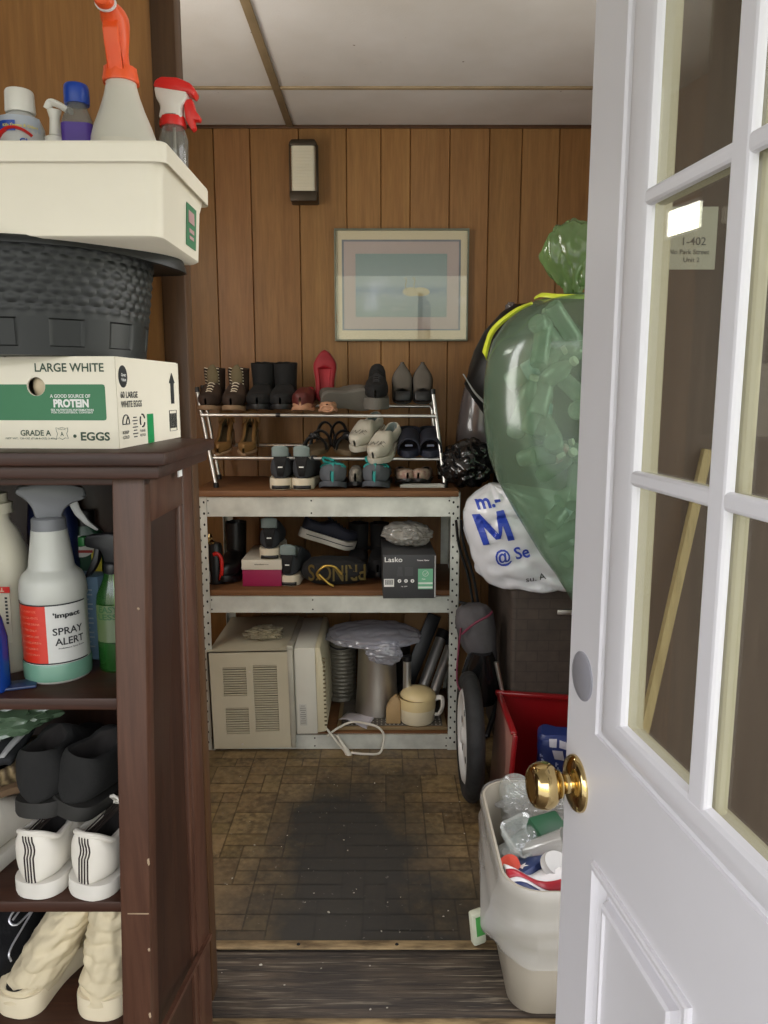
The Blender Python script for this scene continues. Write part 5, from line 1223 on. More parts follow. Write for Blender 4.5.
for px, lab in ((358, 'tall black boot behind the gold-lettered bag, further from the fan box'), (379, 'tall black boot behind the gold-lettered bag, beside the fan box')):
    t = thing('boot', lab, 'boot', M=put(px, 2.86, ZM+.0005, 178, py=560))
    shoe(t, .235, .080, sole=.018, heel=.06, side=.055, tongue=.08, toe=.05, opn=.42, mats=(M_BLKFAB, M_BLACKP, M_LINE), shaft=.185, widths=(.9, .8, 1, .95))
    m = MB(); m.tube([(.039*math.cos(a*PI/8), -.06+.050*math.sin(a*PI/8), .085) for a in range(16)], .005, 8, closed=True, flat=.5); m.build('buckle_strap', M_BLKLEA, t)
    m = MB(); m.box((.012, -.0, .085), (.014, .010, .014), .002); m.build('buckle', M_STEEL, t)
# fan heater box
xl = at(383, 575, 2.50).x; xr = at(436, 575, 2.50).x; bw = xr-xl
t = thing('heater_box', 'dark grey appliance box with green sticker jutting over the middle shelf edge', 'box', ((xl+xr)/2, 2.50, ZM+.0005), (0, 0, 1.5))
BH = .150
m = MB(); m.box((0, .14, BH/2), (bw, .28, BH), .0015); m.build('carton', mk('dark_grey_card', '#37383a', .55, var=.05), t)
m = MB(); m.box((bw/2-.003, -.0006, BH/2), (.004, .0012, BH-.006)); m.build('edge_print', mk('light_grey_print', '#a9a9a6', .6), t, smooth=False)
def lx(px): return (px-(383+436)/2)/53*bw
def lz(py): return (600-py)/47*BH
m = MB(); m.text('Lasko', .0235, T(lx(384.2), -.0008, lz(560.5)), bold=.0003, sx=1.12); m.text('Ceramic Heater', .0062, T(lx(417), -.0008, lz(559.5)), bold=.0001)
for x in (399.5, 406, 412.5): m.lathe([(.0001, 0), (.0062, 0), (.0062, .0006), (.0001, .0006)], 18, T(lx(x), -.0002, lz(581)) @ Rx(90))
m.box((lx(389), -.0004, lz(583)), (.034, .0008, .027)); m.text('No. 5409', .0055, T(lx(401), -.0008, lz(587.5)))
m.build('front_print', M_TEXTW, t, smooth=False)
m = MB()
for i in range(9): m.box((lx(385.4+i*.9), -.001, lz(582.3)), (.0012 if i % 2 else .002, .0006, .017))
for x in (399.5, 406, 412.5): m.box((lx(x), -.001, lz(581)), (.004, .0006, .0018)); m.box((lx(x), -.001, lz(581)), (.0018, .0006, .005))
m.build('bar_print', mk('box_mark', '#2a2b2d', .6), t, smooth=False)
m = MB(); m.box((lx(425.5), -.0007, lz(579)), (.050, .0014, .070), .0004); m.build('sticker', mk('mint_sticker', '#6fb08c', .5, var=.03), t, smooth=False)
m = MB(); m.box((lx(425.5), -.0016, lz(583.5)), (.048, .0006, .006)); m.box((lx(425.5), -.0016, lz(588)), (.048, .0006, .006)); m.tube([(lx(425.5)+.0095*math.cos(R(a)), -.0016, lz(573)+.0095*math.sin(R(a))) for a in range(0, 360, 24)], .0008, 5, closed=True); m.text('Auto', .006, T(lx(421.8), -.0016, lz(579.5)), bold=.0002); m.tube([(lx(424), -.0016, lz(573)), (lx(425), -.0016, lz(574.3)), (lx(427.5), -.0016, lz(571.5))], .0009, 5); m.build('sticker_print', mk('sticker_white', '#d5e2d8', .5), t, smooth=False)
m = MB()                                             # faint picture of the heater tower
m.prism([(lx(397), lz(576)), (lx(403), lz(576)), (lx(402), lz(566)), (lx(398), lz(566))], -.0009, 0); m.box((lx(409), -.0005, lz(571)), (.028, .0008, .03)); m.build('picture_print', mk('faint_picture', '#454648', .55), t, smooth=False)
# dark cloth flap under its corner
p = at(420, 601, 2.575); m = MB(); m.blob((.018, .010, .014), 3, .3, 3, .1, seed=4)
# plastic bag on it
t = thing('plastic_bag', 'milky plastic bag of odds and ends on the dark grey appliance box', 'plastic bag', ((xl+xr)/2+.002, 2.655, ZM+BH+.001))
m = MB(); m.blob((.090, .085, .047), 5, .16, 2.6, .09, 3.2, 5, fn=lambda q, n: Vector((q.x, q.y, max(q.z, -.042)+.043))); m.build('bag_film', film('bag_milky', '#e6e5e0', '#cfcdc6', .62, .3), t)
m = MB(); m.blob((.045, .03, .028), 3, .2, 3, .1, 3, 8, M=T(-.02, 0, .034)); m.lathe([(.0001, 0), (.014, 0), (.014, .02), (.0001, .02)], 16, T(.045, -.02, .03)); m.build('contents', mk('bag_contents', '#84827c', .6, vs=25, col2='#b5b2a8'), t)

# ================================================================ BOTTOM SHELF
# window air conditioner: back grille towards the viewer, bezel on the right
xl = at(210.5, 700, 2.575).x; xm = at(290, 700, 2.575).x; xr = at(327, 700, 2.575).x
t = thing('air_conditioner', 'beige window air conditioner with louvred grille on the bottom shelf', 'air conditioner', ((xl+xm)/2, 2.60, ZB), (0, -1.2, 0))
w = xm-xl; zt = .375-ZB
m = MB(); m.box((0, .20, zt/2+.006), (w-.004, .40, zt-.006), .004); m.build('casing', M_ACB, t)
gz0, gz1 = -.046, zt+.004
m = MB()
def gx_(px): return (px-210.5)/(290-210.5)*w-w/2
def gz_(py): return lerp(gz1, gz0, (py-656)/(748-656))
blocks = [(225, 248.5, 671, 698), (225.5, 249, 709, 734), (255, 279, 669.5, 732)]
xsb = sorted({gx_(v) for b_ in blocks for v in b_[:2]} | {-w/2, w/2}); zsb = sorted({gz_(v) for b_ in blocks for v in b_[2:]} | {gz0, gz1})
for i in range(len(xsb)-1):
    for j in range(len(zsb)-1):
        cx, cz = (xsb[i]+xsb[i+1])/2, (zsb[j]+zsb[j+1])/2
        if any(gx_(b_[0]) < cx < gx_(b_[1]) and gz_(b_[3]) < cz < gz_(b_[2]) for b_ in blocks): continue
        m.box((cx, -.018, cz), (xsb[i+1]-xsb[i], .014, zsb[j+1]-zsb[j]))
for b_ in blocks:
    n = round((b_[3]-b_[2])/2.25)
    for k in range(n):
        z = lerp(gz_(b_[3]), gz_(b_[2]), (k+.5)/n); m.box(((gx_(b_[0])+gx_(b_[1]))/2, -.017, z), (gx_(b_[1])-gx_(b_[0]), .010, .0042), 0, T(0, 0, 0))
m.box((0, -.011, gz1-.002), (w, .028, .006)); m.box((-w/2+.003, -.024, (gz0+gz1)/2), (.006, .002, gz1-gz0))
m.build('grille_panel', M_ACB, t, smooth=False)
m = MB(); m.box((0, -.009, (gz0+gz1)/2+.03), (w-.02, .003, gz1-gz0-.1)); m.build('grille_backing', mk('louvre_dark', '#2b2720', .9), t, smooth=False)
m = MB(); m.box((w/2+.010, .17, zt/2+.004), (.020, .40, zt+.004), .002); m.box((w/2+.010, -.022, (gz0+gz1)/2), (.016, .018, gz1-gz0-.002), .002); m.box((w/2+.010, .0, zt+.012), (.022, .06, .018), .003); m.build('mounting_rail', mk('rail_paint', '#aeab9c', .5, .2), t)
bx0, bx1 = w/2+.021, xr-(xl+xm)/2
m = MB(); m.box(((bx0+bx1-.034)/2, .165, zt/2+.005), (bx1-.034-bx0, .37, zt+.008), .005); m.build('front_bezel', M_ACF, t)
m = MB(); m.prism([(bx1-.034, .006), (bx1-.006, .010), (bx1, .03), (bx1-.001, zt*.5), (bx1-.006, zt*.8), (bx1-.016, zt+.008), (bx1-.034, zt+.012)], -.021, .35, bev=.003); m.build('front_grille', M_ACY, t)
m = MB()
for k in range(17): m.box((bx1-.0045, -.0205, .035+k*.0155), (.009, .003, .006))
m.build('grille_slot', mk('slot_dark', '#5d5238', .8), t, smooth=False)
m = MB(); m.box((bx0+.026, -.0208, .075), (.026, .0012, .080)); m.build('rating_label', mk('label_grey', '#bab9b0', .5), t, smooth=False)
m = MB()
for k in range(9): m.box((bx0+.026, -.0217, .108-k*.008), (.020 if k % 3 else .014, .0006, .0022))
m.build('label_print', mk('label_ink', '#77766e', .6), t, smooth=False)
m = MB()
for px, py in ((241, 744), (252, 675)): m.lathe([(.0001, 0), (.004, 0), (.003, .002), (.0001, .0022)], 10, T(gx_(px), -.025, gz_(py)) @ Rx(90))
m.build('screw', M_STEEL, t)
# power cord of the unit with its plug
pp = [(326, 728, 2.585), (334, 738, 2.578), (342, 748, 2.570), (349, 756, 2.565)]
m = MB(); m.tube(spline([at(*q) for q in pp], 6), .0042, 8)
lo = [(351, 757, 2.56), (366, 762, 2.55), (380, 753, 2.562), (384, 737, 2.572), (379, 728, 2.580), (368, 724, 2.60), (352, 722, 2.63), (338, 728, 2.605), (327, 736, 2.585)]
m.tube(spline([Vector((v.x, v.y, max(v.z, .006))) for v in (at(*q) for q in lo)], 8), .0042, 8)
c = m.build('power_cord', M_CORD, t, world=True)
a, b = at(337, 735, 2.572), at(350, 757, 2.558)
m = MB(); d_ = (b-a).normalized(); m.tube([a, a.lerp(b, .55), a.lerp(b, .7), b, b+d_*.012], [.0055, .006, .010, .0115, .009], 12); m.build('plug', M_CORD, c, world=True)
# cloth on the air conditioner
p = at(264, 628, 2.72); m = MB(); m.blob((.072, .052, .026), 5, .35, 3, .18, 2.5, 21, fn=lambda q, n: Vector((q.x, q.y, max(q.z, -.014)+.014)))
o = m.build('rag', mk('olive_rag', '#7e7762', .9, vs=30, col2='#a39a80', bmp=.4, bs=90)); o.location = (p.x, 2.72, .384); tag(o, 'crumpled beige rag lying on top of the air conditioner', 'rag')
# tray
tx0, tx1 = at(337, 733, 2.62).x, at(447, 733, 2.62).x
t = thing('tray', 'brown perforated tray under the steel pot and cream kettle', 'tray', ((tx0+tx1)/2, 2.62, ZB+.0005))
m = MB(); w = tx1-tx0; m.box((0, .18, .006), (w, .36, .012), .003); m.build('tray_body', mk('tray_brown', '#7f6b4a', .6, var=.1), t)
m = MB(); m.box((0, .18, .0125), (w-.03, .335, .002)); m.build('mat', mk('mat_dark', '#57524a', .8, vs=30), t)
m = MB()
for i in range(24):
    for j in range(4): m.lathe([(.0032, .0135), (.0022, .0165), (.0001, .0168)], 6, T(-w/2+.024+i*(w-.048)/23, .02+j*.022, 0))
m.build('bumps', mk('bump_grey', '#8d887b', .6), t)
TRZ = ZB+.0145
# tall brushed-steel pot, ribbed canister and another dark pot
p = at(377, 700, 2.76); t = thing('steel_pot', 'tall brushed steel pot tapering to the top, beneath a plastic bag', 'pot', (p.x+.0, 2.77, TRZ))
m = MB(); m.lathe([(.0001, 0), (.080, 0), (.083, .004), (.076, .10), (.070, .255), (.072, .262), (.066, .262), (.064, .01), (.0001, .01)], 40); m.build('pot_body', M_STEEL, t)
p = at(347, 690, 2.80); t = thing('canister', 'ribbed dark grey canister left of the tall steel pot', 'canister', (at(343, 690, 2.9).x-.004, 2.90, TRZ))
prof = [(.0001, 0), (.058, 0)]
for k in range(16): z = .008+k*.0155; prof += [(.058, z), (.0555, z+.004), (.0555, z+.010), (.058, z+.014)]
prof += [(.058, .262), (.061, .266), (.061, .274), (.054, .274), (.054, .02), (.0001, .02)]
m = MB(); m.lathe(prof, 36); m.build('canister_wall', mk('canister_grey', '#6b675b', .5, .4, var=.1), t)
m = MB(); m.tube([(.058*math.cos(R(a)), .0585*math.sin(R(a)), .235-.02*math.sin(R((a-200)/140*180))) for a in range(200, 341, 10)], .003, 8); m.build('bail_handle', M_BLACKP, t)
t = thing('dark_pot', 'dark steel pot standing behind the tall steel pot', 'pot', (at(396, 690, 2.93).x, 2.945, TRZ))
m = MB(); m.lathe([(.0001, 0), (.055, 0), (.058, .004), (.058, .245), (.061, .25), (.055, .25), (.054, .01), (.0001, .01)], 36); m.build('pot_body', mk('dark_steel', '#4f4b46', .35, .9), t)
p = at(374, 634, 2.76); t = thing('plastic_bag', 'clear white plastic bag draped over the tall steel pot', 'plastic bag', (p.x-.004, 2.79, TRZ+.250))
def dr(q, n):
    r_ = math.hypot(n.x, n.y); z = q.z
    if z < 0: z = z*.55-.030*sm(.55, .95, r_)*(1+.6*math.sin(math.atan2(n.y, n.x)*3+1))
    return Vector((q.x, q.y, max(z, -.0+.016) if r_ < .40 and q.z < 0 else max(z+.035, .0 if r_ < .44 else -.04)))
m = MB(); m.blob((.186, .135, .060), 5, .10, 2.4, .07, 2.4, 31, fn=lambda q, n: Vector((q.x+.004, q.y, (q.z if q.z > 0 else q.z*.35)+.032))); m.build('bag_film', film('bag_clear_white', '#e4e4ea', '#d9dae3', .66, .2), t)
m = MB(); m.blob((.070, .03, .050), 5, .16, 2.2, .10, 2.4, 33, M=T(.045, -.112, .010)); m.build('bag_tail', MATS['bag_clear_white'], t)
# chrome wand with black top
p = at(407, 660, 2.70)
t = thing('chrome_wand', 'chrome wand with black head standing beside the steel pot', 'wand', (at(407, 690, 2.70).x, 2.70, TRZ))
m = MB(); m.lathe([(.0001, 0), (.016, 0), (.017, .01), (.015, .03), (.015, .225), (.0001, .225)], 24); m.build('tube', M_CHROME, t)
m = MB(); m.lathe([(.0001, .222), (.017, .222), (.017, .24), (.0001, .244)], 20); m.box((.012, -.006, .246), (.060, .022, .016), .005, Ry(-18)); m.build('head', M_BLACKP, t)
# tan wedge
t = thing('wooden_wedge', 'small tan wooden wedge block behind the cream kettle', 'wedge', (at(393, 708, 2.69).x, 2.66, TRZ))
m = MB(); m.prism([(-.026, 0), (.028, 0), (.028, .085), (.012, .108), (-.012, .085), (-.026, .055)], -.016, .016, bev=.004); m.build('block', mk('tan_wood', '#a98d62', .6, var=.1), t)
# cream kettle
kp = at(418, 726, 2.66); t = thing('kettle', 'round cream kettle with white handle at the tray front', 'kettle', (at(417, 720, 2.67).x, 2.68, TRZ+.001), (0, 0, 0))
m = MB(); m.lathe([(.0001, 0), (.060, 0), (.064, .006), (.067, .045), (.0685, .055)], 40, cap1=False); m.build('kettle_base', M_CREAM2, t)
m = MB(); m.lathe([(.0685, .055), (.069, .06), (.068, .085), (.066, .094)], 40, cap0=False, cap1=False); m.build('kettle_body', M_CREAM, t)
m = MB(); m.lathe([(.0672, .094), (.067, .098), (.060, .110), (.045, .120), (.02, .125), (.0001, .1255)], 40, T(0, 0, 0) @ Ry(3), cap0=False); m.build('lid', M_CREAM, t)
m = MB(); m.tube([(.0675*math.cos(R(a)), .0675*math.sin(R(a)), .0948) for a in range(0, 360, 10)], .0012, 6, closed=True); m.build('seam', mk('seam_brown', '#8a6b3a', .6), t)
m = MB(); m.tube(spline([(.066, -.010, .088), (.090, -.012, .090), (.094, -.012, .062), (.082, -.012, .030), (.066, -.010, .026)], 6), .0095, 10, flat=.7); m.build('handle', M_WPL, t)
# leaning black-and-chrome tubes, brown board
def lean(name, lab, cat, pts, r, mat, n=20, cap=None, group=None):
    m = MB(); m.tube(pts, r, n); t = thing(name, lab, cat, tuple(pts[0]), group=group); m.build('tube', mat, t, world=True)
    d = (pts[-1]-pts[0]).normalized()
    m = MB(); m.tube([pts[-1]-d*.03, pts[-1]+d*.006], [x*1.12 if not isinstance(r, list) else r[-1]*1.12 for x in (r if isinstance(r, list) else [r, r])][:2], n); m.build('end_cap', cap or M_BLACKP, t, world=True); return t
b0 = at(418, 700, 2.78); b0.z = TRZ+.032; e0 = at(443, 632, 2.93); lean('chrome_tube', 'chrome tube leaning right against the post, left one of the pair', 'tube', [b0, e0], .021, M_CHROME)
b0 = at(430, 700, 2.75); b0.z = TRZ+.032; e0 = at(452, 640, 2.90); lean('chrome_tube', 'chrome tube leaning right against the post, right one of the pair', 'tube', [b0, e0], .019, M_CHROME)
t = thing('black_board', 'flat black board leaning behind the chrome tubes', 'board', tuple(at(410, 700, 2.86)))
a = at(409, 700, 2.88); a.z = TRZ+.003; b = at(441, 618, 2.965)
m = MB(); d = (b-a).normalized(); u = Vector((.0, -.35, .0)).normalized(); s_ = d.cross(Vector((0, 1, 0))).normalized()
m.hexa([a-s_*.0, a+s_*.055, a+s_*.055+Vector((0, .012, 0)), a+Vector((0, .012, 0)), b, b+s_*.055, b+s_*.055+Vector((0, .012, 0)), b+Vector((0, .012, 0))], .002); o = m.build('panel', M_BLACKP, t, world=True)
t = thing('brown_board', 'plain brown hardboard sheet standing at the back of the bottom shelf', 'board', (at(420, 660, 3.0).x, 3.005, ZB+.0005))
m = MB(); m.box((0, 0, .22), (.19, .006, .44), .001, Ry(6)); o = m.build('sheet', mk('hardboard', '#8a673f', .7, var=.06), t); 
o.data.transform(T(0, 0, .011))
# folded paper
p = at(352, 722, 2.66); m = MB(); m.sheet(8, 6, lambda u, v: (-.055+.11*u, -.035+.09*v, .004+.012*math.sin(u*4+.5)*(1-v)+.002)); o = m.build('paper_sheet', mk('lavender_paper', '#b6b2b8', .8), solid=.001)
o.location = (at(356, 722, 2.66).x, 2.665, TRZ+.001); o.rotation_euler.z = R(-20); tag(o, 'crumpled white paper sheet on the tray before the steel pot', 'paper')

# ================================================================ BACK WALL: PICTURE AND LAMP
pl = at(334.5, 285, BACK-.02).x; pr_ = at(468.5, 285, BACK-.02).x; zt_ = at(400, 228.5, BACK-.02).z; zb_ = at(400, 341, BACK-.02).z
t = thing('framed_picture', 'framed pale seascape with two white birds hanging on the panelled wall', 'picture', ((pl+pr_)/2, BACK-.001, (zb_+zt_)/2))
w, h = pr_-pl, zt_-zb_
def frame_ring(x0, x1, z0, z1, t_, y0, y1, name, mat, bev=.001):
    m = MB()
    m.box(((x0+x1)/2, (y0+y1)/2, z1-t_/2), (x1-x0, abs(y1-y0), t_), bev); m.box(((x0+x1)/2, (y0+y1)/2, z0+t_/2), (x1-x0, abs(y1-y0), t_), bev)
    m.box((x0+t_/2, (y0+y1)/2, (z0+z1)/2), (t_, abs(y1-y0), z1-z0-2*t_), bev); m.box((x1-t_/2, (y0+y1)/2, (z0+z1)/2), (t_, abs(y1-y0), z1-z0-2*t_), bev); return m.build(name, mat, t, smooth=False)
def fx(px): return (px-401.5)/134*w
def fz(py): return (284.75-py)/112.5*h
frame_ring(-w/2, w/2, -h/2, h/2, .0062, -.024, -.001, 'frame', mk('pewter_frame', '#6f7466', .4, .4))
m = MB(); m.box((0, -.006, 0), (w-.010, .008, h-.010)); m.build('outer_mat', mk('cream_mat', '#d9cfae', .8, var=.02), t, smooth=False)
m = MB(); m.prism([(fx(342), fz(330)), (fx(461), fz(330)), (fx(460.5), fz(239)), (fx(342), fz(239))], -.0115, -.010); m.build('mat_line', mk('blue_grey_mat', '#7f8890', .8), t, smooth=False)
m = MB(); m.prism([(fx(344), fz(328.5)), (fx(459), fz(328.5)), (fx(458.5), fz(241)), (fx(344), fz(241))], -.0125, -.0115); m.build('inner_mat', mk('pink_grey_mat', '#b8aca6', .8, var=.02), t, smooth=False)
def sea_mat():
    m, nt, out = nt_new('seascape_print'); b = N(nt, 'ShaderNodeBsdfPrincipled', Roughness=.7)
    v = coords(nt); sp = nt.nodes.new('ShaderNodeSeparateXYZ'); L(nt, v, sp.inputs[0])
    mr = N(nt, 'ShaderNodeMapRange'); L(nt, sp.outputs[2], mr.inputs[0]); mr.inputs[1].default_value = fz(316); mr.inputs[2].default_value = fz(253)
    base = ramp(nt, mr.outputs[0], [(0, lin('#869a97')), (.3, lin('#90a2a5')), (.42, lin('#7a8fa0')), (.52, lin('#97a9ad')), (.7, lin('#92a6a3')), (1, lin('#879f9b'))])
    vn = coords(nt, (14, 14, 60)); n1 = noise_t(nt, vn, 1.6, 5, .7)
    msk = N(nt, 'ShaderNodeMapRange'); L(nt, mr.outputs[0], msk.inputs[0]); msk.inputs[1].default_value = .62; msk.inputs[2].default_value = .4
    f = N(nt, 'ShaderNodeMath', operation='MULTIPLY'); L(nt, ramp(nt, n1, [(.54, (0,0,0)), (.64, (.75,.75,.75))]), f.inputs[0]); L(nt, msk.outputs[0], f.inputs[1])
    c = mixc(nt, f.outputs[0], base, lin('#9fabaa')); L(nt, c, b.inputs['Base Color']); L(nt, b.outputs[0], out.inputs[0]); return m
m = MB(); m.prism([(fx(355.5), fz(316.5)), (fx(447), fz(316.5)), (fx(447), fz(253)), (fx(355.5), fz(253))], -.0132, -.0125); m.build('seascape', sea_mat(), t, smooth=False)
for cx, flip in ((411.5, 1), (418, -1)):
    m = MB(); q = .8
    m.blob((.034, .0006, .017), 3, .10, 2, 0, M=T(fx(cx+(0 if flip > 0 else 3)), -.0134, fz(291)))
    x0 = fx(cx-6) if flip > 0 else fx(cx-4)
    m.tube(spline([(x0+.006, -.0134, fz(290)), (x0, -.0134, fz(285)), (x0+.004, -.0134, fz(280)), (x0, -.0134, fz(277)), (x0-.007, -.0134, fz(278))], 4), .0032, 6, flat=.3); m.build('painted_bird', mk('bird_cream', '#c4bd98', .8), t)
m = MB(); m.box((0, -.0185, 0), (w-.012, .002, h-.012)); m.build('glass', M_PICGLASS, t, smooth=False)
# wall lamp
xl, xr = at(290, 172, BACK-.04).x, at(318, 172, BACK-.04).x; zt_, zb_ = at(304, 142, BACK-.04).z, at(304, 203, BACK-.04).z
w, h = xr-xl, zt_-zb_
t = thing('wall_lamp', 'unlit box lamp with ribbed pale diffuser on the panelled wall', 'wall lamp', ((xl+xr)/2, BACK-.0005, (zt_+zb_)/2))
M_BRZ = mk('bronze_metal', '#3b3226', .45, .5)
m = MB(); m.box((0, -.006, 0), (w*.98, .012, h*.98), .002); m.build('back_plate', M_BRZ, t)
for s, hh in ((1, .022), (-1, .036)):
    m = MB(); zc = s*(h/2-hh/2); m.prism([(-w/2+.004, zc-hh/2), (w/2-.004, zc-hh/2), (w/2-.002, zc), (w/2-.010 if s > 0 else w/2, zc+s*hh/2 if s > 0 else zc+hh/2), (-w/2+.010 if s > 0 else -w/2, zc+hh/2), (-w/2+.002, zc)], -.075, -.001, bev=.003); m.build('end_cap', M_BRZ, t)
m = MB(); rings = []; n = 40; zlo, zhi = -h/2+.030, h/2-.018
for k in range(61):
    z = lerp(zlo, zhi, k/60); r_ = .0 if k % 4 < 2 else .0012
    rings.append([(x, -.036+y, z) for x, y in rrect(w-.016+r_, .070+r_, .012)])
m.loft(rings); m.build('diffuser', mk('frosted_diffuser', '#c8c3ae', .5, var=.03, sub=.2), t)
m = MB()
for s in (1, -1): m.box((s*(w/2-.003), -.068, 0), (.005, .006, h-.03), .001)
m.build('side_rod', M_BRZ, t)
# ================================================================ THE PILE ON THE RIGHT
def conform(mbt, body, dy=-.0026, axis=Vector((0, 1, 0)), back=-1.0):
    """lay flat print onto a body's front: body is a mesh object with vertices in world coordinates"""
    from mathutils.bvhtree import BVHTree
    bm = bmesh.new(); bm.from_mesh(body.data); t = BVHTree.FromBMesh(bm)
    bmesh.ops.triangulate(mbt.bm, faces=mbt.bm.faces[:])
    for _ in range(5):
        es = [e for e in mbt.bm.edges if e.calc_length() > .005]
        if not es: break
        bmesh.ops.subdivide_edges(mbt.bm, edges=es, cuts=1); bmesh.ops.triangulate(mbt.bm, faces=[f for f in mbt.bm.faces if len(f.verts) > 3])
    kill = []
    for v in mbt.bm.verts:
        o = v.co.copy(); o.y = -5; h = t.ray_cast(o, axis)
        if h[0] is None: kill.append(v)
        else: v.co = h[0]+h[1]*0.0+Vector((0, dy, 0))
    bmesh.ops.delete(mbt.bm, geom=kill, context='VERTS'); bm.free(); return mbt
# dark woven hamper
HX0, HX1, HY0, HY1, HZ = .408, .93, 2.36, 2.92, .655
t = thing('hamper', 'dark brown woven hamper standing by the right wall under the bags', 'hamper', ((HX0+HX1)/2, (HY0+HY1)/2, 0))
M_WICK = None
def wicker():
    m, nt, out = nt_new('dark_wicker'); b = N(nt, 'ShaderNodeBsdfPrincipled', Roughness=.7)
    v = coords(nt); br = N(nt, 'ShaderNodeTexBrick', Scale=1.0); br.inputs['Color1'].default_value = lin('#463b33'); br.inputs['Color2'].default_value = lin('#40362e'); br.inputs['Mortar'].default_value = lin('#372e27')
    br.inputs['Brick Width'].default_value = .07; br.inputs['Row Height'].default_value = .035; br.inputs['Mortar Size'].default_value = .003; br.inputs['Mortar Smooth'].default_value = 1
    mp = nt.nodes.new('ShaderNodeVectorMath'); mp.operation = 'ADD'
    sp = nt.nodes.new('ShaderNodeSeparateXYZ'); L(nt, v, sp.inputs[0]); ad = N(nt, 'ShaderNodeMath', operation='ADD'); L(nt, sp.outputs[0], ad.inputs[0]); L(nt, sp.outputs[1], ad.inputs[1])
    cb = nt.nodes.new('ShaderNodeCombineXYZ'); L(nt, ad.outputs[0], cb.inputs[0]); L(nt, sp.outputs[2], cb.inputs[1]); L(nt, cb.outputs[0], br.inputs['Vector'])
    n = noise_t(nt, v, 30, 4); c = mixc(nt, .6, br.outputs[0], ramp(nt, n, [(.3, (.5,.5,.5)), (.7, (1,1,1))]), 'MULTIPLY')
    L(nt, c, b.inputs['Base Color']); bump(nt, br.outputs['Fac'], b, -.4, .004); L(nt, b.outputs[0], out.inputs[0]); return m
M_WICK = wicker()
m = MB(); rbox_loft(m, [(.0, HX1-HX0-.02, HY1-HY0-.02, .01), (.01, HX1-HX0, HY1-HY0, .015), (HZ-.03, HX1-HX0, HY1-HY0, .015), (HZ-.03, HX1-HX0+.006, HY1-HY0+.006, .015), (HZ-.003, HX1-HX0+.006, HY1-HY0+.006, .015), (HZ, HX1-HX0, HY1-HY0, .015)]); m.build('hamper_body', M_WICK, t, angle=40)
m = MB(); q = at(561, 612, HY0); m.box((q.x+.03, HY0-.004, q.z+.0), (.085, .006, .016), .002); m.build('latch', M_STEEL, t, world=True)
# white shopping bag with blue print
t = thing('shopping_bag', 'white shopping bag with big blue M slumped over the hamper edge', 'shopping bag', (.48, 2.44, HZ))
def white_fn(q, n):
    x, y, z = q
    z0 = z
    x += -.10*sm(-.2, .2, z)+.06*sm(.05, .2, z)        # leans left at the top
    return Vector((x, y, z))
m = MB()
prof = [(567, 600, 570), (545, 597, 0), (0, 0, 0)]
# outline (left, right) at rows of the photo, given as real points at the bag's distance
rowsW = [(603, 530, 620), (598, 505, 626), (588, 490, 630), (572, 474, 628), (552, 469, 622), (530, 463, 612), (512, 463, 600), (502, 467, 585), (494, 476, 560), (488, 485, 525), (484, 489, 500)]
rings = []; nW = 96; KW = 44
def rowW(f):
    x = f*(len(rowsW)-1); i = min(int(x), len(rowsW)-2); t_ = x-i
    return [lerp(rowsW[i][c], rowsW[i+1][c], t_) for c in range(3)]
for k in range(KW+1):
    f = k/KW; py, xl, xr = rowW(f)
    a = at(xl, py, 2.42); b = at(xr, py, 2.42); cx = (a.x+b.x)/2; rx = (b.x-a.x)/2; z = max((a.z+b.z)/2, HZ+.001); ry = .125*max(.05, math.sin(PI*(.04+.94*f)))**.5
    ring = []
    for j in range(nW):
        an = 2*PI*j/nW; q = Vector((math.cos(an)*2.0, math.sin(an)*2.0, z*5))
        cr = (1-abs(noise.noise(q*1.1+Vector((5, 2, z*9)))))**8*.085+(1-abs(noise.noise(Vector((q.x*.8, q.y*.8, z*26)))))**7*.05*sm(.5, .05, f)
        wv = .05*noise.noise(q*.9)+.022*noise.noise(q*2.7)-cr
        if math.cos(an) < -.8: wv *= .4
        ring.append((cx+rx*math.cos(an)*(1+wv), 2.43+ry*math.sin(an)*(1+wv*2.2), z+(.010*noise.noise(q*1.3) if 2 < k < KW-2 else 0)))
    rings.append(ring)
m.loft(rings); bagW = m.build('bag_film', M_WHITEBAG, None, angle=80)
def printed(s, px0, py0, px1, py1, slant=0, Y=2.30, bold=.02, size=1):
    mt = MB(); mt.text(s, 1.0, bold=bold, ext=0)
    xs = [v.co.x for v in mt.bm.verts]; zs = [v.co.z for v in mt.bm.verts]
    for v in mt.bm.verts:
        u = (v.co.x-min(xs))/(max(xs)-min(xs)); w = (v.co.z-min(zs))/(max(zs)-min(zs))
        q = at(lerp(px0, px1, u)+slant*w, lerp(py1, py0, w)+(u)*0, Y); v.co = q
    return mt
def rotp(mt, deg):
    c = sum((v.co for v in mt.bm.verts), Vector())/len(mt.bm.verts)
    M_ = T(*c) @ Ry(-deg) @ T(*(-c))
    for v in mt.bm.verts: v.co = M_ @ v.co
    return mt
def letter_m(px0, py0, px1, py1, slant):
    mt = MB()
    for poly in ([(0, 0), (.20, 0), (.24, 1), (.0, 1)], [(.0, 1), (.24, 1), (.58, .30), (.44, .12)], [(.44, .12), (.58, .30), (.76, 1), (1.0, 1), (.60, .12)], [(.80, 0), (1.0, 0), (1.0, 1), (.78, 1)]):
        n_ = 6
        mt.add([at(lerp(px0, px1, u_)+slant*w_, lerp(py1, py0, w_), 2.3) for u_, w_ in poly], [tuple(range(len(poly)))])
    return mt
mt = rotp(letter_m(481, 514, 512, 546, -3), 14); conform(mt, bagW); mt.build('big_letter', M_BAGBLUE, None, smooth=False).parent = bagW
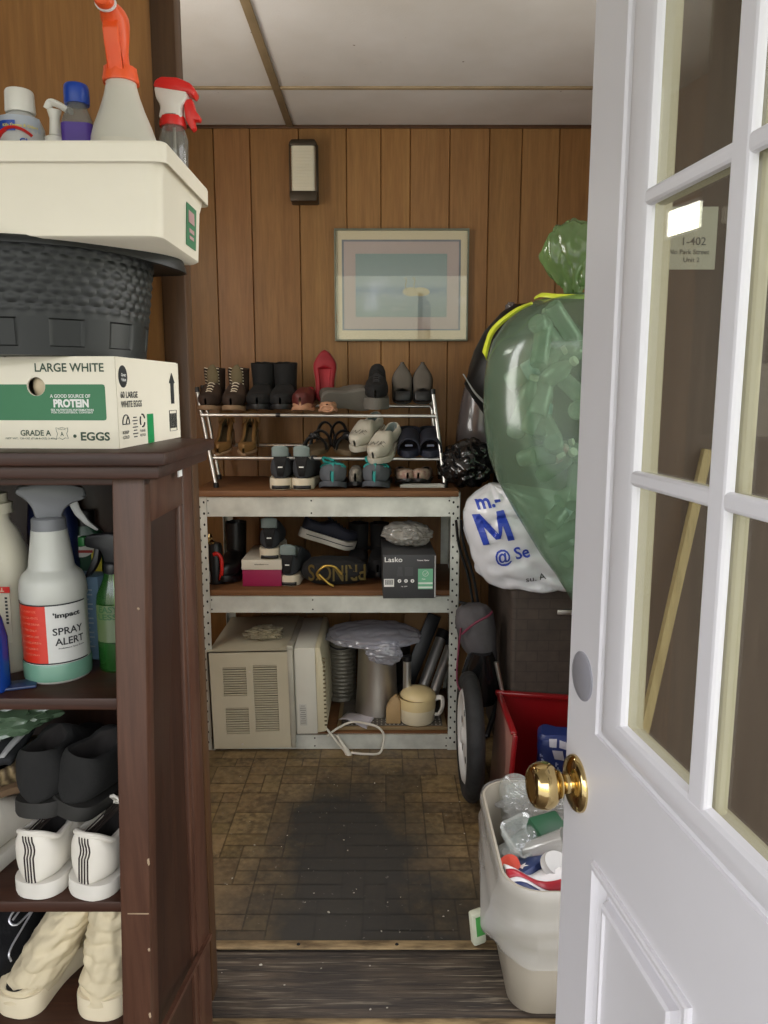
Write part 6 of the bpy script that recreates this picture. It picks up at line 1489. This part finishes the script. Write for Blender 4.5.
for s, box, rot, bold, name in (('m.-', (479, 501, 503, 511), 14, .03, 'top_print'), ('@ Se', (497, 549, 531, 567), 16, .02, 'bottom_print')):
    mt = rotp(printed(s, *box, bold=bold), rot); conform(mt, bagW); mt.build(name, M_BAGBLUE, None, smooth=False).parent = bagW
mt = rotp(printed('su. A', 528, 578, 548, 584, bold=.0), 12); conform(mt, bagW); o_ = mt.build('small_print', M_TEXTK, None, smooth=False); o_.parent = bagW
bagW.parent = t; bagW.matrix_parent_inverse = Matrix.Identity(4); bagW.data.transform(chain(t).inverted())
for ch in bagW.children: ch.data.transform(chain(t).inverted())

# big green bag of bottles
gp = [(603, 574), (590, 566), (575, 556), (555, 541), (530, 526), (505, 511), (480, 497), (455, 489), (430, 485), (405, 483.5), (380, 484), (358, 487), (340, 493), (324, 503), (311, 517), (302, 535), (297, 553), (294, 570)]
GY = 2.13
t = thing('green_bag', 'huge translucent green bag full of plastic bottles leaning behind the door', 'trash bag', (.62, GY, at(575, 605, GY).z-.002))
rings = []; nG = 72; cents = []
for k, (py, px) in enumerate(gp):
    f = k/(len(gp)-1); a = at(px, py, GY)
    xr = interp([(0, .70), (.25, .86), (.5, .90), (.75, .84), (.92, .72), (1, .63)], f)
    cx = (a.x+xr)/2; rx = (xr-a.x)/2; ry = min(.21, rx*.78)
    cents.append((cx, GY, a.z, rx, ry)); ring = []
    for j in range(nG):
        an = 2*PI*j/nG; q = Vector((math.cos(an)*1.8, math.sin(an)*1.8, a.z*6))
        w_ = .035*noise.noise(q)+.018*noise.noise(q*2.6)-.020*(1-abs(noise.noise(q*1.4+Vector((9, 3, 1)))))**7
        if math.cos(an) < -.75: w_ *= .25
        ring.append((cx+rx*math.cos(an)*(1+w_), GY+ry*math.sin(an)*(1+w_), a.z+.008*noise.noise(q*2)))
    rings.append(ring)
m = MB(); m.loft(rings); m.build('bag_film', M_GREENBAG, t, world=True, angle=85)
# gathered top, drawstring bands
p = at(572, 262, GY+.02)
m = MB(); m.blob((.092, .07, .105), 5, .34, 1.5, .16, 1.5, 44, aniso=(1, 1, .5), fn=lambda q, n: Vector((q.x*(1-.55*sm(.3, -.9, n.z)), q.y*(1-.45*sm(.2, -.9, n.z)), q.z)))
m.bm.transform(T(p.x+.012, p.y, p.z)); m.build('gathered_top', M_GREENKNOT, t, world=True, angle=85)
m = MB(); a, b = at(542, 295, GY-.02), at(600, 297, GY-.02)
m.tube(spline([a+Vector((-.004, .06, .001)), a, at(556, 296, GY-.05), at(575, 296.5, GY-.06), b], 6), .0075, 8, flat=.5); m.build('band', M_YELLOW, t, world=True)
m = MB(); pts = [at(*q) for q in ((532, 303, GY-.10), (517, 310, GY-.10), (500, 323, GY-.08), (491, 334, GY-.04), (487, 346, GY-.02), (484.5, 356, GY-.0))]
sp_ = spline(pts, 6); wd = [lerp(.006, .026, i/(len(sp_)-1)) for i in range(len(sp_))]
m.sheet(len(sp_), 3, lambda u, v: sp_[round(u*(len(sp_)-1))]+Vector((.45*(v-.5)*wd[round(u*(len(sp_)-1))], -.006+.012*abs(v-.5), -.9*(v-.5)*wd[round(u*(len(sp_)-1))]))); m.build('drawstring', M_YELLOW, t, world=True, solid=.002)
# bottles inside
def inside_bag(M, ln):
    """pull a bottle (local z from 0 to ln) back until both ends lie inside the bag"""
    def fits(p):
        if not cents[0][2]+.035 < p.z < cents[-1][2]-.035: return False
        for c0, c1 in zip(cents, cents[1:]):
            if c0[2] <= p.z <= c1[2]:
                f = (p.z-c0[2])/(c1[2]-c0[2]); cx, cy, rx, ry = (lerp(c0[i], c1[i], f) for i in (0, 1, 3, 4)); rx -= .030; ry -= .030
                return rx > .02 and ry > .02 and ((p.x-cx)/rx)**2+((p.y-cy)/ry)**2 < 1
        return False
    for it in range(60):
        a, b = M @ Vector((0, 0, .01)), M @ Vector((0, 0, ln)); bad = [p for p in (a, b) if not fits(p)]
        if not bad: break
        mid = (a+b)/2; k = min(range(len(cents)), key=lambda i: abs(cents[i][2]-min(max(mid.z, cents[4][2]), cents[-4][2]))); tgt = Vector((cents[k][0], cents[k][1], cents[k][2]))
        M = T(*((tgt-mid)*.06)) @ M
    return M
def pet(name, lab, M, s=1.0, lab_mat=None, cap=M_WPL, group=None, body=None):
    b = thing(name, lab, 'bottle', M=M @ Matrix.Scale(s, 4), group=group)
    prof = [(.0001, .006), (.018, .002), (.026, 0), (.031, .006), (.032, .02)]
    for k in range(5): z = .03+k*.022; prof += [(.032, z), (.0305, z+.008), (.032, z+.016)]
    prof += [(.0325, .142), (.030, .160), (.022, .178), (.0135, .192), (.0125, .206), (.0001, .206)]
    m = MB(); m.lathe(prof, 24); m.build('bottle_body', body or M_CLEAR, b, angle=60)
    m = MB(); m.lathe([(.0001, .202), (.0145, .202), (.015, .204), (.0145, .217), (.0001, .218)], 18); m.build('cap', cap, b)
    if lab_mat: m = MB(); m.lathe([(.0325, .066), (.0328, .067), (.0328, .112), (.0325, .113)], 28, cap0=False, cap1=False); m.build('label', lab_mat, b)
    return b
LB = mk('label_ice_blue', '#9fb8c4', .4, vs=40, col2='#e6ebee'); LR = mk('label_white_red', '#b8303a', .4, vs=34, col2='#e4e4e2'); LT = mk('label_teal', '#3f8f96', .4, vs=30, col2='#cfe0dd')
M_PET = film('bottle_plastic', '#e4ece4', '#dfe8df', .5, .15, .8, .3)
spec = [(534, 366, 2.03, 60, -20, LB, 'blue and white labelled bottle high in the green bag'), (566, 453, 2.02, 85, 10, LR, 'red and white labelled bottle at the right of the green bag'), (535, 500, 2.03, 55, 40, LB, 'pale labelled bottle lying low in the green bag'),
        (562, 570, 2.07, 70, 30, LT, 'teal labelled bottle at the bottom tip of the green bag'), (543, 405, 2.04, 20, 70, LT, 'teal labelled bottle in the middle of the green bag')]
for px, py, Y, ry, rz, lm, lab in spec:
    q = at(px, py, Y); pet('plastic_bottle', lab, inside_bag(T(*q) @ Rz(rz) @ Ry(ry) @ T(0, 0, -.09), .18), .80, lm, group='bottles in the green bag', body=M_PET)
br = random.Random(5); placed = 0
for px, py in ((508, 345), (535, 335), (560, 330), (575, 350), (515, 375), (570, 390), (505, 405), (525, 430), (562, 415), (505, 450), (545, 450), (520, 470), (570, 490), (550, 525), (575, 530), (540, 385), (520, 400), (555, 480)):
    q = at(px, py, br.uniform(1.95, 2.06)); q.x += .012
    pet('plastic_bottle', 'clear unlabelled plastic bottle inside the huge green bag', inside_bag(T(*q) @ Rz(br.uniform(-80, 80)) @ Ry(br.uniform(25, 150)) @ T(0, 0, -.09), .18), br.uniform(.72, .82), None, group='bottles in the green bag', body=M_PET, cap=M_WPL)
# black bag behind it, smoky bag below, glossy black bag on the unit corner
t = thing('black_bag', 'matt black bag bulging out behind the huge green bag', 'trash bag', (.56, 2.66, HZ+.001))
m = MB(); rings = []
for k, (py, xl, xr) in enumerate(((575, 500, 640), (540, 488, 645), (500, 492, 650), (470, 496, 650), (440, 497, 650), (418, 488, 648), (400, 474, 645), (384, 466, 640), (368, 470, 630), (350, 476, 615), (330, 486, 590), (312, 502, 560), (304, 512, 545))):
    a = at(xl, py, 2.66); b = at(xr, py, 2.66); cx, rx = (a.x+b.x)/2, (b.x-a.x)/2; z = max(a.z, HZ+.0015); ry = .17*min(1, math.sin(PI*(k+.6)/13.4)**.6)
    rings.append([(cx+rx*math.cos(2*PI*j/48)*(1+.05*noise.noise(Vector((math.cos(2*PI*j/48)*3, math.sin(2*PI*j/48)*3, k*.6)))), 2.70+ry*math.sin(2*PI*j/48)*(1+.08*noise.noise(Vector((math.cos(2*PI*j/48)*3, math.sin(2*PI*j/48)*3, k*.6+7)))), z) for j in range(48)])
m.loft(rings); m.build('bag_film', mk('matt_black_film', '#151515', .4, spec=.3), t, world=True, angle=80)
m = MB(); 
for d in (0, .008): m.tube(spline([at(463+d*60, 374, 2.49), at(475, 392+d*200, 2.48), at(487, 404+d*200, 2.47)], 5), .0018, 6)
m.build('cord', mk('grey_cord', '#8d8d8b', .6), t, world=True)
m = MB(); q = at(511, 307, 2.68); m.blob((.020, .02, .018), 3, .2, 3, .2, M=T(*q)); m.build('knot', M_GREYBAG, t, world=True)
t = thing('smoky_bag', 'smoky see-through bag hanging beside the panelled wall behind the green bag', 'plastic bag', (at(476, 430, 2.86).x, 2.86, at(476, 470, 2.86).z))
m = MB(); rings = []
for k, (py, xl, xr) in enumerate(((474, 458, 512), (455, 457, 514), (430, 459, 516), (405, 462, 514), (388, 466, 508), (374, 474, 500))):
    a = at(xl, py, 2.86); b = at(xr, py, 2.86); cx, rx = (a.x+b.x)/2, (b.x-a.x)/2
    rings.append([(cx+rx*math.cos(2*PI*j/40)*(1+.05*noise.noise(Vector((math.cos(2*PI*j/40)*3, math.sin(2*PI*j/40)*3, k*.5)))), 2.93+.075*math.sin(2*PI*j/40)*(1-.12*abs(k-2.5))*(1+.1*noise.noise(Vector((math.cos(2*PI*j/40)*4, math.sin(2*PI*j/40)*4, k*.7)))), a.z) for j in range(40)])
m.loft(rings); m.build('bag_film', M_GREYBAG, t, world=True, angle=80)
q = at(466, 470, 2.74); t = thing('glossy_bag', 'shiny black trash bag crumpled on the right corner of the shelving unit', 'trash bag', (q.x, 2.73, ZT+.001))
m = MB(); m.blob((.104, .135, .092), 5, .14, 2.2, .14, 2.3, 77, fn=lambda p_, n: Vector((p_.x, p_.y, max(p_.z, -.078)+.078))); m.build('bag_film', M_BLACKBAG, t, angle=80)
# black straps
t = thing('strap', 'black double strap hanging beside the right shelving post', 'strap', tuple(at(476, 603, 2.56)))
m = MB()
for x0, x1 in ((459, 473), (464, 478)):
    pts = spline([at(x0-3, 520, 2.555), at(x0, 545, 2.55), at((x0+x1)/2+2, 575, 2.55), at(x1, 603, 2.545)], 6); m.tube(pts, .0065, 8, flat=.5)
m.tube(spline([at(459, 602, 2.55), at(468, 604, 2.545), at(479, 603, 2.545)], 5), .006, 8); m.build('webbing', M_BLKFAB, t, world=True)
# stroller: wheel, hood, seat shell
WC = Vector((.272, 2.285, .2015)); t = thing('stroller', 'dark stroller with black-tyred white wheel between shelving unit and red tub', 'stroller', (.30, 2.36, 0))
WMx = T(*WC) @ Rz(0) @ Ry(-90)
m = MB(); rings = []; n = 72
for i in range(n):
    a = 2*PI*i/n; ring = []
    for j in range(16):
        b = 2*PI*j/16; rr = .168+.032*math.cos(b)+(.0022 if (i % 3 == 0 and math.cos(b) > .2) else 0); ring.append((rr*math.cos(a), rr*math.sin(a), .028*math.sin(b)))
    rings.append(ring)
rings.append(rings[0]); m.loft(rings, False, False, WMx); m.build('tyre', M_RUBBER, t, world=True)
m = MB(); m.lathe([(.148, -.020), (.146, .020), (.138, .026), (.128, .024), (.120, .012), (.03, .020), (.022, .028), (.0001, .028)], 48, WMx, False, True); m.lathe([(.148, -.020), (.02, -.02), (.0001, -.02)], 48, WMx, False, True); m.build('rim', M_RIM, t, world=True)
m = MB()
for i in range(5): m.lathe([(.0001, .0215), (.011, .0215), (.011, .0222), (.0001, .0222)], 14, WMx @ Rz(72*i) @ T(.075, 0, -.004))
m.build('rim_hole', M_HOLE, t, world=True)
m = MB(); rings = []
for k, (py, xl, xr) in enumerate(((606, 462, 487), (612, 456, 493), (622, 455, 495), (634, 458, 496), (646, 462, 496), (656, 470, 497), (664, 480, 497))):
    a = at(xl, py, 2.47); b = at(xr, py, 2.47); cx, rx = (a.x+b.x)/2, (b.x-a.x)/2
    rings.append([(cx+rx*math.cos(2*PI*j/36), 2.47+.075*math.sin(2*PI*j/36)*math.sin(PI*(k+.8)/8)**.6, a.z+.004*math.sin(j*1.3)) for j in range(36)])
m.loft(rings); m.build('hood', mk('stroller_grey', '#4b484a', .85, var=.12, vs=14, bmp=.3, bs=150), t, world=True, angle=60)
m = MB(); m.tube(spline([at(462, 634, 2.405), at(474, 624, 2.392), at(488, 616, 2.40), at(492, 612, 2.42)], 6), .004, 8)
m.tube(spline([at(461, 628, 2.42), at(458, 655, 2.42), at(457, 680, 2.40), at(462, 692, 2.36), at(480, 706, 2.30)], 6), .003, 8); m.build('piping', M_PIPING, t, world=True)
m = MB(); rings = []
for k, (py, xl, xr) in enumerate(((650, 470, 492), (660, 466, 496), (672, 462, 499), (684, 460, 500), (694, 459, 500), (700, 462, 496))):
    a = at(xl, py, 2.43); b = at(xr, py, 2.43); cx, rx = (a.x+b.x)/2, (b.x-a.x)/2
    rings.append([(cx+rx*math.cos(2*PI*j/28), 2.43+.06*math.sin(2*PI*j/28), a.z) for j in range(28)])
m.loft(rings); m.build('seat_shell', mk('gloss_black', '#101011', .2), t, world=True)
m = MB(); m.tube([at(496, 662, 2.36), at(503, 695, 2.36), at(508, 730, 2.36)], .007, 10); m.build('frame_tube', M_STEEL, t, world=True)
m = MB(); m.tube([WC+Vector((-.02, 0, 0)), WC+Vector((.055, 0, 0))], .010, 12); m.tube([WC+Vector((.055, 0, 0)), at(500, 694, 2.43)], .009, 10); m.build('axle_arm', M_BLACKP, t, world=True)
# red metal tub tilted away, with a blue carton inside
RT = T(.346, 2.035, .016) @ Ry(4)
t = thing('red_tub', 'open-fronted red metal tub behind the greige trash bin', 'tub', M=RT)
w, d, h, k = .36, .31, .305, .006
m = MB(); m.box((w/2, d/2, .003), (w-.01, d-.01, .006)); m.box((w/2, d-k/2, h/2), (w, k, h)); m.box((w/2, k/2, .03), (w, k, .06)); m.box((w-k/2, d/2, h/2), (k, d-2*k, h)); m.box((k+.0015, d/2, h/2), (.003, d-2*k, h)); m.build('tub_wall', M_REDMET, t)
m = MB(); m.box((k/2, d/2, h/2), (k, d, h)); m.build('reflection_tinted_side', M_REDREFL, t)
m = MB()
for c_, s_ in (((w/2, d-.002, h), (w+.016, .022, .014)), ((.002, d/2, h), (.018, d-.02, .012)), ((w-.002, d/2, h), (.018, d-.02, .012)), ((.004, .002, h/2), (.014, .012, h))): m.box(c_, s_, .004)
m.build('rolled_rim', M_REDMET, t)
q = at(553, 750, 2.13); t = thing('drink_carton', 'crumpled blue drink carton with white lettering standing in the red tub', 'carton', M=T(q.x+.026, 2.160, .030) @ Rz(-14))
m = MB(); rbox_loft(m, [(0, .13, .10, .01), (.06, .13, .10, .012), (.14, .128, .098, .014), (.20, .118, .096, .016), (.232, .125, .09, .015), (.245, .11, .07, .015)])
bmesh.ops.subdivide_edges(m.bm, edges=m.bm.edges[:], cuts=2, use_grid_fill=True)
for v in m.bm.verts: v.co += Vector((.010*noise.noise(v.co*22), .010*noise.noise(v.co*22+Vector((4, 0, 0))), .006*noise.noise(v.co*22+Vector((0, 7, 0))))) if v.co.z > .02 else Vector()
m.build('carton_wall', mk('drink_blue', '#1a2a5e', .4, var=.1), t, angle=25)
bdy = [c for c in t.children][0]
mt = MB(); kr = random.Random(4)
def scrawl(x0, z0, x1, z1, n_, hh):
    for i in range(n_):
        t_ = (i+.5)/n_; x, z = lerp(x0, x1, t_), lerp(z0, z1, t_); mt.box((x, -.06, z+kr.uniform(-.002, .002)), (.0045, 0, hh*kr.uniform(.5, 1)), 0, None); mt.box((x+.003, -.06, z+kr.uniform(-.005, .005)), (.006, 0, .003))
scrawl(-.056, .190, -.030, .135, 5, .014); scrawl(-.010, .165, .018, .105, 5, .014); conform(mt, bdy, -.001); mt.build('lettering', mk('pale_lettering', '#aab2cc', .5), t, smooth=False)
mt = MB()
for pl_ in ([(-.028, .215), (-.008, .215), (-.008, .238), (-.030, .236)], [(-.012, .178), (.016, .174), (.010, .205), (-.020, .207)], [(.000, .215), (.036, .205), (.036, .228), (.0, .236)], [(.030, .11), (.036, .11), (.036, .18), (.032, .18)]): mt.add([(x, -.06, z) for x, z in pl_], [(0, 1, 2, 3)])
conform(mt, bdy, -.001); mt.build('pale_panels', mk('carton_pale', '#a7a5ac', .5), t, smooth=False)

# ================================================================ TRASH BIN IN THE DOORWAY
bx, by = .375, 1.555
t = thing('trash_bin', 'greige plastic trash bin full of recyclables beside the white door', 'trash bin', (bx, by, .0062))
HB = .322
m = MB(); secs = [(0, .215, .30, .05), (.004, .226, .312, .055), (.10, .240, .345, .06), (.22, .258, .39, .066), (HB-.03, .270, .42, .07), (HB-.028, .279, .43, .073), (HB-.006, .283, .436, .075), (HB, .278, .43, .074), (HB, .268, .42, .07), (.15, .238, .36, .06), (.008, .210, .29, .05)]
m.loft([[(x, y, z) for x, y in rrect(w_, d_, r_, 9)] for z, w_, d_, r_ in secs], True, True); m.build('bin_wall', M_WASTE, t, angle=50)
ln = thing('bin_liner', 'translucent white liner hanging over the outside of the greige trash bin', 'bin liner', (bx, by, .0062))
rings = []; nL = 96
base = rrect(1, 1, .18, 25)
def binr(z):
    zz = [s for s in secs[:8]]
    for a, b in zip(zz, zz[1:]):
        if a[0] <= z <= b[0]: f = (z-a[0])/(b[0]-a[0]+1e-9); return tuple(lerp(a[i], b[i], f) for i in (1, 2, 3))
    return zz[-1][1:]
for k in range(18):
    z = lerp(HB+.003, .135, k/17); w_, d_, r_ = binr(min(z, HB)); base = rrect(w_, d_, r_, 25); ring = []
    for j, (x, y) in enumerate(base):
        nrm = Vector((x/w_, y/d_, 0)).normalized(); g_ = .004+.016*sm(.0, .5, k/17)+.020*noise.noise(Vector((x*14, y*14, z*26)))*sm(0, .35, k/17)
        g_ = max(.0028, g_)
        left = max(0, -nrm.x)*max(0, 1-abs(y+.06)/.16)
        g_ += .075*left*math.sin(PI*min(1, max(0, (k-2)/13)))**1.2
        ring.append((x+nrm.x*g_, y+nrm.y*g_, z+(.030*noise.noise(Vector((x*16, y*16, 3)))*sm(8, 17, k))))
    rings.append(ring)
m = MB(); m.loft(rings, False, False); m.build('liner_film', M_LINER, ln, angle=80)
# what fills it
M_PETC = film('clear_bottle_film', '#f4f6f4', '#e6eae6', .26, .1, .9, .3)
def in_bin(name, lab, cat, px, py, z): q = atz(px, py, z); return thing(name, lab, cat, (q.x, q.y, z))
q = atz(514, 815, .25); pet('plastic_bottle', 'large clear bottle standing upside down in the back of the trash bin', T(q.x+.002, q.y, .318) @ Rx(200) @ T(0, 0, -.02), 1.25, None, body=M_PETC, cap=M_WPL)
q = atz(522, 850, .27); pet('plastic_bottle', 'clear bottle lying across the left of the trash bin', T(q.x-.03, q.y-.02, .275) @ Rz(35) @ Ry(78) @ T(0, 0, -.03), .82, None, body=M_PETC)
t = in_bin('clear_cup', 'clear plastic cup lying on the pile in the trash bin', 'cup', 548, 850, .29)
m = MB(); m.lathe([(.0001, -.05), (.026, -.05), (.037, .04), (.039, .043), (.036, .043), (.0255, -.047), (.0001, -.047)], 28, Ry(65) @ Rx(15)); m.build('plastic_shell', film('cup_film', '#f2f2f0', '#d6d4cf', .42, .15, .8, .3), t)
t = in_bin('film_wrap', 'crumpled clear film wrap at the back of the trash bin', 'plastic wrap', 537, 806, .285)
m = MB(); m.blob((.095, .070, .055), 5, .3, 4, .30, 4, 91); m.build('film', film('wrap_film', '#f6f6f6', '#e6e6e2', .30, .08, 1.0, .3), t, angle=20)
t = in_bin('carton', 'small green carton with pale panel in the trash bin', 'carton', 546, 829, .30)
m = MB(); m.box((0, 0, 0), (.075, .050, .045), .003, Rz(25) @ Rx(20)); m.build('carton_wall', mk('carton_green', '#1f4f33', .5), t)
m = MB(); m.box((-.020, -.0252, 0), (.030, .001, .034), 0, Rz(25) @ Rx(20)); m.build('pale_panel', mk('pale_panel_grey', '#a9a9a4', .6, vs=60, col2='#d8d8d4'), t)
m = MB(); m.box((.036, -.0252, .0), (.006, .001, .044), 0, Rz(25) @ Rx(20)); m.build('red_edge', M_REDP, t)
t = in_bin('snack_box', 'blue box with white star among the rubbish in the trash bin', 'box', 527, 866, .275)
BMx = Rz(30) @ Rx(-22) @ Ry(-8)
m = MB(); m.box((0, 0, -.01), (.105, .075, .040), .004, BMx); m.build('box_wall', mk('flag_blue', '#24345f', .45, var=.1), t)
m = MB(); st_ = [((.016 if i % 2 == 0 else .0065)*math.cos(PI/2+i*PI/5)-.02, (.016 if i % 2 == 0 else .0065)*math.sin(PI/2+i*PI/5)-.012, .0106) for i in range(10)]; m.add([BMx @ Vector(p_) for p_ in st_], [tuple(range(10))]); m.build('star', M_TEXTW, t, smooth=False)
t = in_bin('clear_tray', 'crushed clear food tray left of the green carton in the trash bin', 'tray', 516, 842, .29)
m = MB(); rbox_loft(m, [(0, .085, .06, .012), (.002, .088, .063, .013), (.028, .100, .075, .016), (.028, .112, .087, .018), (.031, .112, .087, .018), (.030, .098, .073, .016), (.003, .084, .058, .012)], Rz(40) @ Rx(35) @ Ry(15))
for v in m.bm.verts: v.co += Vector((.006*noise.noise(v.co*30), .006*noise.noise(v.co*30+Vector((3, 0, 0))), .008*noise.noise(v.co*25)))
m.build('tray_wall', M_PETC, t, angle=30)
t = in_bin('snack_bag', 'crumpled white and red snack bag at the front of the trash bin', 'snack bag', 541, 883, .285)
def ribbon(u, v): return Vector((-.075+.15*u, -.035+.075*v, .012*math.sin(u*7+v*3)+.022*math.sin(v*PI)-.012*u))
m = MB(); m.sheet(22, 12, ribbon); m.build('bag_film', mk('bag_glossy_white', '#d6d3d0', .3), t, solid=.006)
m = MB(); m.sheet(22, 4, lambda u, v: ribbon(u, .18+.20*v+.05*math.sin(u*5))+Vector((0, -.001, .0045))); m.build('red_stripe', mk('bag_red', '#9c1f2a', .35), t, solid=.001)
m = MB(); m.sheet(22, 3, lambda u, v: ribbon(u, .0+.12*v)+Vector((0, -.001, .0045))); m.build('blue_stripe', mk('bag_navy', '#26335e', .35), t, solid=.001)
t = in_bin('red_lid', 'small bright red plastic lid at the left rim inside the trash bin', 'cup', 511, 868, .276)
m = MB(); m.lathe([(.0001, 0), (.022, 0), (.022, .016), (.0001, .017)], 22, Rx(25) @ Ry(-20)); m.build('plastic_shell', mk('coral_red', '#c84a38', .4), t)  # a lid: shallow red disc lying at the rim
t = in_bin('paper_cup', 'white paper lid on the right of the rubbish in the trash bin', 'lid', 556, 868, .295)
m = MB(); m.lathe([(.0001, 0), (.034, 0), (.036, .004), (.032, .008), (.030, .016), (.0001, .016)], 26, Rx(20) @ Ry(15)); m.build('lid', mk('lid_grey_white', '#a9a7a2', .4), t)
# rubbish below, unseen bulk that carries the rest
t = thing('paper_rubbish', 'crumpled grey paper filling the lower part of the trash bin', 'rubbish', (bx, by, .19)); t['kind'] = 'stuff'
m = MB(); m.blob((.105, .17, .06), 5, .25, 5, .2, 5, 61); m.build('crumpled_paper', mk('grey_paper', '#a09c96', .8, vs=30, col2='#6d6a68'), t, angle=25)
t['kind'] = 'stuff'
# green and white packet on the floor
q = atz(480, 946, .003); t = thing('sponge_packet', 'green and white packet on the edge strip beside the trash bin', 'packet', M=T(q.x-.002, q.y+.008, .0065) @ Rz(20) @ Ry(-6))
m = MB(); m.box((0, 0, .042), (.034, .022, .084), .006); m.build('packet_body', mk('packet_white', '#c9ccb6', .5), t)
m = MB(); m.box((.004, -.0114, .050), (.024, .0012, .050), .0004); m.build('green_front', mk('packet_green', '#4c9a4c', .45), t)
# pale crumbs scattered on the floor
lr = random.Random(19); m = MB()
for i in range(46):
    q = atz(lr.uniform(215, 470), lr.uniform(765, 940), 0) if i < 38 else atz(lr.uniform(215, 470), lr.uniform(962, 1010), -.004)
    s_ = lr.uniform(.0010, .0030)*(1.5 if lr.random() < .12 else 1)
    m.blob((s_, s_*.7, s_*.4), 1, .4, 3, 0, M=T(q.x, q.y, (s_*.3 if i < 38 else -.0035+s_*.3)) @ Rz(lr.uniform(0, 180)))
o = m.build('litter', mk('crumb_pale', '#a59f90', .8)); tag(o, 'pale crumbs and specks scattered over the worn floor', 'litter', kind='stuff')

# ---------------------------------------------------------------- seen through the door panes
q = at(692, 236, 1.459); t = thing('paper_sign', 'handwritten paper sign taped to the wall behind the door panes', 'sign', (q.x, 1.4592, q.z))
m = MB(); m.box((0, 0, -.004), (.090, .0012, .110)); m.build('sheet', M_PAPER, t, smooth=False)
m = MB(); m.text('1-402', .020, T(-.020, -.001, -.016), bold=.0001); m.text('No Park Street', .0120, T(-.041, -.001, -.032)); m.text('Unit 2', .0120, T(-.014, -.001, -.046)); m.build('handwriting', mk('pencil_ink', '#5c5c58', .7), t, smooth=False)
a = at(706, 455, 1.446); b = at(649, 720, 1.40); d = (b-a); e = a+d*((-.158-a.z)/d.z); e.y = 1.36; a2 = a+(a-b)*.02; a2.y = 1.4465
m = MB(); m.tube([e, a2], .0115, 4); o = m.build('wooden_stick', M_STICK, smooth=False); tag(o, 'yellowish wooden stick leaning against the wall behind the door panes', 'stick')

# ================================================================ LIGHT AND CAMERA
w = bpy.data.worlds.new('daylight'); scn.world = w; w.use_nodes = True; nt = w.node_tree; nt.nodes.clear()
out = nt.nodes.new('ShaderNodeOutputWorld'); bg = N(nt, 'ShaderNodeBackground')
tc = nt.nodes.new('ShaderNodeTexCoord'); sp = nt.nodes.new('ShaderNodeSeparateXYZ'); L(nt, tc.outputs['Generated'], sp.inputs[0])
n1 = noise_t(nt, tc.outputs['Generated'], 7, 6, .65)
sky = ramp(nt, sp.outputs[2], [(.0, lin('#6d7f52')), (.02, lin('#8ea06a')), (.30, lin('#dfe8ee')), (1, lin('#dfe9f6'))])
ad = N(nt, 'ShaderNodeMath', operation='ADD'); ml = N(nt, 'ShaderNodeMath', operation='MULTIPLY'); L(nt, n1, ml.inputs[0]); ml.inputs[1].default_value = .5; L(nt, sp.outputs[2], ad.inputs[0]); L(nt, ml.outputs[0], ad.inputs[1])
green = ramp(nt, ad.outputs[0], [(.0, lin('#757868')), (.40, lin('#a5a896')), (.47, lin('#eaeaf0')), (1, lin('#e9e9f4'))])
L(nt, green, bg.inputs[0]); bg.inputs[1].default_value = 5.0; L(nt, bg.outputs[0], out.inputs[0])
gr = MB(); gr.box((0, -6, -.24), (30, 14, .04)); g_ = gr.build('ground_outside', mk('outside_ground', '#949490', .9), smooth=False); struct(g_)

cam = bpy.data.cameras.new('camera'); co = bpy.data.objects.new('camera', cam); COL.objects.link(co)
co.location = (0, 0, EYE); co.rotation_euler = (PI/2-PITCH, 0, 0)
cam.sensor_fit = 'VERTICAL'; cam.sensor_height = 36; cam.lens = 36*F/1024; cam.clip_start = .01
scn.camera = co
scn.view_settings.view_transform = 'Standard'; scn.view_settings.look = 'None'; scn.view_settings.gamma = 1; scn.view_settings.use_curve_mapping = False
scn.view_settings.exposure = 0.0
scn.cycles.use_denoising = True
scn.cycles.max_bounces = 10; scn.cycles.transparent_max_bounces = 24; scn.cycles.diffuse_bounces = 5
